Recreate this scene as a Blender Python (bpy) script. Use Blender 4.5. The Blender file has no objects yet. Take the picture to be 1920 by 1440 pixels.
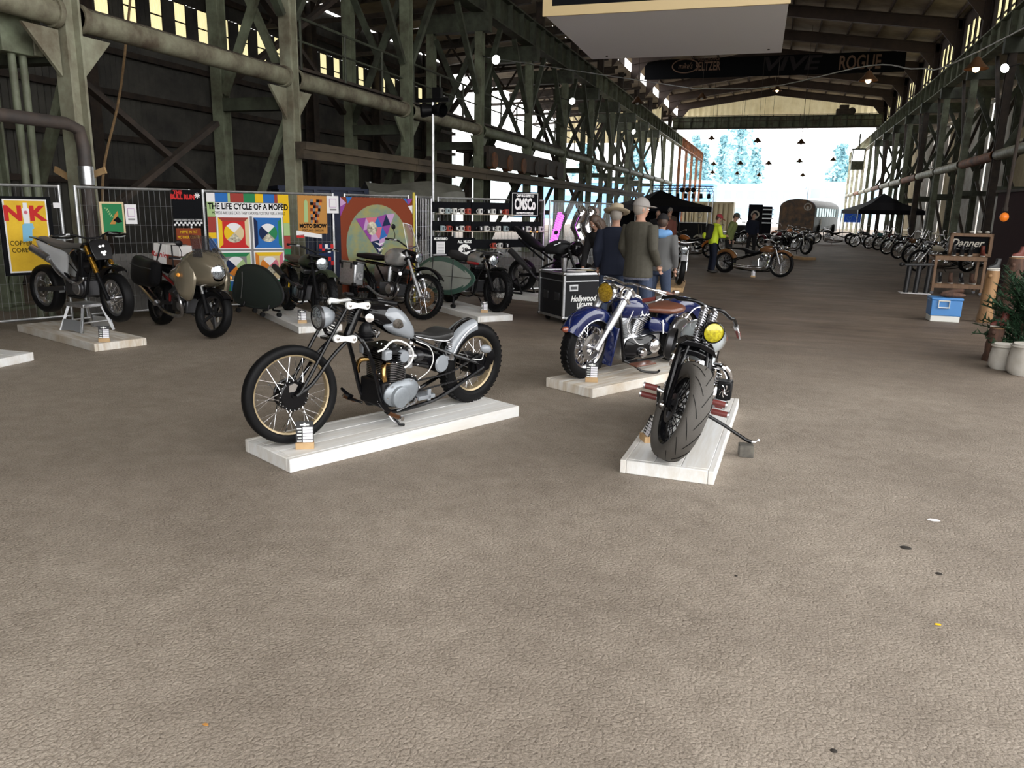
import bpy, math, random
from mathutils import Vector as V, Matrix, Quaternion
from math import sin, cos, pi, radians as rad, atan2, hypot, sqrt, degrees
random.seed(7)
SC = bpy.context.scene
COL = SC.collection
# ---------------------------------------------------------------- camera (pixels are of the 1920x1440 frame)
FPX, PITCH, YAW, ROLL, EYE = 1442.0, rad(12.8707), rad(18.5797), rad(1.2), 1.7
_r = V((cos(YAW), sin(YAW), 0))
_f = V((-sin(YAW)*cos(PITCH), cos(YAW)*cos(PITCH), -sin(PITCH)))
_u = V((-sin(YAW)*sin(PITCH), cos(YAW)*sin(PITCH), cos(PITCH)))
_cx = _r*cos(ROLL) + _u*sin(ROLL)
_cy = -_r*sin(ROLL) + _u*cos(ROLL)
cam_data = bpy.data.cameras.new('camera')
cam_data.sensor_width = 36.0
cam_data.lens = FPX/1920*36.0
cam_data.clip_end = 2000
cam = bpy.data.objects.new('camera', cam_data)
COL.objects.link(cam)
cam.matrix_world = Matrix(((_cx.x, _cy.x, -_f.x, 0), (_cx.y, _cy.y, -_f.y, 0), (_cx.z, _cy.z, -_f.z, EYE), (0, 0, 0, 1)))
SC.camera = cam
def ray(px, py):
    return _f + _cx*((px-960)/FPX) + _cy*((720-py)/FPX)
def G(px, py, z=0.0):
    d = ray(px, py); t = (z-EYE)/d.z
    return V((d.x*t, d.y*t, z))
def atX(px, py, X):
    d = ray(px, py); t = X/d.x
    return V((X, d.y*t, EYE+d.z*t))
def atY(px, py, Y):
    d = ray(px, py); t = Y/d.y
    return V((d.x*t, Y, EYE+d.z*t))
# ---------------------------------------------------------------- sky, light, exposure
world = bpy.data.worlds.new('overcast_sky'); SC.world = world; world.use_nodes = True
_bg = world.node_tree.nodes['Background']
_bg.inputs[0].default_value = (1.0, 0.995, 0.985, 1); _bg.inputs[1].default_value = 4.3
SC.view_settings.view_transform = 'Standard'
SC.view_settings.look = 'None'
SC.view_settings.exposure = 0.0
SC.view_settings.gamma = 1.0
SC.view_settings.use_curve_mapping = False
try:
    SC.cycles.use_denoising = True
    SC.cycles.max_bounces = 10
    SC.cycles.diffuse_bounces = 6
    SC.cycles.sample_clamp_indirect = 8.0
except Exception:
    pass
# ---------------------------------------------------------------- materials
MATS = {}
def M(name, col=(.5, .5, .5), rough=.5, metal=0., var=0., vs=6., col2=None, bump=0., bs=60., emit=0., coat=0., trans=0., spec=.5, vdet=4, stretch=None, alpha=1.):
    if name in MATS: return MATS[name]
    m = bpy.data.materials.new(name); m.use_nodes = True; MATS[name] = m
    nt = m.node_tree; b = nt.nodes['Principled BSDF']; L = nt.links
    c = (*col, 1)
    b.inputs['Base Color'].default_value = c
    b.inputs['Roughness'].default_value = rough
    b.inputs['Metallic'].default_value = metal
    b.inputs['Specular IOR Level'].default_value = spec
    b.inputs['Coat Weight'].default_value = coat
    b.inputs['Coat Roughness'].default_value = .06
    b.inputs['Transmission Weight'].default_value = trans
    b.inputs['Alpha'].default_value = alpha
    if emit:
        b.inputs['Emission Color'].default_value = c; b.inputs['Emission Strength'].default_value = emit
    tc = None
    def coords():
        nonlocal tc
        if tc is None:
            tc = nt.nodes.new('ShaderNodeTexCoord').outputs['Object']
            if stretch:
                mp = nt.nodes.new('ShaderNodeMapping'); mp.inputs['Scale'].default_value = stretch
                L.new(tc, mp.inputs['Vector']); tc = mp.outputs[0]
        return tc
    if var or col2:
        n = nt.nodes.new('ShaderNodeTexNoise'); n.inputs['Scale'].default_value = vs; n.inputs['Detail'].default_value = vdet
        n.inputs['Roughness'].default_value = .65
        L.new(coords(), n.inputs['Vector'])
        r = nt.nodes.new('ShaderNodeValToRGB')
        r.color_ramp.elements[0].position = .35; r.color_ramp.elements[1].position = .65
        lo = col2 if col2 else tuple(x*(1-var) for x in col)
        hi = col if col2 else tuple(min(1, x*(1+var)) for x in col)
        r.color_ramp.elements[0].color = (*lo, 1); r.color_ramp.elements[1].color = (*hi, 1)
        L.new(n.outputs['Fac'], r.inputs['Fac']); L.new(r.outputs['Color'], b.inputs['Base Color'])
        if emit: L.new(r.outputs['Color'], b.inputs['Emission Color'])
    if bump:
        n2 = nt.nodes.new('ShaderNodeTexNoise'); n2.inputs['Scale'].default_value = bs; n2.inputs['Detail'].default_value = 3
        L.new(coords(), n2.inputs['Vector'])
        bp = nt.nodes.new('ShaderNodeBump'); bp.inputs['Strength'].default_value = bump; bp.inputs['Distance'].default_value = .01
        L.new(n2.outputs['Fac'], bp.inputs['Height']); L.new(bp.outputs[0], b.inputs['Normal'])
    return m
# ---------------------------------------------------------------- mesh builder
def spline(pts, n=6, closed=False):
    P = [V(p) for p in pts]; out = []; N = len(P)
    rng = range(N) if closed else range(N-1)
    for i in rng:
        if closed: p0, p1, p2, p3 = P[i-1], P[i], P[(i+1) % N], P[(i+2) % N]
        else:
            p1, p2 = P[i], P[i+1]
            p0 = P[i-1] if i > 0 else p1*2-p2
            p3 = P[i+2] if i+2 < N else p2*2-p1
        for k in range(n):
            t = k/n
            out.append(.5*((2*p1) + (p2-p0)*t + (2*p0-5*p1+4*p2-p3)*t*t + (3*p1-p0-3*p2+p3)*t**3))
    if not closed: out.append(P[-1].copy())
    return out
def frame_of(d):
    d = V(d).normalized()
    a = V((0, 0, 1)) if abs(d.z) < .95 else V((1, 0, 0))
    s = d.cross(a).normalized(); t = s.cross(d).normalized()
    return d, s, t
class MB:
    def __init__(s): s.v = []; s.f = []
    def add(s, vs, fs):
        o = len(s.v); s.v += [tuple(p) for p in vs]; s.f += [tuple(i+o for i in f) for f in fs]; return s
    def box(s, c, d, R=None, taper=1.0):
        c = V(c); hx, hy, hz = d[0]/2, d[1]/2, d[2]/2; vs = []
        for z in (-1, 1):
            t = taper if z > 0 else 1
            for y in (-1, 1):
                for x in (-1, 1):
                    p = V((x*hx*t, y*hy*t, z*hz))
                    vs.append(c + (R @ p if R else p))
        return s.add(vs, [(0, 2, 3, 1), (4, 5, 7, 6), (0, 1, 5, 4), (2, 6, 7, 3), (0, 4, 6, 2), (1, 3, 7, 5)])
    def bx(s, x0, x1, y0, y1, z0, z1):
        return s.box(((x0+x1)/2, (y0+y1)/2, (z0+z1)/2), (abs(x1-x0), abs(y1-y0), abs(z1-z0)))
    def beam(s, p0, p1, w, h, up=(0, 0, 1)):
        p0, p1 = V(p0), V(p1); d = (p1-p0); l = d.length; d = d/l
        u = V(up); sd = d.cross(u)
        if sd.length < 1e-4: sd = d.cross(V((1, 0, 0)))
        sd.normalize(); u = sd.cross(d)
        R = Matrix((d, sd, u)).transposed()
        return s.box((p0+p1)/2, (l, w, h), R)
    def ibeam(s, p0, p1, w, h, up=(0, 0, 1), t=.03):
        p0, p1 = V(p0), V(p1); d = (p1-p0).normalized(); u = V(up); sd = d.cross(u).normalized(); u = sd.cross(d)
        s.beam(p0+u*(h/2-t/2), p1+u*(h/2-t/2), w, t, up); s.beam(p0-u*(h/2-t/2), p1-u*(h/2-t/2), w, t, up)
        return s.beam(p0, p1, t, h-2*t, up)
    def cyl(s, p0, p1, r0, r1=None, n=12, caps=True):
        r1 = r0 if r1 is None else r1
        p0, p1 = V(p0), V(p1); d, a, b = frame_of(p1-p0); vs = []
        for p, r in ((p0, r0), (p1, r1)):
            for i in range(n):
                t = 2*pi*i/n; vs.append(p + a*(cos(t)*r) + b*(sin(t)*r))
        fs = [(i, (i+1) % n, n+(i+1) % n, n+i) for i in range(n)]
        if caps: fs += [tuple(range(n-1, -1, -1)), tuple(range(n, 2*n))]
        return s.add(vs, fs)
    def tube(s, pts, r, n=8, closed=False, sm=0, flat=1.0):
        P = spline(pts, sm, closed) if sm else [V(p) for p in pts]
        N = len(P); rs = r if isinstance(r, (list, tuple)) else [r]*N
        if len(rs) != N: rs = [rs[min(len(rs)-1, int(i*len(rs)/N))] for i in range(N)]
        vs = []; a = None
        for i in range(N):
            if closed: d = P[(i+1) % N]-P[i-1]
            else: d = P[min(i+1, N-1)]-P[max(i-1, 0)]
            d = d.normalized()
            if a is None: _, a, _ = frame_of(d)
            a = (a - d*a.dot(d)); a.normalize(); b = d.cross(a)
            for k in range(n):
                t = 2*pi*k/n; vs.append(P[i] + a*(cos(t)*rs[i]) + b*(sin(t)*rs[i]*flat))
        fs = []
        for i in range(N if closed else N-1):
            j = (i+1) % N
            for k in range(n): fs.append((i*n+k, i*n+(k+1) % n, j*n+(k+1) % n, j*n+k))
        if not closed: fs += [tuple(range(n-1, -1, -1)), tuple(range((N-1)*n, N*n))]
        return s.add(vs, fs)
    def lathe(s, prof, o, ax, n=24, closed=False, a0=0., a1=2*pi):
        # prof: (radius, offset along the axis)
        o = V(o); d, a, b = frame_of(ax); m = len(prof); full = abs(a1-a0-2*pi) < 1e-6
        k = n if full else n+1; vs = []
        for i in range(k):
            t = a0+(a1-a0)*i/n; e = a*cos(t)+b*sin(t)
            for r, z in prof: vs.append(o + e*r + d*z)
        fs = []
        for i in range(n):
            j = (i+1) % k
            for q in range(m if closed else m-1):
                w = (q+1) % m; fs.append((i*m+q, j*m+q, j*m+w, i*m+w))
        return s.add(vs, fs)
    def ell(s, c, r, R=None, nu=16, nv=10, v0=-pi/2, v1=pi/2):
        c = V(c); vs = []
        for j in range(nv+1):
            t = v0+(v1-v0)*j/nv
            for i in range(nu):
                u = 2*pi*i/nu; p = V((r[0]*cos(t)*cos(u), r[1]*cos(t)*sin(u), r[2]*sin(t)))
                vs.append(c + (R @ p if R else p))
        fs = [(j*nu+i, j*nu+(i+1) % nu, (j+1)*nu+(i+1) % nu, (j+1)*nu+i) for j in range(nv) for i in range(nu)]
        return s.add(vs, fs)
    def loft(s, rings, caps=True, closed=True):
        n = len(rings[0]); vs = [p for r in rings for p in r]; fs = []
        for i in range(len(rings)-1):
            for k in range(n if closed else n-1):
                fs.append((i*n+k, i*n+(k+1) % n, (i+1)*n+(k+1) % n, (i+1)*n+k))
        if caps and closed: fs += [tuple(range(n-1, -1, -1)), tuple(range((len(rings)-1)*n, len(rings)*n))]
        return s.add(vs, fs)
    def prism(s, poly, o, ex, ey, th):
        # poly of 2d points laid in the plane (o, ex, ey), th thick along ex x ey (th/2 to each side)
        o, ex, ey = V(o), V(ex), V(ey); nz = ex.cross(ey).normalized()*(th/2); n = len(poly)
        vs = [o+ex*x+ey*y-nz for x, y in poly]+[o+ex*x+ey*y+nz for x, y in poly]
        fs = [tuple(range(n-1, -1, -1)), tuple(range(n, 2*n))]+[(i, (i+1) % n, n+(i+1) % n, n+i) for i in range(n)]
        return s.add(vs, fs)
    def build(s, name, mat, parent=None, ang=35, loc=None, rot=None, bevel=0., flat=False):
        me = bpy.data.meshes.new(name); me.from_pydata(s.v, [], s.f); me.update()
        me.materials.append(mat if not isinstance(mat, str) else MATS[mat])
        if not flat and ang:
            me.polygons.foreach_set('use_smooth', [True]*len(me.polygons)); me.set_sharp_from_angle(angle=rad(ang))
        return put(name, me, parent, loc, rot, bevel)
def put(name, me, parent=None, loc=None, rot=None, bevel=0.):
    o = bpy.data.objects.new(name, me); COL.objects.link(o)
    if parent: o.parent = parent
    if loc is not None: o.location = loc
    if rot is not None: o.rotation_euler = rot
    if bevel:
        b = o.modifiers.new('edge', 'BEVEL'); b.width = bevel; b.segments = 2; b.limit_method = 'ANGLE'; b.angle_limit = rad(40)
    return o
def tag(o, label=None, cat=None, group=None, kind=None):
    for k, v in (('label', label), ('category', cat), ('group', group), ('kind', kind)):
        if v: o[k] = v
    return o
def thing(name, label, cat, loc=(0, 0, 0), rz=0., group=None, rot=None):
    o = bpy.data.objects.new(name, None); COL.objects.link(o); o.empty_display_size = .1
    o.location = loc; o.rotation_euler = rot if rot else (0, 0, rz)
    return tag(o, label, cat, group)
def struct(o): o['kind'] = 'structure'; return o
def part(name, parent, loc=(0, 0, 0), rot=(0, 0, 0)):
    o = bpy.data.objects.new(name, None); COL.objects.link(o); o.empty_display_size = .1; o.parent = parent; o.location = loc; o.rotation_euler = rot; return o
def text(body, size, mat, parent, loc, rot, name='lettering', ext=.001, ax='CENTER', ay='CENTER', sx=1., bold=0., shear=0.):
    c = bpy.data.curves.new(name, 'FONT'); c.body = body; c.size = size; c.extrude = ext; c.align_x = ax; c.align_y = ay; c.offset = bold; c.shear = shear
    c.resolution_u = 3
    c.materials.append(MATS[mat] if isinstance(mat, str) else mat)
    t = bpy.data.objects.new('tmp', c); COL.objects.link(t)
    me = bpy.data.meshes.new_from_object(t.evaluated_get(bpy.context.evaluated_depsgraph_get())); me.name = name
    bpy.data.objects.remove(t); bpy.data.curves.remove(c)
    o = put(name, me, parent, loc, rot); o.scale = (sx, 1, 1); return o
def copy_tree(o, parent=None):
    c = o.copy(); COL.objects.link(c); c.parent = parent
    for ch in list(o.children): copy_tree(ch, c)
    return c
def Rz(a): return Matrix.Rotation(a, 3, 'Z')
def Ry(a): return Matrix.Rotation(a, 3, 'Y')
def Rx(a): return Matrix.Rotation(a, 3, 'X')
# ---------------------------------------------------------------- common materials
M('black_gloss', (.004, .004, .005), .14, coat=.1, spec=.3); M('black_satin', (.006, .006, .007), .42, spec=.2); M('black_matte', (.02, .02, .022), .75)
M('chrome', (.82, .82, .84), .1, 1.); M('steel', (.5, .5, .52), .28, 1., var=.2, vs=20); M('alu', (.62, .63, .65), .38, 1., var=.12, vs=30)
M('dark_metal', (.08, .08, .085), .35, .8); M('rubber', (.006, .006, .0065), .5, bump=.15, bs=160, spec=.13); M('tyre_worn', (.05, .048, .046), .7, bump=.2, bs=120)
M('white_metal', (.78, .78, .76), .3); M('glass_clear', (.9, .95, 1.), .03, trans=.9); M('white_paper', (.8, .79, .84), .7); M('print_black', (.012, .012, .014), .6)
M('white_print', (.85, .85, .83), .6)
# ================================================================ the setting
XL, XB, XR, XQ = -9.6, -11.3, 7.0, 8.7
YL = [8.87+5.25*k for k in range(-2, 18)]
YR = [32.1+5.6*k for k in range(-6, 13)]
Y0, Y1 = -3.0, 75.0
# ---- floor
def floor_mat():
    m = bpy.data.materials.new('worn_asphalt_floor'); m.use_nodes = True; MATS['floor'] = m
    nt = m.node_tree; L = nt.links; b = nt.nodes['Principled BSDF']; N = lambda t: nt.nodes.new(t)
    geo = N('ShaderNodeNewGeometry'); P = geo.outputs['Position']
    def noise(s, d=4, r=.6, vec=P):
        n = N('ShaderNodeTexNoise'); n.inputs['Scale'].default_value = s; n.inputs['Detail'].default_value = d; n.inputs['Roughness'].default_value = r
        L.new(vec, n.inputs['Vector']); return n.outputs['Fac']
    def ramp(fac, a, ca, z, cz):
        r = N('ShaderNodeValToRGB'); e = r.color_ramp.elements
        e[0].position = a; e[0].color = (*ca, 1); e[1].position = z; e[1].color = (*cz, 1); L.new(fac, r.inputs['Fac']); return r.outputs['Color']
    def mix(f, a, c, mode='MIX'):
        x = N('ShaderNodeMixRGB'); x.blend_type = mode
        for sock, v in ((x.inputs[0], f), (x.inputs[1], a), (x.inputs[2], c)):
            if hasattr(v, 'links'): L.new(v, sock)
            else: sock.default_value = v if isinstance(v, (int, float)) else (*v, 1)
        return x.outputs[0]
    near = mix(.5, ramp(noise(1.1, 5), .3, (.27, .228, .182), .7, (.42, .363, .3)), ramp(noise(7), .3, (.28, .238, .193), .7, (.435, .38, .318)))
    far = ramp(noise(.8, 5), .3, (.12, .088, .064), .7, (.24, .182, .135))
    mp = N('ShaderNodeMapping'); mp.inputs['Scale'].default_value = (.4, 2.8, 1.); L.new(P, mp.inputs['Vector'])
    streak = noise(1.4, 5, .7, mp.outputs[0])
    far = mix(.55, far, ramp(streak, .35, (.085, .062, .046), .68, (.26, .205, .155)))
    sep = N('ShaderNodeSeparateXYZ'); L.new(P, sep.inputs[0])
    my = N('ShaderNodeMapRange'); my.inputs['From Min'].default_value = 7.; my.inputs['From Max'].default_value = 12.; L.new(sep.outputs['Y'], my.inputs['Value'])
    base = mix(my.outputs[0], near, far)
    stain = ramp(noise(.35, 6, .7), .42, (.45, .42, .4), .6, (1, 1, 1)); base = mix(.4, base, stain, 'MULTIPLY')
    vor = N('ShaderNodeTexVoronoi'); vor.inputs['Scale'].default_value = 55.; L.new(P, vor.inputs['Vector'])
    chips = ramp(vor.outputs['Distance'], .05, (1.35, 1.3, 1.25), .28, (1, 1, 1))
    pick = ramp(noise(70, 1), .5, (0, 0, 0), .62, (1, 1, 1)); chips = mix(pick, (1, 1, 1), chips); base = mix(1., base, chips, 'MULTIPLY')
    v2 = N('ShaderNodeTexVoronoi'); v2.feature = 'DISTANCE_TO_EDGE'; v2.inputs['Scale'].default_value = 34.; v2.inputs['Randomness'].default_value = 1.; L.new(P, v2.inputs['Vector'])
    edge = ramp(v2.outputs['Distance'], .0, (.55, .53, .5), .1, (1, 1, 1)); patch = ramp(noise(2.2, 4), .42, (0, 0, 0), .7, (.75, .75, .75)); base = mix(patch, base, mix(1., base, edge, 'MULTIPLY'))
    peb = N('ShaderNodeMapRange'); peb.inputs['From Max'].default_value = .2; L.new(v2.outputs['Distance'], peb.inputs['Value'])
    base = mix(1., base, ramp(noise(95, 3, .75), .34, (.5, .47, .44), .52, (1.06, 1.05, 1.04)), 'MULTIPLY')
    L.new(base, b.inputs['Base Color'])
    rr = N('ShaderNodeMapRange'); rr.inputs['To Min'].default_value = .5; rr.inputs['To Max'].default_value = .8; L.new(noise(.9, 5), rr.inputs['Value']); L.new(rr.outputs[0], b.inputs['Roughness'])
    b.inputs['Specular IOR Level'].default_value = .35
    add = N('ShaderNodeMath'); add.operation = 'ADD'; L.new(noise(58, 5, .72), add.inputs[0])
    ml = N('ShaderNodeMath'); ml.operation = 'MULTIPLY'; ml.inputs[1].default_value = 1.4; L.new(streak, ml.inputs[0])
    m2 = N('ShaderNodeMath'); m2.operation = 'MULTIPLY'; L.new(ml.outputs[0], m2.inputs[0]); L.new(my.outputs[0], m2.inputs[1]); L.new(m2.outputs[0], add.inputs[1])
    bp = N('ShaderNodeBump'); bp.inputs['Strength'].default_value = .65; bp.inputs['Distance'].default_value = .02
    pm = N('ShaderNodeMath'); pm.operation = 'MULTIPLY_ADD'; L.new(peb.outputs[0], pm.inputs[0]); pm.inputs[1].default_value = .22; L.new(add.outputs[0], pm.inputs[2]); L.new(pm.outputs[0], bp.inputs['Height']); L.new(bp.outputs[0], b.inputs['Normal'])
    return m
floor_mat()
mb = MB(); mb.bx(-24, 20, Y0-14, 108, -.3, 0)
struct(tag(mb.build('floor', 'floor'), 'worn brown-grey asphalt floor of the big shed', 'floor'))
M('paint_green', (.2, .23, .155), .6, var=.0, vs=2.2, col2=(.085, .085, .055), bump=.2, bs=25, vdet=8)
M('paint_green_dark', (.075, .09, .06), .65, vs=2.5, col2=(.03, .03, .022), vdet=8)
M('paint_pale', (.36, .37, .27), .6, vs=1.6, col2=(.15, .125, .085), bump=.2, bs=18, vdet=8)
M('rust_dark', (.06, .042, .032), .75, vs=3, col2=(.025, .02, .017), vdet=6)
M('rust_and_sun_orange', (.24, .085, .03), .75, vs=3, col2=(.07, .04, .025), vdet=6)  # rust; past the gable it also paints sunlight onto the steel
M('timber_dark', (.13, .1, .065), .75, vs=3, col2=(.055, .042, .03), stretch=(1, .2, 1))
M('pipe_paint', (.33, .33, .235), .6, vs=1.8, col2=(.105, .08, .055), bump=.35, bs=14, vdet=9)
M('grime_brown', (.07, .05, .038), .8, vs=4, col2=(.04, .03, .024))
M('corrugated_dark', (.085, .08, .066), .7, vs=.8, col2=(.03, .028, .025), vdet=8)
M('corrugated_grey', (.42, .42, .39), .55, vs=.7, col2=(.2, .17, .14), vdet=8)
M('corrugated_glow_tan', (.4, .34, .22), .65, vs=.8, col2=(.27, .22, .14))  # tan puts a warm glow on grey sheets into the colour
M('roof_sheet', (.34, .28, .2), .7, vs=1.2, col2=(.2, .16, .12))
M('rafter_brown', (.07, .045, .036), .65, vs=1.5, col2=(.045, .03, .026))
M('win_yellow', (.95, .87, .5), .6, emit=1.15, vs=9, col2=(.78, .68, .34), stretch=(1, 6, .4))  # panes emit light in place of daylight shining through
M('win_white', (.95, .97, .95), .6, emit=2.2)
def corrugate(mb, y0, y1, z0, z1, x, pitch=.2, amp=.045, flip=False, holes=()):
    # a ribbed sheet in the plane X = x; holes: (ya, yb, za, zb) openings in Y order
    def strip(a, b, za, zb):
        n = max(1, int((b-a)/pitch*2)); pts = []
        for i in range(n+1):
            y = a+(b-a)*i/n; dx = amp if i % 2 else -amp
            pts.append((x+dx, y))
        vs = [(px_, py_, za) for px_, py_ in pts]+[(px_, py_, zb) for px_, py_ in pts]; k = n+1
        mb.add(vs, [(i, i+1, k+i+1, k+i) for i in range(n)])
    if not holes: strip(y0, y1, z0, z1); return
    za, zb = holes[0][2], holes[0][3]
    strip(y0, y1, z0, za); strip(y0, y1, zb, z1)
    c = y0
    for h in holes:
        if h[0] > c: strip(c, h[0], za, zb)
        c = h[1]
    if c < y1: strip(c, y1, za, zb)
# ---- left outer wall, ribbed sheet with a row of tall yellow lights
XW = -18.0
WY = [17.55+1.0*k for k in range(-9, 23)]
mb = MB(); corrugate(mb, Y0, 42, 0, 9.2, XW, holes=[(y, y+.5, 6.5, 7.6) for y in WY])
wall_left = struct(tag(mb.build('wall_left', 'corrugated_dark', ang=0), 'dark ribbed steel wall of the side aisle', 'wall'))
pane_me = MB(); pane_me.bx(-.01, .01, 0, .5, 0, .5); pm = pane_me.build('pane', 'win_yellow'); pane_mesh = pm.data; bpy.data.objects.remove(pm)
fm = MB(); fm.bx(-.03, .03, 0, .5, -.02, .02); fm.bx(-.03, .03, 0, .5, .53, .57); fm.bx(-.03, .03, 0, .5, 1.08, 1.12); fm.bx(-.03, .03, -.02, .02, 0, 1.1); fm.bx(-.03, .03, .48, .52, 0, 1.1)
fo = fm.build('window_frame', 'rust_dark'); frame_mesh = fo.data; bpy.data.objects.remove(fo)
nw = 0
for y in WY:
    nw += 1
    w = put('window_%d' % nw, frame_mesh, None, (XW, y, 6.5)); struct(w); w['label'] = 'yellow translucent light in the aisle wall'
    for z in (.02, .57): put('pane', pane_mesh, w, (0, 0, z)).scale = (1, 1, 1.02)
# wall girts and dark posts in front of the ribbed wall
mb = MB()
for z in (2.2, 3.4, 4.6, 5.7, 8.1): mb.bx(XW+.06, XW+.22, Y0, 42, z-.08, z+.08)
struct(mb.build('trim_1', 'rust_dark'))['label'] = 'dark steel girts along the aisle wall'
for i, y in enumerate([6.2+5.25*k for k in range(7)]):
    mb = MB(); mb.ibeam((XW+.45, y, 0), (XW+.45, y, 9.1), .35, .4, up=(1, 0, 0)); struct(mb.build('wall_post', 'rust_dark'))['label'] = 'dark steel post against the ribbed aisle wall'
# ---- trestle bents along the left: two legs, cross beams, braces
flange = .25
def leg(x, y, z1, mat, name='column'):
    mb = MB(); mb.ibeam((x, y, 0), (x, y, z1), flange, .27, up=(0, 1, 0), t=.04)
    mb.bx(x-.24, x+.24, y-.24, y+.24, 0, .05); return struct(mb.build(name, mat))
for k, y in enumerate(YL):
    out = y > Y1+2
    mat = 'rust_and_sun_orange' if out else ('paint_pale' if k < 4 else 'paint_green')  # past the gable, sunlight is put into the column colour as orange
    leg(XL, y, 7.7, mat)['label'] = 'painted steel column of the crane trestle'
    if y < 66:
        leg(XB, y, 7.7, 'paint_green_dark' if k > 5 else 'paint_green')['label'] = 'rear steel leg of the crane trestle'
        mb = MB(); mb.bx(XB-.3, XL+.35, y-.18, y+.18, 7.15, 7.7); mb.bx(XB, XL, y-.12, y+.12, 3.55, 3.8)
        struct(mb.build('cross_beam', 'paint_green_dark'))['label'] = 'cross beams tying the two trestle legs'
        mb = MB(); mb.beam((XB+.1, y, 3.9), (XL-.1, y, 7.0), .1, .16); mb.beam((XL-.1, y+.13, 3.9), (XB+.1, y+.13, 7.0), .1, .16)
        mb.beam((XB+.1, y, .3), (XL-.1, y, 3.4), .1, .14)
        struct(mb.build('cross_brace', 'paint_green_dark' if k > 3 else 'paint_green'))['label'] = 'diagonal braces between the trestle legs'
        mb = MB(); mb.prism([(0, 0), (.55, 0), (0, -.6)], (XL, y+.17, 3.95), (0, 1, 0), (0, 0, 1), .05); mb.prism([(0, 0), (-.55, 0), (0, -.6)], (XL, y-.17, 3.95), (0, 1, 0), (0, 0, 1), .05)
        struct(mb.build('gusset', mat))['label'] = 'gusset plates under the pipe'
        yn = y+5.25
        mb = MB(); mb.beam((XL, y+.2, 5.3), (XL, y+1.9, 7.6), .12, .16, up=(1, 0, 0)); mb.beam((XL, yn-.2, 5.3), (XL, yn-1.9, 7.6), .12, .16, up=(1, 0, 0))
        struct(mb.build('knee_brace', 'paint_green_dark'))['label'] = 'knee braces under the crane girder'
        mb = MB()
        if k % 2: mb.beam((XB, y+.2, 4.1), (XB, yn-.2, 7.1), .1, .18, up=(1, 0, 0)); mb.beam((XB-.1, yn-.2, 4.1), (XB-.1, y+.2, 7.1), .1, .18, up=(1, 0, 0))
        else: mb.beam((XB, y+.2, .4), (XB, yn-.2, 3.3), .1, .16, up=(1, 0, 0)); mb.beam((XB-.1, yn-.2, 1.8), (XB-.1, y+.2, 4.6), .1, .16, up=(1, 0, 0))
        struct(mb.build('sway_brace', 'rust_dark'))['label'] = 'long diagonal braces behind the trestle'
# crane girder segments, one per bay, with stiffeners
def girder(x, ya, yb, s, mat):
    mb = MB(); mb.ibeam((x, ya+.03, 8.15), (x, yb-.03, 8.15), .42, .9, t=.05)
    n = 4
    for i in range(n+1):
        y = ya+.1+(yb-ya-.2)*i/n; mb.bx(x-.19, x+.19, y-.02, y+.02, 7.75, 8.55)
    o = struct(mb.build('crane_girder', mat)); o['label'] = 'riveted crane runway girder'; 
    mb = MB(); mb.bx(-.06, .06, ya, yb, 0, .12); mb.build('rail', 'rust_dark', None, loc=(x, 0, 8.6)).parent = o
    return o
for k in range(len(YL)-1): girder(XL, YL[k], YL[k+1], 1, 'rust_and_sun_orange' if YL[k] > Y1 else ('paint_green_dark' if k < 8 else 'paint_green'))  # orange outside stands for sunlight on the girders
for k in range(len(YR)-1):
    if YR[k] > 14: girder(XR, YR[k], YR[k+1], -1, 'paint_green' if YR[k] < Y1 else 'paint_pale')  # paler outside: sunlight put into the girder colour
# large service pipe between the left columns, dusty on top
for k in range(len(YL)-1):
    if YL[k] > Y1-6: break
    mb = MB(); a, b = YL[k]+.16, YL[k+1]-.16
    mb.cyl((XL, a, 4.17), (XL, b, 4.17), .17, n=20)
    for yy in (a+.04, b-.04): mb.cyl((XL, yy-.04, 4.17), (XL, yy+.04, 4.17), .2, n=20)
    o = struct(mb.build('service_pipe', 'pipe_paint' if k < 5 else 'paint_green')); o['label'] = 'thick peeling service pipe run'
    mb = MB(); mb.prism([(.155*cos(t), .155*sin(t)+.02) for t in [rad(10+160*i/10) for i in range(11)]], (XL, (a+b)/2, 4.17), (1, 0, 0), (0, 0, 1), b-a-.2)
    mb.build('dust_layer', 'grime_brown', o)
for k in range(len(YR)-1):
    if YR[k] < 14: continue
    mb = MB(); a, b = YR[k]+.12, YR[k+1]-.12
    mb.cyl((XR, a, 3.86), (XR, b, 3.86), .18, n=18)
    mb.cyl((XR, a, 3.86), (XR, a+.25, 3.86), .21, n=18)
    o = struct(mb.build('service_pipe', 'pipe_paint' if k % 3 else 'rust_and_sun_orange')); o['label'] = 'thick lagged pipe along the far wall columns'
# low timber fender rail along the left columns
for k in range(3, 11):
    mb = MB(); mb.bx(XL+.1, XL+.38, YL[k]-.1, YL[k+1]-.12, 2.78, 2.93); mb.bx(XL+.16, XL+.32, YL[k]-.1, YL[k+1]-.12, 2.6, 2.78)
    struct(mb.build('fender_rail', 'timber_dark'))['label'] = 'dusty timber rail along the trestle'
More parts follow.
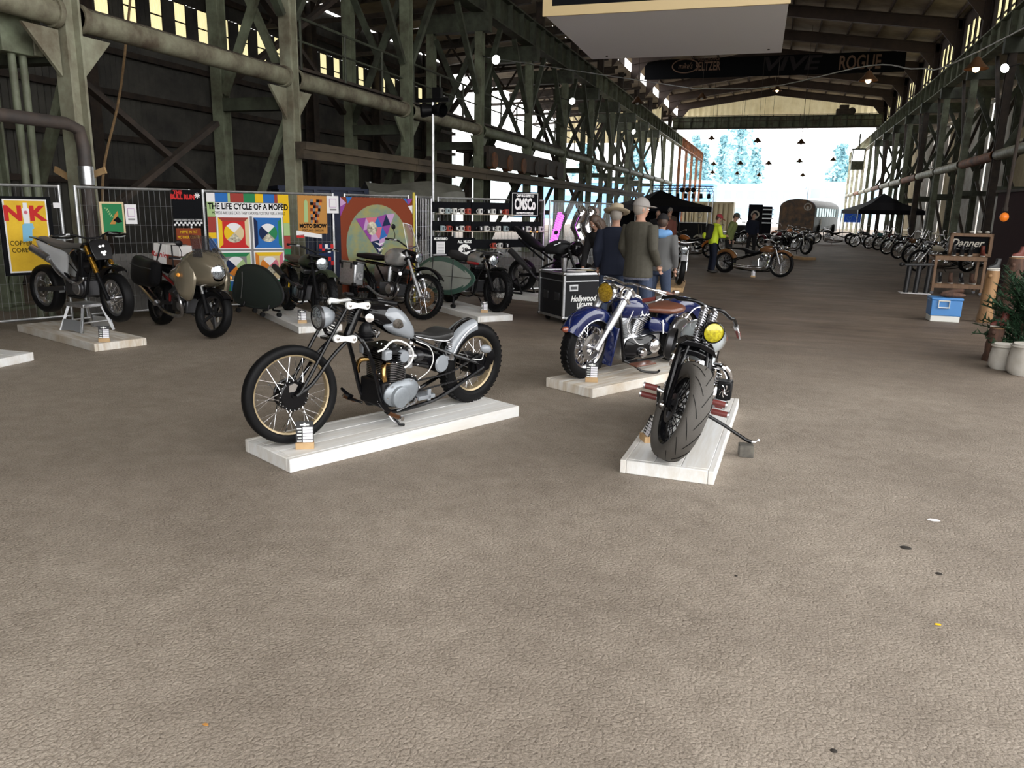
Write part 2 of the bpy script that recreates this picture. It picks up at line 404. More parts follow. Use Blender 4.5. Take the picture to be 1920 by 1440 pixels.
# walkway over the pipe with handrails
for k in range(3, 8):
    a, b = YL[k], YL[k+1]
    mb = MB(); mb.bx(XL-1.1, XL-.05, a, b, 4.4, 4.46)
    o = struct(mb.build('walkway_deck', 'rust_dark')); o['label'] = 'steel walkway above the pipe'
    for j in range(3):
        y = a+.5+j*1.75; p = MB(); p.cyl((XL-.05, y, 4.4), (XL-.05, y, 5.4), .03, n=6); p.build('rail_post', 'paint_green_dark', o)
    p = MB(); p.cyl((XL-.05, a, 5.4), (XL-.05, b, 5.4), .03, n=6); p.build('handrail', 'paint_green_dark', o)
    p = MB(); p.cyl((XL-.05, a, 4.95), (XL-.05, b, 4.95), .022, n=6); p.build('mid_rail', 'paint_green_dark', o)
# ---- aisle roof: sheets on purlins, with gaps of light between some sheets
for j in range(7):
    x0 = XW+.1+j*1.22
    mb = MB()
    z = lambda x: 9.25+(x-XW)*.07
    y = Y0
    i = 0
    while y < Y1:
        gap = .16 if (i+j) % 3 == 0 and y > 14 else .0
        mb.add([(x0, y+gap, z(x0)), (x0+1.2, y+gap, z(x0+1.2)), (x0+1.2, y+2.6, z(x0+1.2)), (x0, y+2.6, z(x0))], [(0, 1, 2, 3)])
        mb.add([(x0, y+gap, z(x0)+.04), (x0+1.2, y+gap, z(x0+1.2)+.04), (x0+1.2, y+2.6, z(x0+1.2)+.04), (x0, y+2.6, z(x0)+.04)], [(0, 1, 2, 3)])
        y += 2.6; i += 1
    o = struct(mb.build('ceiling' if j == 0 else 'ceiling_sheet', 'roof_sheet', ang=0)); o['label'] = 'brown roofing sheets over the side aisle'
for y in [Y0+1.3*i for i in range(0, 60, 2)]:
    mb = MB(); mb.beam((XW, y, 9.12), (XL, y, 9.7), .1, .16); struct(mb.build('purlin', 'rust_dark'))['label'] = 'purlin under the aisle roof'
for k, y in enumerate(YL):
    if y < 70:
        mb = MB(); mb.ibeam((XW+.3, y, 8.85), (XL, y, 9.4), .2, .35); mb.beam((XW+.3, y, 7.7), (XB, y, 7.9), .1, .14)
        for q in range(4):
            x0 = XW+.5+q*1.6; mb.beam((x0, y, 7.75), (x0+.8, y, 8.9), .06, .09); mb.beam((x0+.8, y, 8.9), (x0+1.6, y, 7.8), .06, .09)
        struct(mb.build('aisle_truss', 'rust_dark'))['label'] = 'dark roof truss across the aisle'
# ---- main roof: portal frames
RX, RZ, EZ = -1.3, 11.9, 10.75
def rz_(x): return RZ-(RZ-EZ)*abs(x-RX)/(8.4)
FY = [y for y in YR if y > -2 and y < 73]
for y in FY:
    mb = MB()
    for s, xe in ((-1, XL+.3), (1, XR+.3)):
        mb.ibeam((RX, y, RZ-.3), (xe, y, rz_(xe)-.3), .22, .55, t=.04)
        mb.prism([(0, 0), (-1.1*s, .12), (0, -1.2)], (xe, y, rz_(xe)-.45), (1, 0, 0), (0, 0, 1), .06)
    struct(mb.build('roof_frame', 'rafter_brown'))['label'] = 'brown steel portal rafter'
    mb = MB(); mb.ibeam((XR+.12, y, 8.75), (XR+.12, y, rz_(XR)-.1), .22, .26, up=(1, 0, 0), t=.04); struct(mb.build('frame_column', 'rafter_brown'))['label'] = 'brown frame column above the girder'
    mb = MB(); mb.ibeam((XL-.3, y, 8.6), (XL-.3, y, rz_(XL)), .2, .34, up=(1, 0, 0), t=.04); struct(mb.build('frame_post', 'rust_dark'))['label'] = 'dark post above the trestle girder'
for j in range(12):
    x = XL+.5+j*1.46
    mb = MB(); mb.bx(x-.04, x+.04, Y0, Y1, rz_(x)-.02, rz_(x)+.12); struct(mb.build('roof_purlin', 'rafter_brown'))['label'] = 'long roof purlin'
M('skylight', (.95, .9, .74), .7, emit=.8)  # emission stands in for daylight through the strips
M('gable_fibreglass', (.62, .54, .34), .65, vs=.8, col2=(.5, .42, .24), emit=.55)  # own glow replaces daylight passing through the translucent sheet
for s in (-1, 1):
    xe = XL-.3 if s < 0 else XR+.9
    mb = MB(); zt = .14
    mb.add([(RX, Y0, RZ+zt), (xe, Y0, rz_(xe)+zt), (xe, Y1, rz_(xe)+zt), (RX, Y1, RZ+zt)], [(0, 1, 2, 3)])
    o = struct(mb.build('roof_slope', 'roof_sheet', ang=0)); o['label'] = 'brown roofing over the main hall'
    for y in [10+6*i for i in range(11)]:
        q = MB(); xa = RX+s*1.5; xb = RX+s*6.5
        q.add([(xa, y, rz_(xa)+zt-.02), (xb, y, rz_(xb)+zt-.02), (xb, y+.5, rz_(xb)+zt-.02), (xa, y+.5, rz_(xa)+zt-.02)], [(0, 1, 2, 3)])
        q.build('skylight_strip', 'skylight', o, ang=0)
# upper wall over the far-side girder, with two rows of yellow lights per bay
XU = XR+.3
nb = 40
for k in range(len(YR)-1):
    a, b = YR[k]+.15, YR[k+1]-.15
    if a < 14 or a > 71: continue
    mb = MB(); wys = [a+.7, a+1.75, a+2.8, a+3.85]
    corrugate(mb, a-.15, b+.15, 8.62, 8.8, XU, pitch=.24, amp=.03); corrugate(mb, a-.15, b+.15, 8.8, 11., XU, pitch=.24, amp=.03, holes=[(y, y+.62, 8.8, 10.2) for y in wys])
    o = struct(mb.build('wall_right_upper', 'rafter_brown', ang=0)); o['label'] = 'ribbed upper wall above the crane girder'
    for y in wys:
        nb += 1
        w = MB(); w.bx(XU-.05, XU+.04, y, y+.62, 9.2, 9.27); w.bx(XU-.05, XU+.04, y-.03, y, 8.8, 10.2); w.bx(XU-.05, XU+.04, y+.62, y+.65, 8.8, 10.2)
        wo = struct(w.build('window_%d' % nb, 'rust_dark')); wo['label'] = 'yellow translucent light above the girder'
        for za, zb in ((8.8, 9.2), (9.27, 10.2)):
            p = MB(); p.bx(XU-.01, XU+.01, y, y+.62, za, zb); p.build('pane', 'win_yellow', wo)
# ---- far-side columns: raking front legs, back legs, braces
for k, y in enumerate(YR):
    if y < 14: continue
    out = y > Y1+2
    mat = 'paint_green' if k % 3 else 'rust_dark'
    if out: mat = 'paint_pale'  # paler colour outdoors stands for sunlight on the steel
    leg(XR, y, 7.7, mat)['label'] = 'green steel column of the far-side runway'
    if y < 74:
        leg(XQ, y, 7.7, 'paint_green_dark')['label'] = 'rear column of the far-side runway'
        mb = MB(); mb.bx(XR-.3, XQ+.3, y-.16, y+.16, 7.2, 7.7); mb.bx(XR, XQ, y-.1, y+.1, 2.6, 2.8)
        mb.beam((XR+.1, y, 3.9), (XQ-.1, y, 6.9), .09, .16); mb.beam((XQ-.1, y+.12, 3.9), (XR+.1, y+.12, 6.9), .09, .16)
        struct(mb.build('cross_beam', 'paint_green_dark'))['label'] = 'cross beams of the far-side runway'
        mb = MB(); mb.beam((XQ, y+.15, .3), (XQ, y+5.4, 3.4), .08, .14, up=(1, 0, 0)); mb.beam((XQ+.1, y+5.4, 4.), (XQ+.1, y+.15, 7.2), .08, .14, up=(1, 0, 0)); mb.beam((XR, y+.15, 4.2), (XR, y+2.2, 7.5), .08, .12, up=(1, 0, 0))
        struct(mb.build('sway_brace', 'rust_dark'))['label'] = 'diagonal braces of the far-side runway'
XO = 10.2
for k in range(len(YR)-1):
    if YR[k] < 14 or YR[k] > 73: continue
    mb = MB(); corrugate(mb, YR[k]+.1, YR[k+1]-.1, 0, 7.9, XO, pitch=.26)
    for z in (.6, 2.9, 5.2, 7.7): mb.bx(XO-.2, XO-.08, YR[k]+.1, YR[k+1]-.1, z-.06, z+.06)
    o = struct(mb.build('wall_right', ('corrugated_grey', 'corrugated_glow_tan', 'corrugated_grey')[k % 3] if k != 9 else 'corrugated_grey', ang=0)); o['label'] = 'ribbed sheet wall behind the far-side columns'  # tan bays imitate warm light on the grey sheets
mb = MB(); mb.add([(XO+.1, 14, 7.95), (XR+.9, 14, 8.7), (XR+.9, Y1, 8.7), (XO+.1, Y1, 7.95)], [(0, 1, 2, 3)]); struct(mb.build('ceiling_lean_to', 'roof_sheet', ang=0))['label'] = 'lean-to roof over the far-side columns'
# ---- far gable with the crane bridge
mb = MB()
n = 70
for i in range(n):
    x0, x1 = XL+.3+(XR-XL+.3)*i/n, XL+.3+(XR-XL+.3)*(i+1)/n; dy = .05 if i % 2 else -.05
    mb.add([(x0, Y1+dy, 9.3), (x1, Y1-dy, 9.3), (x1, Y1-dy, rz_(x1)+.1), (x0, Y1+dy, rz_(x0)+.1)], [(0, 1, 2, 3)])
struct(mb.build('wall_gable', 'gable_fibreglass', ang=0))['label'] = 'tan ribbed gable panel over the open end'
mb = MB()
for i in range(40):
    x0, x1 = XW+(XL-XW)*i/40, XW+(XL-XW)*(i+1)/40; dy = .05 if i % 2 else -.05
    mb.add([(x0, 64+dy, 7.0), (x1, 64-dy, 7.0), (x1, 64-dy, 9.7), (x0, 64+dy, 9.5)], [(0, 1, 2, 3)])
struct(mb.build('wall_aisle_end', 'gable_fibreglass', ang=0))['label'] = 'tan ribbed panel closing the aisle end high up'

# unseen near end: wall added to keep daylight off the left, rest open
mb = MB(); mb.bx(XW, -2.6, Y0-.1, Y0, 0, 10.6)
struct(mb.build('wall_back_blocker', 'corrugated_dark'))['label'] = 'unseen wall added behind the viewer to block daylight'
# ================================================================ beyond the open end
M('yard', (.5, .49, .46), .8, var=.15, vs=.3)
mb = MB(); mb.bx(-160, 160, 108, 420, -.35, -.02); mb.bx(-160, -24, -20, 108, -.35, -.02); mb.bx(20, 160, -20, 108, -.35, -.02); mb.bx(-160, 160, -90, -20, -.35, -.02)
struct(tag(mb.build('ground', 'yard'), 'pale concrete yard outside the shed', 'ground'))
M('hill', (.42, .55, .52), .9, vs=.02, col2=(.6, .68, .68))  # distance haze is put into the hill colours
mb = MB()
rings = []
for i in range(33):
    x = -190+12*i
    zt = 24+7*sin(i*.55)+4*sin(i*1.7)
    rings.append([(x, 330, -1), (x, 360, zt*.55), (x, 400, zt), (x, 470, zt*.9), (x, 480, -1)])
mb.loft(rings, caps=False, closed=False)
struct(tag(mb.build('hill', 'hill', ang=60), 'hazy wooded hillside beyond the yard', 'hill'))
M('leaf_haze', (.25, .47, .52), .9, vs=.6, col2=(.36, .56, .62), vdet=6)  # distance haze is mixed into leaf, trunk and house colours
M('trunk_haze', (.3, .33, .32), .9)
def far_tree(px, Y, h, w, lab):
    p = atY(px, 401, Y); o = thing('tree', lab, 'tree', (p.x, Y, -.02), group='trees across the yard')
    t = MB(); t.cyl((0, 0, 0), (0, 0, h*.5), .35, .2, n=8); t.build('trunk', 'trunk_haze', o)
    c = MB()
    rnd = random.Random(int(px*7))
    for i in range(1500):
        a = rnd.random()*6.28; z = h*(.12+.88*rnd.random()); rr = w*.5*(1-.8*(z/h))*sqrt(rnd.random())*(.75+.4*sin(a*3+z)); s = .35+.5*rnd.random()
        p = V((cos(a)*rr, sin(a)*rr, z)); e = V((rnd.gauss(0, 1), rnd.gauss(0, 1), rnd.gauss(0, .6))).normalized()*s; g = e.cross(V((rnd.gauss(0, 1), rnd.gauss(0, 1), rnd.gauss(0, 1)))).normalized()*s*.7
        c.add([p-e, p+g, p+e, p-g], [(0, 1, 2, 3)])
    c.build('crown', 'leaf_haze', o, ang=0)
for px, Y, h, w, lab in [(1378, 215, 34, 13, 'tall pointed haze-blue tree across the yard'), (1346, 268, 26, 11, 'round haze-blue tree behind the tall pointed one'), (1408, 240, 20, 11, 'low hazy tree between the pale house and the tall tree'), (1312, 216, 19, 10, 'hazy tree close to the orange runway columns'), (1566, 215, 19, 11, 'hazy tree behind the end of the bus'), (1296, 244, 24, 10, 'tall hazy tree glimpsed through the orange columns'), (1190, 190, 18, 14, 'broad hazy tree seen between the trestle columns'), (1096, 190, 17, 14, 'broad hazy tree by the bright blue building')]: far_tree(px, Y, h, w, lab)
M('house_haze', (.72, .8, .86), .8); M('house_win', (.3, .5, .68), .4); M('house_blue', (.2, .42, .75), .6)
def far_block(px, Y, w, hgt, d, mat, lab, nx, nz, name='building'):
    p = atY(px, 401, Y); o = thing(name, lab, 'building', (p.x, Y, -.02))
    b = MB(); b.bx(-w/2, w/2, 0, d, 0, hgt); b.build('wall', mat, o)
    r = MB(); r.bx(-w/2-.4, w/2+.4, -.4, d+.4, hgt, hgt+.5); r.build('roof', 'house_haze', o)
    wm = MB(); wm.bx(-w/nx*.33, w/nx*.33, -.06, .04, 0, hgt/nz*.5); wo = None
    for i in range(nx):
        for j in range(nz):
            loc = (-w/2+w/nx*(i+.5), 0, hgt/nz*(j+.28))
            if wo is None: wo = wm.build('window', 'house_win', o); wo.location = loc
            else: put('window', wo.data, o, loc)
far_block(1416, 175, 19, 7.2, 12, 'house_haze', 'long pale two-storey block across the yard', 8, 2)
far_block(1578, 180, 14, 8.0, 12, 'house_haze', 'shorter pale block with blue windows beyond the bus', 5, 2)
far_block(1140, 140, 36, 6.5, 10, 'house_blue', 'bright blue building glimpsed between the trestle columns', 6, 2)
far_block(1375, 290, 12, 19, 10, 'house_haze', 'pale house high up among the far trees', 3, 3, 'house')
# ================================================================ motorcycle parts (local frame: x forward, y to the rider's left, z up)
M('grey_paint', (.25, .27, .295), .2, coat=.5); M('gold_rim', (.42, .33, .2), .35, .5); M('brass', (.55, .33, .12), .25, 1.)
M('lens_clear', (.6, .66, .7), .1, .7, vs=70, col2=(.12, .13, .15), coat=1.); M('lens_yellow', (.62, .55, .02), .12, .1, vs=60, col2=(.32, .26, .01), coat=1.); M('lens_amber', (.5, .33, .03), .12, .2, vs=60, col2=(.2, .11, .01), coat=1.)
M('white_hose', (.72, .72, .7), .4); M('leather_brown', (.13, .045, .025), .35, coat=.25); M('grip_red', (.16, .03, .025), .45)
M('disc_steel', (.42, .4, .37), .3, 1.); M('fin_steel', (.33, .33, .34), .3, 1.); M('orange_lens', (.8, .33, .05), .2, emit=.25)
def pillow(mb, pts, y0, y1, rings=5):
    # closed outline in x,z swelling from y0 to y1
    n = len(pts); cx = sum(p[0] for p in pts)/n; cz = sum(p[1] for p in pts)/n; R = []
    R.append([(x, 0*y0, z) for x, z in pts] if False else [(x, y0-(y1-y0)*.25, z) for x, z in pts])
    for k in range(rings+1):
        s = 1-k/rings*.98
        y = y0+(y1-y0)*sqrt(max(0, 1-s*s)); R.append([(cx+(x-cx)*s, y, cz+(z-cz)*s) for x, z in pts])
    mb.loft(R); return mb
def smooth2(pts, n=4): return [(p.x, p.z) for p in spline([(x, 0, z) for x, z in pts], n, True)]
def ring(c, d, hw, hh, n=16, sq=2.0):
    # superellipse cross-section round c, normal d in the xz plane
    d = V((d[0], 0, d[1])).normalized(); u = V((-d.z, 0, d.x)); u = u if u.z > 0 else -u; out = []
    for i in range(n):
        t = 2*pi*i/n; ct, st = cos(t), sin(t)
        a = abs(ct)**(2/sq)*(1 if ct > 0 else -1); b = abs(st)**(2/sq)*(1 if st > 0 else -1)
        out.append(V((c[0], 0, c[1])) + V((0, 1, 0))*(a*hw) + u*(b*hh))
    return out
def body(secs, n=18, sq=2.3, sm=3):
    # loft of (x, z, half width, half height) stations, smoothed
    P = spline([(a[0], a[1], a[2]) for a in secs], sm); H = spline([(a[3], 0, 0) for a in secs], sm); mb = MB(); R = []
    for i, p in enumerate(P):
        q = P[min(i+1, len(P)-1)]; o = P[max(i-1, 0)]; d = (q.x-o.x, q.y-o.y)
        R.append(ring((p.x, p.y), d, max(.002, p.z), max(.002, H[i].x), n, sq))
    return mb.loft(R)
def coil(mb, p0, p1, R, r, turns, n=10):
    p0, p1 = V(p0), V(p1); d, a, b = frame_of(p1-p0); L = (p1-p0).length; pts = []
    for i in range(int(turns*n)+1):
        t = 2*pi*i/n; pts.append(p0+d*(L*i/(turns*n))+a*(cos(t)*R)+b*(sin(t)*R))
    return mb.tube(pts, r, 5)
def fins(mb, c, sx, sy, z0, z1, n, th=.006, tilt=0., round_=True):
    # stack of cooling fins round c=(x,y); tilted about y
    Rt = Ry(tilt); o = V((c[0], c[1], z0))
    for i in range(n):
        z = (z1-z0)*(i+.5)/n; p = o+Rt @ V((0, 0, z))
        if round_:
            k = 14; vs = []
            for zz in (-th/2, th/2):
                for q in range(k):
                    t = 2*pi*q/k; ct, st = cos(t), sin(t)
                    a = abs(ct)**.55*(1 if ct > 0 else -1); b = abs(st)**.55*(1 if st > 0 else -1)
                    vs.append(p+Rt @ V((a*sx/2, b*sy/2, zz)))
            mb.add(vs, [tuple(range(k-1, -1, -1)), tuple(range(k, 2*k))]+[(q, (q+1) % k, k+(q+1) % k, k+q) for q in range(k)])
        else: mb.box(p, (sx, sy, th), Rt)
    return mb
def steer_m(ang, head, foot):
    # rotation about the steering axis through head, foot = (x, z)
    p = V((head[0], 0, head[1])); ax = (V((head[0]-foot[0], 0, head[1]-foot[1]))).normalized()
    return Matrix.Translation(p) @ Matrix.Rotation(ang, 4, ax) @ Matrix.Translation(-p)
def steered(o, m):
    o.matrix_local = m @ o.matrix_basis if m else o.matrix_basis; return o
def wheel(root, name, x, z, R, tw, rr, mats=('rubber', 'chrome', 'steel', 'steel'), spokes=36, single=False, m=None, disc=0., disc_side=1, hub_r=.045, hub_w=.1, drum=0., tread=0, cast=0, spoke_r=.0022, discmat='disc_steel', rim_in=.012):
    w = part(name, root); t = MB(); s = R-rr
    prof = []
    for i in range(18):
        a = 2*pi*i/18; c_, s_ = cos(a), sin(a)
        prof.append((rr+s*.5+s*.5*(abs(c_)**.8)*(1 if c_ > 0 else -1), tw/2*(abs(s_)**.7)*(1 if s_ > 0 else -1)))
    O = (x, 0, z); AX = (0, 1, 0)
    t.lathe(prof, O, AX, 44, closed=True); ty = t.build('tyre', mats[0], w, ang=60)
    if tread:
        q = MB()
        for i in range(tread):
            a = 2*pi*i/tread
            for sd in (-1, 1):
                b2 = a+(pi/tread if sd > 0 else 0); e = V((cos(b2), 0, sin(b2))); tan = V((-sin(b2), 0, cos(b2)))
                q.box(V(O)+e*(R-.004)+V((0, sd*tw*.2, 0)), (.016, tw*.26, R*2*pi/tread*.62), Matrix((e, (0, 1, 0), tan)).transposed() @ Rx(.35*sd))
        q.build('tread_blocks', mats[0], w, ang=0)
    r = MB(); rw = tw*.32
    r.lathe([(rr+.008, -rw), (rr-rim_in, -rw*.8), (rr-rim_in*1.6, 0), (rr-rim_in, rw*.8), (rr+.008, rw), (rr+.004, rw*.6), (rr-.002, 0), (rr+.004, -rw*.6)], O, AX, 44, closed=True)
    r.build('rim', mats[1], w, ang=50)
    h = MB(); hr = drum if drum else hub_r
    h.lathe([(0, -hub_w/2-.02), (.02, -hub_w/2-.02), (.022, -hub_w/2), (hr, -hub_w/2), (hr, -hub_w/2+.012), (hr*(.93 if drum else .55), -hub_w/2+.016), (hr*(.93 if drum else .55), hub_w/2-.016), (hr, hub_w/2-.012), (hr, hub_w/2), (.022, hub_w/2), (.02, hub_w/2+.02), (0, hub_w/2+.02)], O, AX, 28)
    h.build('hub', mats[2], w, ang=40)
    ri = rr-rim_in*1.2
    if cast:
        q = MB()
        for i in range(cast):
            a = 2*pi*i/cast; e = V((cos(a), 0, sin(a))); q.beam(V(O)+e*hr*.8, V(O)+e*ri, .035, .022, up=(0, 1, 0))
        q.build('cast_spokes', mats[1], w, ang=0)
    elif spokes:
        meshes = []
        allq = MB()
        for i in range(spokes):
            sd = 1 if i % 2 else -1; ld = 1 if (i//2) % 2 else -1; a = 2*pi*i/spokes; off = ld*(.75 if not drum else .42)
            p0 = V((hr*.95*cos(off), sd*(hub_w/2-.006), hr*.95*sin(off))); p1 = V((ri, sd*.006, 0))
            if single:
                key = (sd, ld)
                if i < 4:
                    q = MB(); q.cyl(p0, p1, spoke_r, n=5); oo = q.build('spoke', mats[3], w, ang=60); meshes.append(oo.data)
                else:
                    oo = put('spoke', meshes[i % 4], w)
                oo.location = O; oo.rotation_euler = (0, -a, 0)
            else:
                Rm = Ry(-a); allq.cyl(V(O)+Rm @ p0, V(O)+Rm @ p1, spoke_r, n=4, caps=False)
        if not single: allq.build('spoke_lacing', mats[3], w, ang=60)
    if disc:
        q = MB(); yd = disc_side*(hub_w/2+.012); q.lathe([(disc*.62, yd-.003), (disc, yd-.003), (disc, yd+.003), (disc*.62, yd+.003)], O, AX, 36, closed=True)
        for i in range(5):
            a = 2*pi*i/5; e = V((cos(a), 0, sin(a))); q.beam(V(O)+e*hr*.5+V((0, yd, 0)), V(O)+e*disc*.68+V((0, yd, 0)), .004, .02, up=(0, 1, 0))
        q.build('brake_disc', discmat, w, ang=30)
    return steered(w, m) if m else w
def fender(root, name, x, z, R, hw, a0, a1, mat, m=None, drop=.03, n=22, th=.004, lip=None):
    prof = [(R-drop*1.6, -hw), (R-drop*.5, -hw*.96), (R-drop*.1, -hw*.7), (R, -hw*.3), (R, hw*.3), (R-drop*.1, hw*.7), (R-drop*.5, hw*.96), (R-drop*1.6, hw)]
    prof = prof+[(r-th, y*.96) for r, y in reversed(prof)]
    q = MB(); q.lathe(prof, (x, 0, z), (0, 1, 0), n, closed=True, a0=rad(a0), a1=rad(a1)); o = q.build(name, mat, root, ang=50)
    if m: steered(o, m)
    return o
def tubes(root, name, paths, r, mat, sm=4, m=None, n=8):
    q = MB()
    for p in paths: q.tube(p, r, n, sm=sm if len(p) > 2 else 0)
    o = q.build(name, mat, root, ang=60)
    return steered(o, m) if m else o
def mirror(path): return [(x, -y, z) for x, y, z in path]
def telefork(root, head, axle, half, r_up, r_lo, m, mu='chrome', ml='alu', split=.5, clamp='black_satin', off=.0, clamps=(0.02, .18)):
    # two telescopic legs from above the head down to the axle
    f = part('fork', root); hx, hz = head; ax, az = axle
    top = V((hx+off, 0, hz)); bot = V((ax, 0, az)); d = bot-top
    for s in (-1, 1):
        y = V((0, s*half, 0)); mid = top+d*split
        q = MB(); q.cyl(top+y, mid+y+d*.02, r_up, n=14); q.build('fork_tube', mu, f)
        q = MB(); q.cyl(mid+y, bot+y-d*.02, r_lo, n=14); q.cyl(bot+y*1.0-d*.04, bot+y+d*.03, r_lo*1.15, n=12); q.build('fork_slider', ml, f)
    for i, t in enumerate(clamps):
        q = MB(); c = top+d*t; q.box(c-V((off*.5, 0, 0)), (.1, half*2+.09, .032), Ry(-atan2(d.x, -d.z))); q.build('triple_clamp', clamp, f, bevel=.008)
    q = MB(); q.cyl((ax, -half-.02, az), (ax, half+.02, az), .011, n=10); q.build('axle', 'steel', f)
    return steered(f, m) if m else f
def headlamp(root, c, r, m, shell='black_gloss', lens='lens_clear', depth=.1, rim='chrome', y=0., name='headlight', tilt=0.):
    q = MB(); T = Ry(tilt)
    d = T @ V((1, 0, 0))
    q.lathe([(.001, -depth), (r*.55, -depth*.85), (r*.85, -depth*.5), (r*.99, -.01), (r*.96, 0)], (c[0], y, c[1]), d, 24)
    o = q.build(name, shell, root, ang=60)
    q = MB(); q.lathe([(r*.9, -.004), (r*1.03, -.012), (r*1.04, .006), (r*.93, .012)], (c[0], y, c[1]), d, 24); q.build('lamp_rim', rim, o, ang=60)
    q = MB(); q.lathe([(r*.94, .004), (r*.7, .014), (r*.35, .02), (.001, .022)], (c[0], y, c[1]), d, 24); q.build('lamp_lens', lens, o, ang=60)
    return steered(o, m) if m else o
def bars(root, path, r, m, mat='chrome', grip='black_satin', gl=.12, gr=.017, levers=True, mirrors=0):
    # path: from the centre to the rider's left grip; mirrored
    o = tubes(root, 'handlebar', [list(reversed(path))+mirror(path)[1:]] if abs(path[0][1]) < 1e-6 else [path, mirror(path)], r, mat, sm=5)
    for s in (-1, 1):
        a = V(path[-1]); b = V(path[-2]); d = (a-b).normalized(); a = V((a.x, a.y*s, a.z)); d = V((d.x, d.y*s, d.z))
        q = MB(); q.cyl(a-d*gl, a+d*.006, gr, n=10); q.build('grip', grip, o)
        if levers:
            q = MB(); c = a-d*(gl+.03); q.cyl(c-d*.02, c+d*.02, gr*1.15, n=8); q.tube([c+V((.02, 0, 0)), c+V((.05, 0, -.005))+d*.04, a+V((.055, 0, -.012))-d*.01], .006, 6); q.build('lever', 'alu', o)
        if mirrors:
            q = MB(); c = a-d*(gl+.02); e = c+V((-.02, s*.05, .16)); q.tube([c, c+V((.01, s*.02, .08)), e], .005, 6); q.ell(e+V((0, 0, .03)), (.014, .055, .04), nu=12, nv=6); q.build('mirror', 'black_satin', o)
    return steered(o, m) if m else o
def vtwin(root, x, z, sc=1., case='alu', cyl='fin_steel', cover='chrome', prim='black_gloss', exh='chrome', air='chrome'):
    e = part('engine', root)
    q = MB(); q.lathe([(0, -.09), (.1*sc, -.09), (.13*sc, -.06), (.13*sc, .06), (.1*sc, .09), (0, .09)], (x, 0, z), (0, 1, 0), 20); q.box((x-.23*sc, 0, z+.02), (.24*sc, .17, .17*sc)); q.build('crankcase', case, e, bevel=.008)
    for t in (-1, 1):
        a = rad(22.5)*t; base = (x+.05*t*sc, z+.1*sc)
        q = MB(); fins(q, (base[0], 0), .13*sc, .13*sc, base[1], base[1]+.13*sc, 9, .005, a); q.cyl((base[0], 0, base[1]), (base[0]+sin(a)*.13*sc, 0, base[1]+cos(a)*.13*sc), .045*sc, n=14); q.build('cylinder', cyl, e, ang=30)
        q = MB(); c = V((base[0]+sin(a)*.17*sc, 0, base[1]+cos(a)*.17*sc)); q.ell(c, (.075*sc, .07*sc, .05*sc), Ry(a), 16, 8); fins(q, (base[0]+sin(a)*.13*sc, 0), .14*sc, .15*sc, base[1]+cos(a)*.13*sc, base[1]+.17*sc, 3, .006, a); q.build('rocker_cover', cover, e)
        q = MB(); q.cyl((x+.03*t, .06, z+.08*sc), (x+.05*t+sin(a)*.1, .07, z+.22*sc), .008, n=8); q.build('pushrod_tube', 'chrome', e)
    q = MB(); pts = smooth2([(x+.14, z-.03), (x+.1, z+.1), (x-.1, z+.11), (x-.28, z+.12), (x-.37, z+.03), (x-.3, z-.1), (x-.1, z-.1), (x+.08, z-.12)]); pillow(q, pts, .1, .15, 4); q.build('primary_cover', prim, e)
    q = MB(); q.lathe([(.0, .04), (.05, .035), (.075, .015), (.08, 0)], (x-.27, .15, z+.01), (0, 1, 0), 20); q.build('clutch_dome', 'chrome', e)
    q = MB(); q.lathe([(0, -.05), (.06, -.045), (.075, -.03), (.075, 0)], (x+.02, -.14, z+.24*sc), (0, 1, 0), 20); q.build('air_cleaner', air, e)
    if exh:
        for i, t in enumerate((-1, 1)):
            p = [(x+.11*t, -.09, z+.2*sc), (x+.16*t+.02, -.15, z+.12), (x+.1*t-.02, -.17, z-.06+.0*i), (x-.25, -.18, z-.1-.04*i+.02), (x-.75, -.19, z-.08-.05*i+.02)]
            q = MB(); q.tube(p, .02, 10, sm=5); q.cyl((x-.4, -.185, z-.095-.045*i+.02), (x-.85, -.19, z-.075-.05*i+.02), .033, .036, n=14); q.build('exhaust_pipe', exh, e)
    return e
# ================================================================ plinths, information cards
M('white_wash', (.72, .7, .66), .6, vs=2.5, col2=(.5, .41, .3), bump=.1, bs=40, stretch=(1, 7, 1), vdet=7)
M('white_wash_long', (.78, .785, .78), .6, vs=2., col2=(.66, .63, .58), bump=.12, bs=40, stretch=(.6, 8, 3), vdet=7)
M('raw_pine', (.52, .35, .18), .6, vs=4, col2=(.42, .26, .12), stretch=(1, 6, 1))
PZ = .092
def plinth(c, ang, lab, L=2.12, W=.61, mat='white_wash_long'):
    o = thing('display_plinth', lab, 'plinth', (c[0], c[1], 0), ang, 'white plank plinths under the motorcycles')
    n = 3
    for i in range(n):
        y0 = -W/2+.04+(W-.08)*i/n; y1 = y0+(W-.08)/n-.003
        q = MB(); q.bx(-L/2+.04, L/2-.04, y0, y1, .012, PZ-(.001 if i == 1 else 0)); q.build('top_plank', mat, o, bevel=.003)
    for s in (-1, 1):
        q = MB(); q.bx(-L/2, L/2, s*W/2-.04*(s > 0), s*W/2+.04*(s < 0), 0, PZ); q.build('side_board', mat, o, bevel=.005)
        q = MB(); q.bx(s*L/2-.04*(s > 0), s*L/2+.04*(s < 0), -W/2+.041, W/2-.041, 0, PZ-.001); q.build('end_board', mat, o, bevel=.005)
    return o
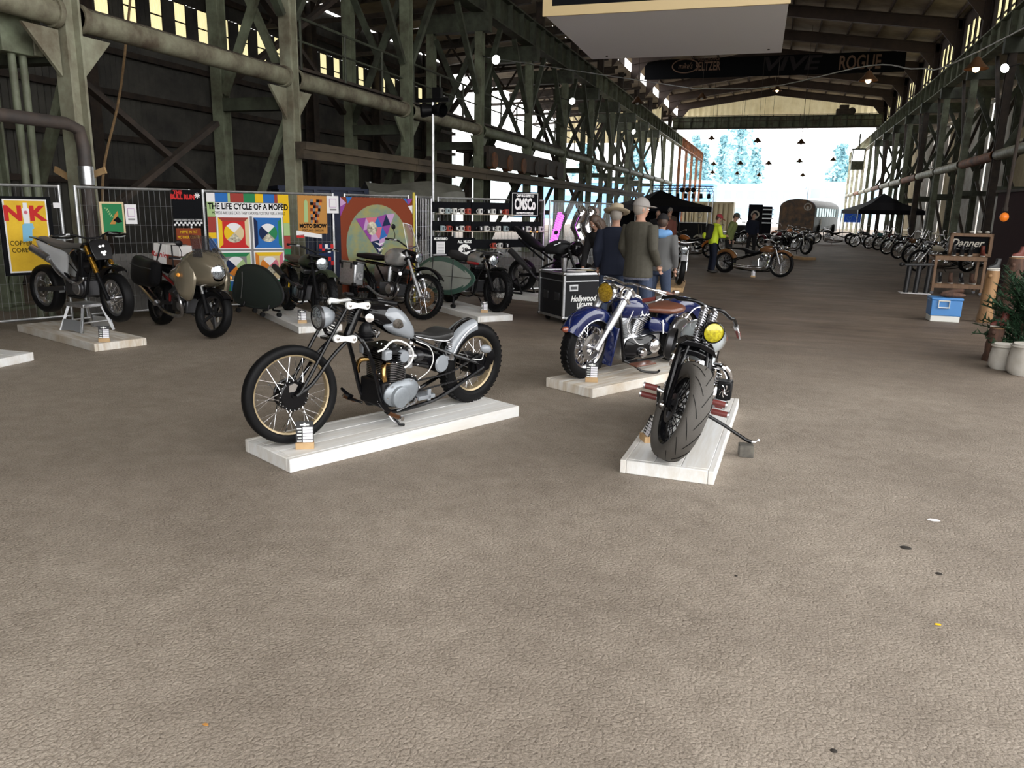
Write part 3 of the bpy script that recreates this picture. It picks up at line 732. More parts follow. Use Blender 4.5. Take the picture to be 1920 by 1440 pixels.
def info_card(p, rz, lab, z=PZ, tilt=.2, s=1.):
    o = thing('information_card', lab, 'card', (p[0], p[1], z), rz, 'information cards beside the motorcycles')
    q = MB(); q.box((0, 0, .022*s), (.12*s, .045*s, .044*s)); q.build('wooden_block', 'raw_pine', o, bevel=.003)
    R = Rx(-tilt); T = part('card', o, (0, 0, .03*s), (-tilt, 0, 0))
    q = MB(); q.bx(-.058*s, .058*s, -.002, .002, 0, .155*s); q.build('black_board', 'print_black', T)
    for k in range(5):
        z0 = .014+k*.021
        q = MB(); q.bx(-.012*s, .053*s, -.0035, -.002, z0*s, (z0+.0175)*s); q.build('white_field', 'white_paper', T)
        q = MB(); q.bx(-(.045 if k % 2 else .05)*s, -.02*s, -.0035, -.002, (z0+.004)*s, (z0+.0125)*s); q.build('field_name', 'white_print', T)
    q = MB(); q.bx(-.03*s, .03*s, -.0035, -.002, .127*s, .137*s); q.bx(-.006*s, .006*s, -.004, -.0022, .122*s, .146*s); q.build('emblem', 'white_print', T)
    return o
def bike_root(name, label, loc, ang, lean=0., z=PZ, pitch=0.):
    o = thing(name, label, 'motorcycle', (loc[0], loc[1], z)); o['group'] = 'motorcycles on show'
    o.rotation_mode = 'QUATERNION'
    o.rotation_quaternion = (Matrix.Rotation(ang, 3, 'Z') @ Matrix.Rotation(-lean, 3, 'X') @ Matrix.Rotation(pitch, 3, 'Y')).to_quaternion()
    return o
# ================================================================ the grey bobber
A_ANG = rad(-112.14)
def bike_grey():
    plinth((-2.66, 5.1), rad(64.1), 'white plank plinth carrying the grey and black bobber')
    b = bike_root('bobber_motorcycle', 'grey and black custom bobber with spoked wheels and springer fork', (-2.7205, 5.0725), A_ANG, rad(4), z=PZ+.006)
    SM = steer_m(rad(-8), (.27, .93), (.39, .69))
    wheel(b, 'front_wheel', .815, .34, .34, .085, .272, ('rubber', 'gold_rim', 'black_gloss', 'chrome'), 36, True, SM, drum=.108, hub_w=.085, spoke_r=.0028, rim_in=.007)
    wheel(b, 'rear_wheel', -.915, .33, .335, .135, .228, ('rubber', 'gold_rim', 'black_satin', 'chrome'), 36, True, None, drum=.09, hub_w=.12, spoke_r=.0026, tread=46, rim_in=.007)
    # drum plate, air scoop and rivets of the front hub
    d = part('front_brake', b)
    q = MB(); q.lathe([(0, .052), (.09, .052), (.1, .044)], (.815, 0, .34), (0, 1, 0), 24); q.build('brake_plate', 'black_gloss', d)
    q = MB(); q.prism([(-.03, .03), (.03, .03), (.028, .075), (-.01, .088), (-.04, .07)], (.825, .056, .34), (1, 0, 0), (0, 0, 1), .006); q.build('air_scoop', 'chrome', d)
    q = MB()
    for i in range(20):
        a = 2*pi*i/20; q.ell((.815+cos(a)*.102, .047, .34+sin(a)*.102), (.0045, .0045, .0045), nu=6, nv=4)
    q.build('rivet_ring', 'chrome', d)['kind'] = 'stuff'; steered(d, SM)
    # springer fork
    f = part('springer_fork', b)
    for s in (-1, 1):
        y = .1*s
        q = MB(); q.tube([(.425, y, .925), (.6, y, .66), (.725, y*.95, .46), (.785, y*.85, .365)], .0125, 8); q.build('front_leg', 'black_gloss', f)
        q = MB(); q.tube([(.415, y*.95, .7), (.56, y, .58), (.7, y*.9, .415), (.815, y*.8, .345)], .0135, 8, sm=3); q.build('rear_leg', 'black_gloss', f)
        for (xa, za, xb, zb) in ((.425, .935, .29, .925), (.525, .715, .4, .7)):
            q = MB(); yy = y+.022*s
            q.prism([(0, .026), (.5, .016), (1, .026), (1.18, .0), (1, -.026), (.5, -.016), (0, -.026), (-.18, 0)], (xa, yy, za), (xb-xa, 0, zb-za), (0, 0, 1), .022)
            q.cyl((xa, yy-.013, za), (xa, yy+.013, za), .027, n=16); q.cyl((xb, yy-.013, zb), (xb, yy+.013, zb), .027, n=16)
            q.build('rocker_plate', 'white_metal', f, bevel=.003)
            for xx, zz in ((xa, za), (xb, zb)):
                q = MB(); q.lathe([(.0, .02), (.012, .019), (.014, .012)], (xx, yy, zz), (0, s, 0), 10); q.build('pivot_bolt', 'chrome', f)
        q = MB(); coil(q, (.44, .045*s, .9), (.525, .045*s, .745), .021, .0045, 8); q.build('fork_spring', 'dark_metal', f)
        q = MB(); coil(q, (.36, .045*s, .9), (.39, .045*s, .8), .019, .004, 6); q.build('rebound_spring', 'dark_metal', f)
    q = MB(); q.box((.36, 0, .925), (.16, .2, .022), Ry(.05)); q.build('fork_yoke', 'black_gloss', f, bevel=.005)
    q = MB(); q.box((.455, 0, .7), (.16, .2, .022), Ry(.08)); q.build('fork_yoke', 'black_gloss', f, bevel=.005)
    steered(f, SM)
    headlamp(b, (.6, .85), .083, SM, 'grey_paint', 'lens_clear', .13, 'dark_metal')
    q = MB(); q.tube([(.55, 0, .77), (.54, 0, .74), (.49, 0, .72)], .014, 8); steered(q.build('headlight_bracket', 'black_gloss', b), SM)
    bars(b, [(.3, 0, .96), (.3, .1, .965), (.27, .22, .97), (.16, .3, .95)], .0125, SM, 'black_gloss', 'black_satin', levers=False)
    # frame
    dt = [(.335, .03, .72), (.3, .09, .66), (.232, .115, .5), (.158, .12, .25), (.1, .12, .15), (.03, .125, .108), (-.3, .13, .12), (-.51, .13, .165), (-.93, .125, .315)]
    ur = [(-.16, .03, .655), (-.32, .06, .575), (-.51, .1, .49), (-.77, .115, .395), (-.96, .115, .315)]
    fr = part('frame', b)
    for pth, nm in ((dt, 'cradle_tube'), (mirror(dt), 'cradle_tube'), (ur, 'upper_rail'), (mirror(ur), 'upper_rail'), ([(.33, 0, .83), (.1, 0, .76), (-.18, 0, .65)], 'backbone')):
        q = MB(); q.tube(pth, .016, 8, sm=4); q.build(nm, 'black_gloss', fr)
    q = MB(); q.cyl((.265, 0, .93), (.375, 0, .7), .032, n=14); q.build('steering_head', 'black_gloss', fr)
    for s in (-1, 1):
        q = MB(); q.prism([(-.86, .27), (-1., .29), (-1.02, .36), (-.93, .4), (-.84, .37)], (0, .125*s, 0), (1, 0, 0), (0, 0, 1), .012); q.build('axle_plate', 'black_gloss', fr, bevel=.003)
    # tank
    tk = body([(.235, .85, .02, .02), (.2, .855, .07, .055), (.13, .845, .105, .08), (.05, .81, .13, .095), (-.04, .765, .132, .098), (-.11, .715, .11, .078), (-.155, .68, .065, .05), (-.178, .662, .01, .012)]).build('fuel_tank', 'black_gloss', b)
    out = smooth2([(.13, .85), (.07, .893), (-.02, .875), (-.1, .805), (-.16, .72), (-.165, .66), (-.13, .64), (-.02, .675), (.07, .715), (.125, .765), (.085, .795)], 3)
    bad = smooth2([(.04, .82), (.08, .8), (.075, .765), (.03, .745), (-.025, .752), (-.005, .8)], 3)
    for s in (-1, 1):
        q = MB(); pillow(q, out, .1*s, .152*s); q.build('side_panel', 'grey_paint', tk)
        q = MB(); pillow(q, bad, .148*s, .156*s, 3); q.build('tank_badge', M('badge', (.07, .06, .05), .5, .4, var=.6, vs=80), tk)
    q = MB(); q.cyl((.05, .03, .9), (.055, .03, .925), .018, n=12); q.build('filler_cap', 'chrome', tk)
    q = MB(); q.lathe([(0, .01), (.03, .008), (.034, -.02), (.03, -.045), (0, -.05)], (.235, .07, .83), (.6, .8, .1), 16); q.build('speedometer', 'chrome', b)
    q = MB(); q.lathe([(0, .012), (.026, .01), (.03, -.03), (.02, -.06)], (.19, .1, .715), (-.3, .9, -.2), 16); q.build('horn', 'chrome', b)
    q = MB(); q.ell((.25, .05, .73), (.05, .05, .07)); fins(q, (.25, .05), .1, .1, .66, .74, 4); q.build('ignition_coil', 'black_satin', b)
    # engine
    e = part('engine', b)
    q = MB(); q.box((-.02, 0, .25), (.34, .27, .2)); q.lathe([(0, -.15), (.09, -.15), (.1, -.13), (.1, .13), (0, .14)], (.03, 0, .24), (0, 1, 0), 20); q.build('crankcase', 'black_satin', e, bevel=.02)
    cov = smooth2([(.03, .15), (.125, .2), (.14, .26), (.11, .31), (.03, .345), (-.1, .35), (-.175, .31), (-.19, .25), (-.13, .175)], 3)
    q = MB(); pillow(q, cov, .145, .185, 4); o = q.build('side_cover', M('grey_cast', (.26, .285, .31), .33, .3, var=.06, vs=30), e)
    q = MB(); q.lathe([(.0, .03), (.07, .029), (.078, .024), (.082, 0)], (.02, .175, .235), (0, 1, 0), 26); q.build('cover_boss', 'grey_cast', o)
    q = MB()
    for x, z in cov[::5]: q.ell((x*.94, .17, (z-.25)*.94+.25), (.007, .006, .007), nu=6, nv=4)
    q.build('cover_screws', 'chrome', o)
    q = MB(); q.box((.01, 0, .425), (.15, .26, .16)); q.build('cylinder_core', 'black_satin', e)
    q = MB(); fins(q, (.01, 0), .19, .32, .35, .5, 11, .006, rad(2)); q.build('cylinder_fins', 'fin_steel', e, ang=30)
    q = MB(); fins(q, (.04, 0), .22, .32, .5, .57, 4, .008); q.box((.04, 0, .56), (.2, .24, .08)); q.build('cylinder_head', 'black_gloss', e, ang=30)
    for s in (-1, 1):
        q = MB(); q.box((.115, .13*s, .555), (.07, .05, .075)); q.build('valve_cover', 'grey_paint', e, bevel=.012)
        q = MB(); q.lathe([(0, .012), (.042, .01), (.048, .0), (.048, -.03)], (-.03, .15*s, .53), (0, s, 0), 22); q.build('cam_cover', 'grey_paint', e)
        q = MB(); q.tube([(.1, .09*s, .48), (.145, .13*s, .47), (.16, .15*s, .42), (.15, .155*s, .37)], .019, 12, sm=4); q.build('exhaust_stub', 'brass', e)
        q = MB(); q.cyl((-.08, .09*s, .51), (-.19, .09*s, .5), .026, n=14); q.cyl((-.13, .09*s, .45), (-.13, .09*s, .57), .024, n=14); q.box((-.13, .09*s, .44), (.045, .045, .04)); q.build('carburettor', 'alu', e, bevel=.004)
        q = MB(); q.cyl((-.19, .09*s, .5), (-.25, .08*s, .495), .038, .042, n=16); q.build('air_filter', 'dark_metal', e)
    q = MB(); q.ell((-.1, .14, .62), (.02, .02, .02), nu=10, nv=8)
    rnd = random.Random(3)
    for i in range(46): q.ell((rnd.uniform(-.2, .22), rnd.uniform(.1, .16), rnd.uniform(.14, .66)), (.006, .006, .006), nu=6, nv=4)
    q.build('chrome_bolts', 'chrome', e)['kind'] = 'stuff'
    q = MB(); q.tube([(.22, .15, .6), (.17, .16, .615), (.12, .17, .66), (.05, .17, .665), (-.03, .18, .63), (-.085, .18, .575), (-.09, .18, .52), (-.06, .18, .475), (-.02, .17, .45)], .0075, 8, sm=5); q.build('white_hose', 'white_hose', b)
    q = MB(); q.tube([(-.19, .1, .62), (-.29, .14, .57), (-.32, .16, .48), (-.28, .16, .39), (-.18, .15, .33)], .004, 6, sm=5); q.build('throttle_cable', 'white_hose', b)
    # oil tank and battery cylinder
    q = MB(); q.cyl((-.22, 0, .485), (-.42, 0, .43), .078, n=20); o = q.build('oil_tank', 'black_gloss', b)
    q = MB(); q.cyl((-.45, -.12, .41), (-.45, .12, .41), .075, n=24); q.build('battery_canister', 'black_gloss', o)
    q = MB(); q.lathe([(0, .014), (.06, .012), (.07, .0)], (-.45, .122, .41), (0, 1, 0), 24); q.build('canister_lid', 'grey_paint', o)
    q = MB(); q.cyl((-.52, .1, .455), (-.525, .15, .46), .033, .028, n=14); q.build('filler_knob', 'chrome', o)
    # chain
    q = MB()
    loop = [(-.18, .3), (-.35, .305), (-.6, .325), (-.9, .415), (-.97, .395), (-1.0, .33), (-.97, .27), (-.9, .245), (-.6, .235), (-.35, .225), (-.18, .215), (-.14, .255)]
    L = [V((x, .1, z)) for x, z in loop]; L = spline(L, 14, True)
    for i in range(0, len(L)-1, 1):
        d = L[(i+1) % len(L)]-L[i]
        if i % 2 == 0: q.box(L[i], (max(.018, d.length*1.3), .014, .012), Ry(-atan2(d.z, d.x)))
        else: q.box(L[i], (.014, .008, .008), Ry(-atan2(d.z, d.x)))
    q.build('drive_chain', 'dark_metal', b, ang=0)
    q = MB(); q.lathe([(.06, -.004), (.088, -.004), (.088, .004), (.06, .004)], (-.915, .1, .33), (0, 1, 0), 30, closed=True); q.build('rear_sprocket', 'black_satin', b)
    # seat, fender, lights
    s_ = body([(-.24, .645, .02, .012), (-.3, .635, .05, .022), (-.4, .615, .085, .028), (-.5, .62, .12, .045), (-.57, .635, .12, .035), (-.6, .63, .06, .015)], sq=2.6).build('seat', M('seat_black', (.02, .02, .02), .42, bump=.1, bs=200), b)
    q = MB(); q.tube([(-.25, .03, .632), (-.38, .085, .603), (-.5, .118, .588), (-.585, .1, .61)], .004, 6, sm=4); q.tube([(-.25, -.03, .632), (-.38, -.085, .603), (-.5, -.118, .588), (-.585, -.1, .61)], .004, 6, sm=4); q.build('seat_piping', 'steel', s_)
    for s in (-1, 1):
        q = MB(); coil(q, (-.57, .07*s, .59), (-.575, .07*s, .5), .022, .005, 5); q.build('seat_spring', 'chrome', s_)
    o = fender(b, 'rear_fender', -.915, .33, .385, .085, 14, 84, 'grey_paint', drop=.05)
    q = MB(); q.lathe([(.387, -.03), (.389, 0), (.387, .03)], (-.915, 0, .33), (0, 1, 0), 20, a0=rad(14), a1=rad(84)); q.build('fender_stripe', 'black_gloss', o)
    q = MB(); q.tube([(-.59, .09, .43), (-.66, .09, .54), (-.75, .09, .625), (-.86, .085, .67)], .005, 6, sm=4); q.build('fender_trim', 'chrome', o)
    q = MB(); q.ell((-.9, .17, .485), (.062, .036, .036), Ry(-.25)); o = q.build('tail_light', 'grey_paint', b)
    q = MB(); q.tube([(-.88, .165, .45), (-.87, .16, .4), (-.82, .15, .4), (-.78, .14, .41)], .004, 6, sm=4); q.build('tail_wire', 'white_hose', o)
    q = MB(); q.prism([(-.93, .33), (-1.02, .33), (-1.05, .4), (-1.02, .46), (-.97, .46), (-.95, .4)], (0, .14, 0), (1, 0, 0), (0, 0, 1), .008); q.build('plate_bracket', 'black_gloss', b)
    # controls and stand
    k = part('kickstand', b); q = MB(); q.tube([(.07, .13, .13), (.06, .17, .08), (.035, .2, .03), (-.0, .215, .024)], .011, 8); q.build('stand_leg', 'black_gloss', k)
    q = MB(); q.tube([(.09, .14, .1), (.075, .17, .06), (.045, .19, .035), (.03, .195, .02)], .007, 6, sm=3); coil(q, (.06, .16, .09), (.045, .19, .035), .009, .0025, 6); q.build('stand_spring', 'steel', k)
    for s in (-1, 1):
        c = part('foot_control', b)
        q = MB(); q.tube([(.12, .13*s, .13), (.17, .2*s, .15), (.18, .23*s, .15)], .01, 8); q.prism([(0, 0), (.05, .04), (.1, .1), (.085, .11), (.03, .06), (-.02, .03)], (.16, .22*s, .14), (1, 0, 0), (0, 0, 1), .012); q.build('control_arm', 'black_gloss', c)
        q = MB(); q.cyl((.14, .2*s, .135), (.135, .33*s, .132), .016, n=12); q.build('foot_peg', M('peg_brown', (.16, .07, .03), .4, .4), c)
        q = MB(); q.cyl((.135, .33*s, .132), (.135, .345*s, .132), .018, n=12); q.build('peg_end', 'chrome', c)
    q = MB(); q.cyl((.06, .2, .14), (-.12, .19, .17), .006, n=8); q.tube([(-.12, .19, .17), (-.125, .2, .21)], .009, 8); q.build('shift_rod', 'chrome', b)
    q = MB(); q.bx(-.36, -.19, .05, .16, .16, .19); q.box((-.3, .15, .19), (.03, .02, .09)); q.build('battery_tray', 'grey_paint', b, bevel=.003)
    info_card(G(572, 841, PZ), rad(28), 'information card on the plinth of the grey bobber')
bike_grey()
# ================================================================ the blue classic with full fenders
M('blue_paint', (.003, .0095, .068), .14, coat=.7); M('white_strap', (.7, .7, .7), .4)
def bike_blue():
    plinth((-1.25, 7.86), rad(61.2), 'whitewashed plank plinth carrying the deep blue motorcycle', mat='white_wash')
    b = bike_root('classic_motorcycle', 'deep blue classic motorcycle with brown saddle and amber headlight', (-1.37, 7.8), rad(-120.5), rad(5), z=PZ+.006)
    SM = steer_m(rad(4), (.2, .86), (.3, .66))
    FX, FZ = .66, .325
    wheel(b, 'front_wheel', FX, FZ, .325, .13, .215, ('rubber', 'chrome', 'chrome', 'chrome'), 40, True, SM, disc=.13, hub_r=.06, hub_w=.11, tread=40, spoke_r=.0045, rim_in=.018)
    wheel(b, 'rear_wheel', -.78, .325, .325, .13, .215, ('rubber', 'chrome', 'chrome', 'chrome'), 40, False, None, disc=.13, hub_w=.11, tread=40, spoke_r=.004)
    o = fender(b, 'front_fender', FX, FZ, .385, .09, 28, 152, 'blue_paint', drop=.075)
    q = MB()
    for s in (-1, 1): q.tube([(FX+cos(rad(a))*.268, .09*s, FZ+sin(rad(a))*.268) for a in range(28, 153, 12)], .006, 6)
    q.build('fender_trim', 'chrome', o); steered(o, SM)
    q = MB(); q.ell((FX+.33, 0, FZ+.19), (.05, .03, .03)); steered(q.build('fender_lamp', M('lamp_red', (.25, .06, .03), .3, coat=1.), b), SM)
    fender(b, 'rear_fender', -.78, .325, .39, .095, 15, 165, 'blue_paint', drop=.09)
    telefork(b, (.26, .87), (FX, FZ), .135, .037, .03, SM, 'alu', 'steel', .66, 'chrome')
    o = headlamp(b, (.47, .83), .1, SM, 'chrome', 'lens_amber', .17)
    for s in (-1, 1):
        q = MB(); q.tube([(.3, .09*s, .88), (.38, .11*s, .84), (.33, .1*s, .76)], .02, 8, sm=3); steered(q.build('fork_shroud', 'chrome', b), SM)
    bars(b, [(.2, 0, .9), (.2, .12, .92), (.14, .3, .9), (-.06, .4, .86)], .0135, SM, 'chrome', 'leather_brown', .13, .018)
    q = MB(); q.cyl((-.08, .4, .87), (-.13, .41, .87), .022, n=12); q.build('bar_end', 'chrome', b)
    fr = part('frame', b)
    dt = [(.25, .03, .75), (.29, .08, .6), (.25, .12, .3), (.22, .13, .17), (.15, .13, .13), (-.4, .14, .13), (-.8, .13, .3)]
    ur = [(.2, 0, .8), (-.15, .04, .56), (-.4, .09, .48), (-.8, .12, .33)]
    for p in (dt, mirror(dt), ur, mirror(ur)):
        q = MB(); q.tube(p, .018, 8, sm=4); q.build('frame_tube', 'black_gloss', fr)
    tk = body([(.3, .655, .03, .06), (.26, .66, .09, .105), (.15, .665, .135, .12), (.02, .65, .14, .11), (-.1, .615, .115, .08), (-.17, .585, .06, .045), (-.2, .575, .01, .01)], sq=2.6).build('fuel_tank', 'blue_paint', b)
    for s in (-1, 1):
        q = MB(); q.tube([(.06, .142*s, .59), (.03, .144*s, .61), (.0, .143*s, .59), (-.03, .141*s, .605), (-.05, .137*s, .59), (-.09, .13*s, .6)], .006, 6, sm=4); q.ell((.04, .143*s, .63), (.012, .004, .018), nu=8, nv=6); q.build('tank_script', 'white_print', tk)
    q = MB(); q.cyl((.1, .05, .77), (.1, .05, .79), .022, n=12); q.build('filler_cap', 'chrome', tk)
    q = MB(); q.tube([(.1, 0, .785), (-.05, 0, .74), (-.16, 0, .65)], .012, 6, sm=4, flat=2.2); q.build('tank_strip', 'chrome', tk)
    s_ = body([(-.2, .61, .03, .02), (-.28, .615, .1, .035), (-.42, .61, .17, .05), (-.56, .62, .185, .055), (-.66, .62, .15, .045), (-.7, .615, .06, .02)], sq=2.6).build('saddle', 'leather_brown', b)
    for s in (-1, 1):
        q = MB(); coil(q, (-.6, .08*s, .57), (-.6, .08*s, .47), .022, .005, 5); q.build('saddle_spring', 'chrome', s_)
        q = MB(); pillow(q, smooth2([(-.17, .54), (-.33, .53), (-.48, .47), (-.485, .36), (-.33, .38), (-.18, .41)], 3), .1*s, .15*s); o = q.build('oil_tank', 'blue_paint', b)
        q = MB(); q.box((-.31, .155*s, .455), (.018, .006, .15), Ry(.25)); q.build('tank_strap', 'white_strap', o)
        q = MB(); q.box((.48, .165*s, .33), (.02, .12, .38), Ry(-.16)); q.build('leg_shield', 'blue_paint', b, bevel=.008)
        q = MB(); q.box((.09, .27*s, .135), (.3, .11, .016), Ry(.0)); o = q.build('footboard', 'leather_brown', b, bevel=.006)
        q = MB(); q.lathe([(0, .02), (.12, .016), (.14, 0), (.14, -.05)], (-.56, .2*s, .4), (0, s, 0), 26); o = q.build('side_bag', M('bag_black', (.03, .028, .026), .4), b)
        q = MB(); q.lathe([(.135, .004), (.142, .006), (.146, -.002), (.142, -.01)], (-.56, .2*s, .4), (0, s, 0), 26); q.build('bag_rim', 'chrome', o)
    vtwin(b, .05, .25, 1.2, 'alu', 'alu', 'alu', 'black_gloss', 'chrome')
    q = MB(); q.lathe([(0, .03), (.035, .028), (.05, .01), (.052, -.02)], (-.02, .17, .21), (0, 1, 0), 18); q.build('timer_cover', 'chrome', b)
    q = MB(); q.tube([(.2, .16, .66), (.26, .16, .5), (.1, .17, .33), (-.02, .16, .3)], .005, 6, sm=5); q.build('control_cable', 'white_strap', b)
    q = MB(); q.tube([(.23, .14, .15), (.13, .2, .1), (.06, .25, .05), (-.03, .3, .04), (-.09, .33, .042), (-.1, .345, .065)], .012, 8, sm=4); q.build('kickstand', 'black_gloss', b)
    for s in (-1, 1):
        q = MB(); q.tube([(-.62, .15*s, .46), (-.8, .17*s, .62), (-1.05, .17*s, .6)], .008, 6, sm=4); q.build('luggage_rail', 'chrome', b)
    info_card(G(1109, 716, PZ), rad(12), 'information card on the plinth of the deep blue motorcycle')
bike_blue()
# ================================================================ the springer bobber with the yellow headlight
def bike_yellow_lamp():
    plinth((-.53, 5.89), rad(88.7), 'white plank plinth carrying the bobber with the yellow headlight')
    b = bike_root('springer_motorcycle', 'black springer bobber with round yellow headlight and pale grey tank', (-.552, 5.702), rad(-91.3), rad(8.5), z=PZ+.012)
    SM = steer_m(rad(24), (.36, .93), (.5, .68))
    wheel(b, 'front_wheel', .75, .335, .335, .15, .235, (M('tyre_grey', (.085, .078, .07), .75, bump=.2, bs=150), 'black_gloss', 'black_gloss', 'black_gloss'), 60, True, SM, hub_r=.05, hub_w=.12, spoke_r=.0032, disc=.1, disc_side=-1, discmat='dark_metal')
    # dark grooves of the front tread
    q = MB(); R_, tw = .3365, .15
    for i in range(14):
        a0 = 2*pi*i/14
        for s in (-1, 1):
            pts = []
            for k in range(7):
                t = k/6; a = a0+(.42*t if s > 0 else .42*t+.22); y = s*(.004+.06*t); r = R_-1.9*max(0, abs(y)-.02)**2*4-.001
                pts.append((.75+cos(a)*r, y, .335+sin(a)*r))
            q.tube(pts, .0022, 4)
    w = q.build('tread_groove', 'rubber', b); w['kind'] = 'stuff'; steered(w, SM)
    wheel(b, 'rear_wheel', -.75, .325, .325, .15, .21, ('rubber', 'black_gloss', 'black_gloss', 'black_gloss'), 40, False, None, hub_w=.12, tread=40)
    f = part('springer_fork', b)
    for s in (-1, 1):
        y = .115*s
        q = MB(); q.tube([(.46, y*.9, .74), (.6, y, .55), (.7, y, .4), (.75, y*.95, .335)], .024, 10, sm=3); q.build('rear_leg', 'black_gloss', f)
        q = MB(); q.tube([(.5, y*.55, .76), (.62, y*.8, .58), (.73, y*.9, .42), (.79, y*.9, .345)], .013, 8); q.build('front_leg', 'black_gloss', f)
        q = MB(); q.prism([(-.02, .025), (.06, .02), (.06, -.02), (-.02, -.03)], (.745, y+.02*s, .335), (1, 0, 0), (0, 0, 1), .016); q.cyl((.75, y, .335), (.75, y+.04*s, .335), .016, n=12); q.build('fork_rocker', 'chrome', f)
        q = MB(); q.cyl((.39, .035*s, .99), (.52, .035*s, .73), .012, n=8); coil(q, (.4, .035*s, .975), (.47, .035*s, .85), .024, .0055, 8); coil(q, (.475, .035*s, .845), (.53, .035*s, .74), .024, .0055, 7); q.build('fork_spring', 'steel', f)
    q = MB(); q.prism([(-.14, -.02), (-.1, .03), (0, .045), (.1, .03), (.14, -.02), (.09, -.01), (0, .005), (-.09, -.01)], (.5, 0, .735), (0, 1, 0), (.2, 0, .98), .09); q.prism([(-.12, -.05), (-.08, -.01), (0, 0), (.08, -.01), (.12, -.05), (.06, -.05), (0, -.04), (-.06, -.05)], (.52, 0, .715), (0, 1, 0), (.2, 0, .98), .07); q.build('fork_crown', 'black_gloss', f, bevel=.006)
    steered(f, SM)
    headlamp(b, (.57, .865), .07, SM, 'black_gloss', 'lens_yellow', .12, 'black_gloss', y=.035)
    bars(b, [(.33, 0, .98), (.34, .1, .99), (.3, .19, .96), (.26, .24, .95), (.12, .37, .84)], .0125, SM, 'black_gloss', 'grip_red', .1, .016)
    fr = part('frame', b)
    dt = [(.42, .03, .72), (.38, .1, .6), (.28, .12, .25), (.2, .13, .14), (-.4, .14, .13), (-.75, .13, .32)]
    for p in (dt, mirror(dt), [(.36, 0, .86), (-.1, 0, .7), (-.35, .06, .56), (-.78, .12, .33)], [(-.1, 0, .7), (-.35, -.06, .56), (-.78, -.12, .33)]):
        q = MB(); q.tube(p, .016, 8, sm=4); q.build('frame_tube', 'black_gloss', fr)
    q = MB(); q.cyl((.36, 0, .93), (.48, 0, .69), .032, n=14); q.build('steering_head', 'black_gloss', fr)
    tk = body([(.33, .735, .05, .06), (.28, .74, .12, .105), (.18, .74, .155, .12), (.02, .735, .16, .115), (-.12, .72, .12, .08), (-.2, .7, .03, .02)], sq=2.2).build('fuel_tank', M('pale_grey_paint', (.4, .44, .46), .14, coat=1.), b)
    q = MB(); q.cyl((.12, .05, .85), (.12, .052, .872), .022, n=12); q.build('filler_cap', 'chrome', tk)
    body([(-.25, .66, .05, .02), (-.4, .645, .12, .035), (-.52, .66, .14, .04), (-.58, .67, .06, .02)]).build('saddle', 'leather_brown', b)
    fender(b, 'rear_fender', -.75, .325, .385, .09, 20, 130, 'pale_grey_paint', drop=.05)
    vtwin(b, .12, .27, 1.15, 'alu', 'black_satin', 'chrome', 'alu', 'chrome')
    for s in (-1, 1):
        c = part('foot_control', b)
        for (x, z, l) in ((.42, .3, .1), (.5, .385, .075)):
            q = MB(); q.cyl((x, .19*s, z), (x, (.2+.0)*s, z), .02, n=12); q.cyl((x, .2*s, z), (x, (.2+l)*s, z), .021, n=14); q.build('peg_rubber', 'grip_red', c)
            q = MB(); q.cyl((x, (.2+l)*s, z), (x, (.212+l)*s, z), .023, n=14); q.cyl((x, .12*s, z-.02), (x, .2*s, z), .014, n=10); q.build('peg_mount', 'alu', c)
        q = MB(); q.beam((.42, .17*s, .26), (.5, .185*s, .4), .012, .022, up=(0, 1, 0)); q.cyl((.42, .1*s, .26), (.42, .18*s, .26), .024, n=12); q.build('control_arm', 'black_gloss', c)
    # carved cover and exhaust on the rider's left
    q = MB(); q.box((.2, .235, .42), (.12, .1, .13), Rx(.1)); o = q.build('carburettor_cover', 'black_satin', b, bevel=.01)
    q = MB()
    for k in range(7):
        a = k*.9; q.tube([(.265, .235, .42), (.265, .235+.02*cos(a), .42+.025*sin(a)), (.264, .235+.035*cos(a+.4), .42+.045*sin(a+.4))], .004, 5, sm=3)
    q.build('carved_ornament', 'chrome', o)
    q = MB(); q.box((.22, .225, .32), (.1, .09, .07)); o = q.build('cylinder_shroud', 'alu', b, bevel=.008)
    q = MB(); q.box((.272, .225, .32), (.004, .05, .05)); q.build('shroud_emblem', 'grip_red', o)
    q = MB(); q.tube([(.14, .12, .56), (.16, .2, .56), (.12, .24, .5), (.08, .25, .42)], .024, 10, sm=4); coil(q, (.16, .17, .52), (.16, .17, .42), .02, .004, 6); q.build('exhaust_pipe', 'chrome', b)
    q = MB(); q.lathe([(0, .02), (.1, .016), (.115, 0), (.115, -.04)], (.0, -.24, .62), (0, -1, 0), 24); o = q.build('air_cleaner', 'dark_metal', b)
    k = part('kickstand', b); q = MB(); q.tube([(.18, .16, .2), (.14, .28, .15), (.12, .46, .075), (.12, .5, .07)], .013, 8); q.build('stand_leg', 'black_gloss', k)
    q = MB(); q.tube([(.12, .49, .07), (.12, .53, .08), (.13, .545, .1)], .01, 8); q.build('stand_foot', 'chrome', k)
    q = MB(); p = G(1397, 858); q.bx(-.05, .05, -.05, .05, 0, .085); o = tag(q.build('wood_block', M('old_block', (.13, .12, .1), .8, vs=9, col2=(.06, .055, .05), stretch=(1, 6, 1)), bevel=.004), 'grey weathered wood block under the kickstand foot', 'block'); o.location = (p.x, p.y+.05, 0); o.rotation_euler = (0, 0, .15)
    info_card(G(1209, 826, PZ), rad(-62), 'information card turned sideways beside the front tyre with the yellow headlight', tilt=.35)
bike_yellow_lamp()
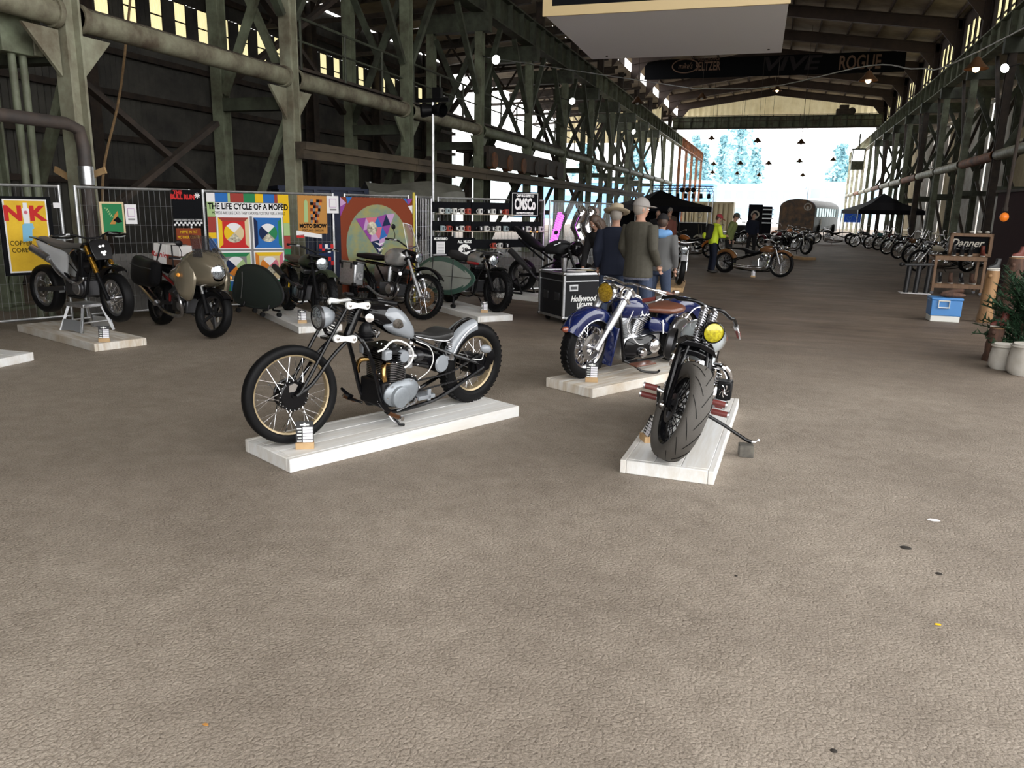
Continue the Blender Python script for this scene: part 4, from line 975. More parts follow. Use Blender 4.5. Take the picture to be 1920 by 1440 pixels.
# ================================================================ the row of motorcycles before the fence
M('champagne', (.3, .26, .19), .25, .6, coat=.6); M('smoke_screen', (.03, .03, .035), .08, coat=1., alpha=.72); M('army_green', (.035, .045, .025), .45); M('silver_paint', (.45, .45, .44), .25, .6, coat=.5)
M('gold_anod', (.6, .32, .05), .25, .9); M('plastic_white', (.5, .51, .52), .35); M('seat_grey', (.14, .13, .12), .6); M('red_paint', (.3, .015, .02), .25, coat=.6); M('brown_seat', (.06, .04, .028), .55)
M('board_white', (.36, .38, .34), .5, var=.1, vs=3); M('board_green', (.06, .13, .1), .4); M('bag_green', (.025, .035, .03), .6); M('olive', (.05, .05, .03), .5)
def swingarm(b, x0, z0, x1, z1, mat='alu', half=.09, w=.03, h=.06):
    q = MB()
    for s in (-1, 1): q.beam((x0, half*s, z0), (x1, half*s, z1), w, h)
    q.build('swingarm', mat, b, bevel=.006)
def block_engine(b, x, z, mat='dark_metal', cyl='black_satin', w=.3):
    e = part('engine', b)
    q = MB(); q.box((x-.05, 0, z), (.42, w, .22)); q.lathe([(0, -w/2-.03), (.09, -w/2-.03), (.1, -w/2), (.1, w/2), (.09, w/2+.03), (0, w/2+.03)], (x+.03, 0, z), (0, 1, 0), 20); q.build('crankcase', mat, e, bevel=.025)
    q = MB(); fins(q, (x+.06, 0), .2, w*.95, z+.1, z+.28, 8, .008, rad(12)); q.build('cylinder', cyl, e, ang=30)
    q = MB(); q.box((x+.1, 0, z+.31), (.19, w*.9, .07), Ry(rad(12))); q.build('cylinder_head', mat, e, bevel=.015)
    q = MB(); q.lathe([(0, .012), (.07, .01), (.08, 0)], (x+.03, -w/2-.03, z), (0, -1, 0), 20); q.build('clutch_cover', 'steel', e)
    return e
def frame_of_tubes(b, paths, mat='black_gloss', r=.016):
    fr = part('frame', b)
    for p in paths:
        q = MB(); q.tube(p, r, 8, sm=4); q.build('frame_tube', mat, fr)
        if any(abs(v[1]) > .01 for v in p): q = MB(); q.tube(mirror(p), r, 8, sm=4); q.build('frame_tube', mat, fr)
    return fr
# ---- white and black supermoto lifted on its stand
def bike_supermoto():
    plinth((-8.19, 7.29), rad(-18.5), 'grey-white plinth carrying the supermoto on its stand', mat='white_wash')
    b = bike_root('supermoto_motorcycle', 'black and white supermoto with golden fork tubes raised on a stand', (-8.2, 7.4), rad(-11), 0, z=PZ+.16)
    SM = steer_m(rad(-5), (.33, .93), (.44, .68))
    wheel(b, 'front_wheel', .72, .3, .3, .125, .215, ('rubber', 'steel', 'steel', 'chrome'), 32, True, SM, disc=.14, disc_side=1, hub_w=.12, spoke_r=.0028, rim_in=.02)
    wheel(b, 'rear_wheel', -.74, .31, .31, .15, .215, ('rubber', 'steel', 'black_satin', 'chrome'), 32, False, None, disc=.11, disc_side=-1, hub_w=.12, rim_in=.02)
    telefork(b, (.35, .93), (.72, .3), .11, .029, .024, SM, 'gold_anod', 'black_satin', .52, 'black_satin', clamps=(.03, .24))
    q = MB(); q.prism([(-.1, -.13), (.1, -.13), (.13, .0), (.12, .1), (.06, .13), (-.06, .13), (-.12, .1), (-.13, 0)], (.5, 0, .86), (0, 1, 0), (-.35, 0, .94), .03); o = q.build('number_plate', 'black_gloss', b, bevel=.01)
    for y, z in ((-.01, .04), (.03, .045), (-.005, -.03), (.03, -.025), (.012, -.055)):
        q = MB(); q.ell((.52-.3*z*1.2, y, .86+z), (.01, .018, .015), nu=10, nv=6); q.build('projector_lamp', M('led_white', (.9, .9, .9), .2, emit=.6), o)
    steered(o, SM)
    fender(b, 'front_fender', .72, .34, .36, .06, 55, 150, 'black_gloss', m=SM, drop=.02)
    bars(b, [(.33, 0, .99), (.33, .1, 1.0), (.28, .22, 1.04), (.2, .38, 1.03)], .012, SM, 'black_satin', 'black_satin')
    for s in (-1, 1):
        q = MB(); q.tube([(.2, .4*s, 1.03), (.32, .41*s, 1.02), (.36, .3*s, 1.01), (.3, .2*s, 1.02)], .035, 8, sm=4, flat=.35); o = q.build('hand_guard', 'black_gloss', b)
        q = MB(); q.tube([(.33, .41*s, 1.0), (.38, .34*s, .99), (.38, .26*s, .995)], .014, 6, sm=3, flat=.4); q.build('guard_stripe', 'plastic_white', o); steered(o, SM)
        q = MB(); pillow(q, smooth2([(.3, .82), (.12, .86), (.0, .8), (.1, .66), (.24, .55), (.36, .6), (.4, .74)], 3), .1*s, .17*s); q.build('radiator_shroud', 'black_gloss', b)
        q = MB(); pillow(q, smooth2([(-.12, .8), (-.4, .86), (-.7, .93), (-.72, .88), (-.5, .68), (-.3, .5), (-.16, .52), (-.1, .68)], 3), .08*s, .13*s); q.build('side_panel', 'plastic_white', b)
        q = MB(); q.box((.3, .12*s, .68), (.06, .1, .3), Ry(.12)); q.build('radiator', 'black_satin', b, bevel=.006)
    body([(.16, .89, .05, .03), (.02, .885, .07, .035), (-.2, .88, .08, .035), (-.5, .915, .08, .035), (-.72, .955, .06, .025)], sq=3).build('seat', 'seat_grey', b)
    body([(-.5, .9, .08, .02), (-.75, .945, .075, .018), (-.95, .96, .05, .01)], sq=3).build('rear_fender', 'black_gloss', b)
    frame_of_tubes(b, [[(.36, .03, .86), (.2, .13, .6), (.12, .13, .4)], [(.36, .03, .75), (.3, .08, .5), (.22, .1, .28), (-.1, .11, .27)], [(-.1, .08, .5), (-.4, .08, .7), (-.66, .07, .85)]], 'black_satin', .017)
    swingarm(b, -.15, .36, -.74, .31, 'dark_metal', .11, .03, .06)
    block_engine(b, .1, .38, 'dark_metal', 'fin_steel', .22)
    q = MB(); q.tube([(.2, -.1, .6), (.26, -.12, .5), (.1, -.14, .44), (-.2, -.13, .55), (-.4, -.13, .72)], .02, 8, sm=5); q.cyl((-.38, -.13, .71), (-.75, -.13, .83), .05, n=14); q.build('exhaust_pipe', 'steel', b)
    q = MB(); q.cyl((-.1, .16, .33), (-.1, .22, .33), .014, n=8); q.cyl((-.1, -.16, .33), (-.1, -.22, .33), .014, n=8); q.build('foot_peg', 'alu', b)
    s_ = thing('motocross_stand', 'brushed aluminium lift stand under the supermoto engine', 'stand', (-8.18, 7.4, PZ), rad(-11))
    q = MB(); q.bx(-.17, .2, -.14, .14, .3, .345); q.build('stand_top', 'alu', s_, bevel=.008)
    for sx in (-1, 1):
        for sy in (-1, 1):
            q = MB(); q.beam((.015+.15*sx, .12*sy, .31), (.015+.22*sx, .21*sy, .0), .03, .03); q.build('leg', 'alu', s_)
    for sy in (-1, 1):
        q = MB(); q.prism([(-.2, .0), (-.06, .02), (.0, .015), (.06, .02), (.23, .0), (.215, .15), (-.17, .15)], (.015, .215*sy, 0), (1, 0, 0), (0, -.2*sy, 1), .006); q.build('foot_plate', M('alu_bright', (.7, .72, .76), .3, .8), s_)
        q = MB(); q.cyl((.015+.19*sy, -.17, .12), (.015+.19*sy, .17, .12), .01, n=8); q.build('cross_rod', 'alu', s_)
    info_card(G(196, 641, PZ), rad(38), 'information card on the plinth of the supermoto')
    plinth((-8.49, 5.67), rad(3), 'white plinth end cut off by the picture edge, nothing standing on it')
bike_supermoto()
# ---- champagne sport tourer with black panniers
def bike_tourer():
    b = bike_root('touring_motorcycle', 'champagne half-faired sport tourer with black panniers', (-7.4, 8.25), rad(-24), rad(6), z=.012)
    SM = steer_m(rad(14), (.42, .84), (.53, .62))
    wheel(b, 'front_wheel', .745, .305, .305, .12, .215, ('rubber', 'dark_metal', 'dark_metal', 'steel'), 0, False, SM, disc=.15, disc_side=1, cast=5)
    wheel(b, 'rear_wheel', -.745, .31, .31, .16, .215, ('rubber', 'dark_metal', 'dark_metal', 'steel'), 0, False, None, disc=.13, cast=5)
    telefork(b, (.43, .86), (.745, .305), .1, .022, .028, SM, 'alu', 'black_satin', .6, 'black_satin')
    fender(b, 'front_fender', .745, .305, .33, .075, 40, 150, 'black_gloss', m=SM, drop=.03)
    f = part('fairing', b)
    rows = [(.86, .82, .08, .1), (.83, .82, .12, .13), (.74, .83, .17, .18), (.6, .86, .24, .24), (.42, .86, .29, .22), (.22, .8, .24, .14)]
    R = [ring((x, z), (1, .0), w, h, 22, 2.4) for x, z, w, h in rows]
    q = MB(); q.loft(R, caps=False); q.build('nose_shell', 'champagne', f, ang=70)
    for s in (-1, 1):
        q = MB(); pillow(q, smooth2([(.66, .76), (.52, .98), (.3, .88), (.08, .8), (.04, .7), (.26, .62), (.45, .44), (.6, .5)], 3), .22*s, .34*s); q.build('side_shell', 'champagne', f)
        q = MB(); q.ell((.5, .345*s, .76), (.035, .02, .025)); q.build('indicator', 'orange_lens', f)
    vs = []
    for k in range(6):
        t = k/5; row = []
        for i in range(9):
            a = -1.1+2.2*i/8; w = .2*(1-.35*t); row.append((.72-.3*t-.16*(1-cos(a)), w*1.25*sin(a), 1.0+.27*t))
        vs.append(row)
    q = MB(); q.loft(vs, caps=False, closed=False); q.build('windscreen', 'smoke_screen', f, ang=60)
    headlamp(f, (.85, .84), .09, None, 'champagne', 'lens_clear', .1)
    body([(.3, .78, .06, .08), (.2, .83, .14, .11), (.02, .83, .15, .11), (-.12, .79, .11, .07), (-.18, .77, .04, .03)]).build('fuel_tank', 'champagne', b)
    body([(-.12, .78, .09, .04), (-.3, .765, .13, .05), (-.55, .8, .13, .05), (-.8, .85, .1, .045), (-.92, .87, .05, .02)], sq=3).build('seat', 'black_satin', b)
    bars(b, [(.36, .03, .9), (.34, .12, .91), (.3, .22, .93), (.2, .33, .92)], .013, SM, 'black_satin', mirrors=1)
    for s in (-1, 1):
        secs = [(-.22, .72, .05, .13), (-.3, .72, .12, .17), (-.55, .72, .13, .19), (-.82, .74, .12, .2), (-.95, .76, .08, .16)]
        q = body(secs, sq=3.2); q.v = [(x, y*.75+.29*s, z) for x, y, z in q.v]; o = q.build('pannier', 'black_satin', b)
        q = MB(); q.tube([(-.24, .38*s, .78), (-.55, .39*s, .79), (-.9, .38*s, .82)], .008, 6); q.build('pannier_seam', 'dark_metal', o)
    frame_of_tubes(b, [[(.42, .03, .74), (.2, .16, .6), (-.1, .16, .52), (-.2, .13, .38)], [(-.1, .12, .6), (-.5, .12, .72), (-.8, .1, .78)]], M('frame_red', (.22, .02, .02), .35), .018)
    swingarm(b, -.2, .36, -.745, .31, 'dark_metal')
    e = block_engine(b, .12, .36, 'dark_metal', 'black_satin', .26)
    for s in (-1, 1):
        q = MB(); R = Rx(-.75*s); q.box((.2, .2*s, .5), (.15, .12, .18), R); fins(q, (.2, .17*s), .17, .17, .4, .52, 4); q.build('cylinder_pot', 'dark_metal', e, bevel=.01)
        q = MB(); q.tube([(.28, .24*s, .5), (.33, .22*s, .38), (.25, .17*s, .24), (0, .15*s, .2), (-.25, .18*s, .24), (-.42, .22*s, .34)], .022, 10, sm=5); q.cyl((-.4, .22*s, .33), (-.8, .27*s, .55), .05, .055, n=14); q.build('exhaust_pipe', 'steel', b)
    q = MB(); q.tube([(.02, .14, .16), (.0, .22, .06), (-.03, .26, .04)], .012, 8); q.build('kickstand', 'black_satin', b)
    # carton strapped across the seat
    c = thing('beer_carton', 'white and maroon beer carton strapped across the touring motorcycle seat', 'carton', (0, 0, 0))
    M('carton_white', (.72, .7, .68), .6); M('carton_maroon', (.1, .02, .025), .6); M('carton_brown', (.13, .06, .035), .65); M('print_red', (.45, .02, .02), .6)
    q = MB(); q.bx(-.2, .2, -.13, .13, .0, .13); q.build('carton_lower', 'carton_brown', c)
    q = MB(); q.bx(-.2, .2, -.13, .13, .13, .26); q.build('carton_upper', 'carton_white', c)
    q = MB(); q.bx(-.2, .0, -.134, -.13, .0, .26); q.build('front_panel', 'carton_white', c)
    q = MB(); q.bx(-.204, -.2, -.13, .13, 0, .26); q.build('end_panel', 'carton_maroon', c)
    text('Rainier', .1, 'print_red', c, (-.1, -.136, .12), (pi/2, 0, 0), shear=.25, bold=.001)
    text('R', .2, 'white_print', c, (-.206, 0, .13), (pi/2, 0, -pi/2), shear=.25)
    for x in (-.12, .1):
        q = MB(); q.box((x, -.138, .12), (.022, .004, .3), Ry(.28 if x < 0 else -.1)); q.bx(x-.011, x+.011, -.13, .13, .262, .266); q.build('strap', 'black_matte', c)
    p = b.matrix_basis @ V((-.42, 0, .84)); c.location = (p.x, p.y, .872); c.rotation_euler = (0, rad(5), rad(3))
bike_tourer()
# ---- green scrambler with a bagged board at its side
def bike_scrambler():
    plinth((-6.61, 9.65), rad(-38.7), 'white plank plinth carrying the army green scrambler')
    b = bike_root('scrambler_motorcycle', 'army green scrambler with round headlight and brown seat', (-6.5, 9.68), rad(-37), rad(5), z=PZ+.008)
    SM = steer_m(rad(6), (.4, .86), (.5, .64))
    wheel(b, 'front_wheel', .73, .33, .33, .12, .235, ('rubber', 'black_satin', 'dark_metal', 'dark_metal'), 32, False, SM, disc=.14, tread=34)
    wheel(b, 'rear_wheel', -.73, .32, .32, .14, .22, ('rubber', 'black_satin', 'dark_metal', 'dark_metal'), 32, False, None, disc=.12, tread=34)
    telefork(b, (.41, .88), (.73, .33), .1, .022, .028, SM, 'black_satin', 'black_satin', .5, 'black_satin')
    fender(b, 'front_fender', .73, .36, .37, .07, 50, 125, 'army_green', m=SM, drop=.03)
    headlamp(b, (.58, .79), .095, SM, 'black_gloss', 'lens_clear', .12, 'black_gloss')
    bars(b, [(.4, 0, .94), (.39, .1, .96), (.34, .24, 1.0), (.24, .38, 1.0)], .013, SM, 'black_satin')
    tk = body([(.36, .78, .05, .06), (.28, .8, .12, .09), (.12, .8, .14, .1), (-.02, .77, .12, .075), (-.1, .75, .05, .04)]).build('fuel_tank', 'army_green', b)
    body([(-.05, .79, .08, .03), (-.25, .78, .12, .045), (-.55, .8, .12, .05), (-.75, .81, .09, .035)], sq=3).build('seat', 'brown_seat', b)
    fender(b, 'rear_fender', -.73, .36, .38, .08, 60, 150, 'army_green', drop=.03)
    frame_of_tubes(b, [[(.42, .03, .76), (.32, .1, .5), (.22, .12, .2), (-.2, .13, .2), (-.3, .12, .4)], [(.36, 0, .82), (-.1, .08, .7), (-.7, .1, .74)], [(-.25, .12, .4), (-.5, .12, .68)]])
    swingarm(b, -.22, .34, -.73, .32, 'black_satin'); block_engine(b, .08, .36, 'dark_metal', 'black_satin', .3)
    q = MB(); q.tube([(.22, -.1, .55), (.3, -.14, .42), (.1, -.17, .42), (-.3, -.18, .5), (-.7, -.2, .6)], .022, 8, sm=5); q.cyl((-.4, -.19, .53), (-.85, -.2, .64), .045, n=14); q.build('exhaust_pipe', 'black_satin', b)
    q = MB(); q.tube([(-.02, .14, .16), (-.04, .22, .06), (-.07, .26, .04)], .012, 8); q.build('kickstand', 'black_satin', b)
    g = thing('board_bag', 'dark green pointed board bag standing on edge beside the scrambler', 'bag', (0, 0, 0), 0)
    for s, mt in ((1, 'bag_green'), (-1, 'bag_green')):
        q = MB(); pillow(q, smooth2([(-.75, .0), (-.8, .28), (-.62, .52), (-.1, .56), (.3, .42), (.52, .2), (.38, .03), (-.1, -.05)], 4), 0, .05*s); q.build('bag_panel', mt, g)
    q = MB(); q.tube(spline([(-.75, 0, 0), (-.8, 0, .28), (-.62, 0, .52), (-.1, 0, .56), (.3, 0, .42), (.52, 0, .2), (.38, 0, .03), (-.1, 0, -.05)], 5, True), .012, 6, closed=True); q.build('bag_piping', 'black_matte', g)
    q = MB(); q.tube([(-.5, -.055, .45), (-.45, -.075, .25), (-.5, -.055, .06)], .006, 6, sm=3); q.build('zip', 'alu', g)
    for x in (-.45, .2):
        q = MB(); q.tube([(x, .16, .02), (x, .05, .03), (x, .02, .1)], .016, 6); q.tube([(x, -.12, .02), (x, -.04, .03), (x, -.02, .1)], .016, 6)
        for y in (.15, -.12): q.cyl((x-.02, y, -.035), (x+.02, y, -.035), .035, n=12)
        o = q.build('rack_foot', 'black_satin', g); o.location = (0, 0, -.075)
    g.location = (-6.98, 9.36, PZ+.16); g.rotation_euler = (rad(-6), 0, rad(-22))
    info_card(G(567, 606, PZ), rad(33), 'information card on the plinth of the army green scrambler')
bike_scrambler()
# ---- adventure bike with aluminium pannier
def bike_adventure():
    b = bike_root('adventure_motorcycle', 'silver-tanked adventure motorcycle with screen and aluminium pannier', (-5.78, 10.98), rad(-25), rad(6), z=.012)
    SM = steer_m(rad(16), (.36, .98), (.47, .72))
    wheel(b, 'front_wheel', .77, .345, .345, .09, .275, ('rubber', 'chrome', 'steel', 'chrome'), 32, True, SM, disc=.15, disc_side=1, tread=40, discmat=M('disc_rust', (.3, .17, .08), .4, .7))
    wheel(b, 'rear_wheel', -.76, .32, .32, .14, .22, ('rubber', 'black_satin', 'dark_metal', 'steel'), 32, False, None, tread=36)
    telefork(b, (.38, 1.0), (.77, .345), .11, .024, .03, SM, 'alu', 'alu', .55, 'black_satin')
    o = fender(b, 'front_fender', .74, .4, .4, .06, 35, 125, 'black_gloss', m=SM, drop=.02)
    headlamp(b, (.56, .93), .085, SM, 'black_satin', 'lens_clear', .12, 'chrome', y=.02)
    vs = []
    for k in range(6):
        t = k/5; vs.append([(.5-.2*t-.07*(1-cos(a)), (.17-.05*t)*sin(a), 1.02+.4*t) for a in [-1.2+2.4*i/8 for i in range(9)]])
    q = MB(); q.loft(vs, caps=False, closed=False); o = q.build('windscreen', M('screen_clear', (.75, .8, .82), .06, trans=.85, alpha=.45), b, ang=60)
    q = MB(); q.tube([v[0] for v in vs], .006, 6); q.tube([v[8] for v in vs], .006, 6); q.tube(vs[5], .005, 6); q.build('screen_edge', 'white_metal', o); steered(o, SM)
    bars(b, [(.36, 0, 1.06), (.35, .1, 1.08), (.3, .25, 1.13), (.2, .4, 1.12)], .013, SM, 'black_satin', mirrors=1)
    body([(.34, .88, .06, .08), (.26, .9, .14, .13), (.1, .9, .16, .15), (-.06, .87, .14, .11), (-.14, .85, .06, .06)], sq=3).build('fuel_tank', 'silver_paint', b)
    body([(-.1, .88, .1, .04), (-.3, .87, .14, .05), (-.6, .88, .14, .055), (-.85, .88, .11, .04)], sq=3).build('seat', 'black_satin', b)
    frame_of_tubes(b, [[(.4, .03, .85), (.3, .1, .55), (.2, .13, .22), (-.2, .13, .22), (-.3, .12, .45)], [(-.1, .1, .75), (-.5, .12, .78), (-.85, .1, .8)], [(-.3, .12, .45), (-.6, .12, .75)]])
    swingarm(b, -.2, .36, -.76, .32, 'black_satin'); e = block_engine(b, .1, .4, 'dark_metal', 'black_satin', .26)
    for s in (-1, 1):
        q = MB(); q.tube([(.28, .12*s, .5), (.36, .15*s, .4), (.2, .16*s, .26), (-.1, .16*s, .28), (-.4, .18*s, .4)], .022, 8, sm=5); q.build('exhaust_pipe', 'steel', b)
        q = MB(); q.tube([(.4, .05*s, .82), (.42, .17*s, .7), (.36, .2*s, .5), (.3, .18*s, .32), (.2, .12*s, .25)], .012, 8, sm=4); q.build('crash_bar', 'black_satin', b)
        q = MB(); q.ell((.42, .18*s, .66), (.02, .03, .03)); q.build('spot_lamp', 'led_white', b)
        q = MB(); q.box((-.62, .34*s, .58), (.42, .2, .38)); o = q.build('pannier', 'alu', b, bevel=.03)
        q = MB(); q.box((-.62, .34*s, .765), (.43, .21, .03)); q.build('pannier_lid', 'steel', o, bevel=.008)
        for x in (-.75, -.5):
            q = MB(); q.box((x, .445*s, .7), (.03, .012, .09)); q.build('latch', 'black_satin', o)
        for zz in (.41, .75):
            for x in (-.81, -.43):
                q = MB(); q.box((x, .42*s, zz), (.06, .06, .06)); q.build('corner_cap', 'black_satin', o, bevel=.01)
        q = MB(); q.box((-.405, .34*s, .55), (.006, .12, .12)); q.build('sticker', M('sticker_dark', (.04, .04, .05), .5, vs=25, col2=(.5, .5, .5)), o)
    q = MB(); q.tube([(-.02, .14, .18), (-.04, .24, .07), (-.07, .29, .045)], .012, 8); q.build('kickstand', 'black_satin', b)
    q = MB(); q.bx(-.035, .035, -.002, .002, 0, .09); p = G(783, 592); o = tag(q.build('paper_tag', 'white_paper'), 'small white paper tag propped under the adventure motorcycle wheel', 'tag'); o.location = (p.x, p.y, 0); o.rotation_euler = (-.15, 0, .4)
bike_adventure()
# ---- cafe racer with the surfboard
def bike_cafe():
    plinth((-4.79, 11.71), rad(-41), 'pale plank plinth carrying the silver and red cafe racer')
    b = bike_root('cafe_racer_motorcycle', 'silver and red tanked cafe racer with round headlight', (-4.72, 11.84), rad(-36), rad(4), z=PZ+.008)
    SM = steer_m(rad(4), (.38, .84), (.48, .62))
    wheel(b, 'front_wheel', .73, .33, .33, .12, .23, ('rubber', 'black_satin', 'dark_metal', 'dark_metal'), 32, False, SM, tread=34)
    wheel(b, 'rear_wheel', -.72, .32, .32, .13, .22, ('rubber', 'black_satin', 'dark_metal', 'dark_metal'), 32, False, None, tread=34)
    telefork(b, (.4, .86), (.73, .33), .1, .02, .027, SM, 'chrome', 'black_satin', .42, 'black_satin')
    fender(b, 'front_fender', .73, .34, .36, .065, 70, 130, 'black_satin', m=SM, drop=.02)
    headlamp(b, (.55, .79), .085, SM, 'chrome', 'lens_clear', .12)
    bars(b, [(.38, 0, .9), (.38, .12, .91), (.34, .26, .92), (.26, .36, .9)], .012, SM, 'black_satin')
    tk = body([(.34, .77, .05, .06), (.27, .79, .12, .1), (.1, .79, .145, .11), (-.04, .76, .12, .08), (-.1, .74, .04, .04)], sq=2.6).build('fuel_tank', 'silver_paint', b)
    for s in (-1, 1):
        q = MB(); pillow(q, smooth2([(.28, .73), (.1, .75), (-.06, .74), (-.04, .69), (.1, .68), (.27, .69)], 3), .105*s, .15*s); q.build('tank_panel', 'red_paint', tk)
    body([(-.04, .78, .09, .03), (-.25, .77, .12, .05), (-.5, .79, .12, .06), (-.66, .83, .11, .06), (-.74, .86, .05, .02)], sq=3).build('seat', 'black_matte', b)
    frame_of_tubes(b, [[(.4, .03, .74), (.3, .1, .5), (.2, .12, .2), (-.2, .13, .2), (-.3, .12, .4)], [(.36, 0, .8), (-.1, .08, .7), (-.6, .1, .74)]])
    swingarm(b, -.22, .34, -.72, .32, 'black_satin'); block_engine(b, .06, .36, 'dark_metal', 'black_satin', .3)
    q = MB(); q.tube([(.2, .1, .55), (.28, .14, .4), (.1, .16, .24), (-.3, .17, .24), (-.7, .18, .3)], .022, 8, sm=5); q.build('exhaust_pipe', 'steel', b)
    q = MB(); q.tube([(-.02, .14, .16), (-.04, .22, .06), (-.07, .26, .04)], .012, 8); q.build('kickstand', 'black_satin', b)
    g = thing('surfboard', 'white surfboard with sea green rim hung beside the cafe racer', 'surfboard')
    out = smooth2([(-.95, .25), (-.5, .02), (.1, -.02), (.6, .1), (.86, .3), (.6, .46), (.1, .58), (-.5, .54)], 4)
    for s in (-1, 1):
        q = MB(); pillow(q, out, 0, .03*s); q.build('deck', 'board_green', g)
        q = MB(); c = (-.03, .28); pillow(q, [(c[0]+(x-c[0])*.9, c[1]+(z-c[1])*.84) for x, z in out], .012*s, .035*s); q.build('inlay', 'board_white', g)
        q = MB(); q.tube([(-.9, .036*s, .27), (0, .038*s, .28), (.82, .034*s, .3)], .004, 5); q.build('stringer', 'brown_seat', g)
    for x in (-.3, .3):
        q = MB(); q.tube([(x, -.05, .56), (x, -.055, .3), (x, -.05, .0), (x, .06, -.02)], .008, 6, sm=3); q.build('rack_strap', 'black_matte', g)
        q = MB(); q.tube([(x, 0, -.04), (x, 0, -.18)], .018, 8); q.cyl((x-.04, 0, -.185), (x+.04, 0, -.185), .03, n=10); q.build('rack_leg', 'black_satin', g)
    g.location = (-5.16, 11.7, PZ+.22); g.rotation_euler = (rad(-4), 0, rad(-33))
    info_card(G(908, 586, PZ), rad(20), 'information card on the plinth of the cafe racer', s=.95)
bike_cafe()
# ---- black sport bike on a paddock stand, tail towards the viewer
def bike_sport():
    plinth((-4.0, 14.0), rad(-22), 'white plank plinth under the black sport bike tail')
    b = bike_root('sport_motorcycle', 'black naked sport motorcycle with high tail on a paddock stand', (-3.95, 13.98), rad(-20), 0, z=PZ+.05)
    SM = steer_m(rad(-10), (.4, .86), (.5, .64))
    wheel(b, 'front_wheel', .71, .3, .3, .12, .215, ('rubber', 'black_satin', 'dark_metal', 'steel'), 0, False, SM, disc=.15, cast=5)
    wheel(b, 'rear_wheel', -.71, .31, .31, .17, .215, ('rubber', 'dark_metal', 'dark_metal', 'steel'), 0, False, None, disc=.12, disc_side=-1, cast=5)
    telefork(b, (.42, .88), (.71, .3), .1, .026, .022, SM, 'black_satin', 'black_satin', .6, 'black_satin')
    body([(.34, .84, .06, .08), (.26, .87, .15, .13), (.08, .87, .16, .13), (-.08, .82, .12, .09), (-.16, .79, .05, .05)], sq=2.6).build('fuel_tank', 'black_matte', b)
    body([(-.12, .82, .1, .04), (-.3, .84, .13, .05), (-.5, .95, .12, .07), (-.75, 1.1, .09, .06), (-.92, 1.2, .03, .02)], sq=2.8).build('tail_unit', 'black_satin', b)
    q = body([(.46, .84, .1, .1), (.56, .86, .12, .14), (.64, .86, .06, .08)], sq=2.6); q.build('nose_cowl', 'black_gloss', b)
    bars(b, [(.38, 0, .95), (.38, .12, .97), (.34, .26, .98), (.26, .36, .96)], .013, SM, 'black_satin', mirrors=1)
    frame_of_tubes(b, [[(.42, .03, .78), (.2, .15, .62), (-.1, .16, .5), (-.18, .13, .34)], [(-.1, .12, .62), (-.5, .11, .85), (-.75, .08, 1.0)]], 'black_satin', .02)
    swingarm(b, -.18, .36, -.71, .31, 'black_satin'); block_engine(b, .1, .38, 'black_satin', 'black_satin', .32)
    for s in (-1,):
        q = MB(); q.tube([(.2, .1*s, .3), (0, .14*s, .2), (-.25, .18*s, .3), (-.4, .2*s, .45)], .024, 8, sm=4); q.cyl((-.38, .2*s, .43), (-.85, .22*s, .78), .055, n=16); q.build('silencer', 'dark_metal', b)
    fender(b, 'front_fender', .71, .3, .33, .07, 45, 150, 'black_gloss', m=SM, drop=.03)
    s_ = thing('paddock_stand', 'black paddock stand lifting the sport bike rear wheel', 'stand', (-3.95, 13.98, PZ), rad(-20))
    for sd in (-1, 1):
        q = MB(); q.tube([(-.55, .2*sd, .02), (-.71, .17*sd, .3)], .016, 8); q.tube([(-.71, .17*sd, .3), (-1.05, .19*sd, .03)], .016, 8); q.tube([(-.55, .2*sd, .02), (-1.05, .19*sd, .03)], .016, 8); q.build('side_frame', 'black_satin', s_)
    q = MB(); q.cyl((-1.05, -.19, .03), (-1.05, .19, .03), .016, n=8); q.build('cross_bar', 'black_satin', s_)
bike_sport()
# ================================================================ temporary fence with banners, mug wall
def at_depth(px, py, d): return V((0, 0, EYE))+ray(px, py)*d
M('galv', (.5, .51, .52), .35, .85, var=.15, vs=12); M('yellow_post', (.55, .45, .05), .5)
M('screen_grey', (.09, .085, .078), .8, var=.15, vs=3)
FP = [G(-170, 610, .17), G(149, 584, .17), G(381, 568, .17), G(640, 557, .17), G(777, 552, .17)]
FP = [V((p.x, p.y, 0)) for p in FP]
MW0, MW1 = at_depth(812, 430, 14.3), at_depth(1027, 430, 15.5)
MW0.z = MW1.z = 0
FP2 = [V((MW1.x, MW1.y, 0)), None, None]
dm = (MW1-MW0).normalized()
FP2[1] = at_depth(1152, 430, 20.5); FP2[1].z = 0
FT = 1.88
def fence_panel(a, b, lab, screen=False):
    d = (b-a).normalized(); a = a+d*.07; b = b-d*.07; d = b-a; L = d.length; ang = atan2(d.y, d.x)
    o = thing('fence_panel', lab, 'fence', (a.x, a.y, 0), ang, 'temporary wire fence panels')
    for x in (.03, L-.03):
        q = MB(); q.cyl((x, 0, .02), (x, 0, FT), .021, n=10); q.build('post', 'galv', o)
        q = MB(); q.box((x, 0, .03), (.09, .3, .06)); q.build('foot_block', 'screen_grey', o, bevel=.01)
    for z in (.12, FT-.02):
        q = MB(); q.cyl((.03, 0, z), (L-.03, 0, z), .019, n=8); q.build('rail', 'galv', o)
    q = MB(); n = int(L/.075)
    for i in range(1, n):
        x = L*i/n; q.cyl((x, 0, .12), (x, 0, FT-.02), .0028, n=4, caps=False)
    for z in (.35, .6, .85, 1.1, 1.35, 1.62): q.cyl((0, .003, z), (L, .003, z), .0022, n=4, caps=False)
    q.build('wire_mesh', 'galv', o)['kind'] = 'stuff'
    if screen:
        q = MB(); q.bx(.06, L-.06, .03, .04, .12, screen); q.build('screen_sheet', 'screen_grey', o)
    return o
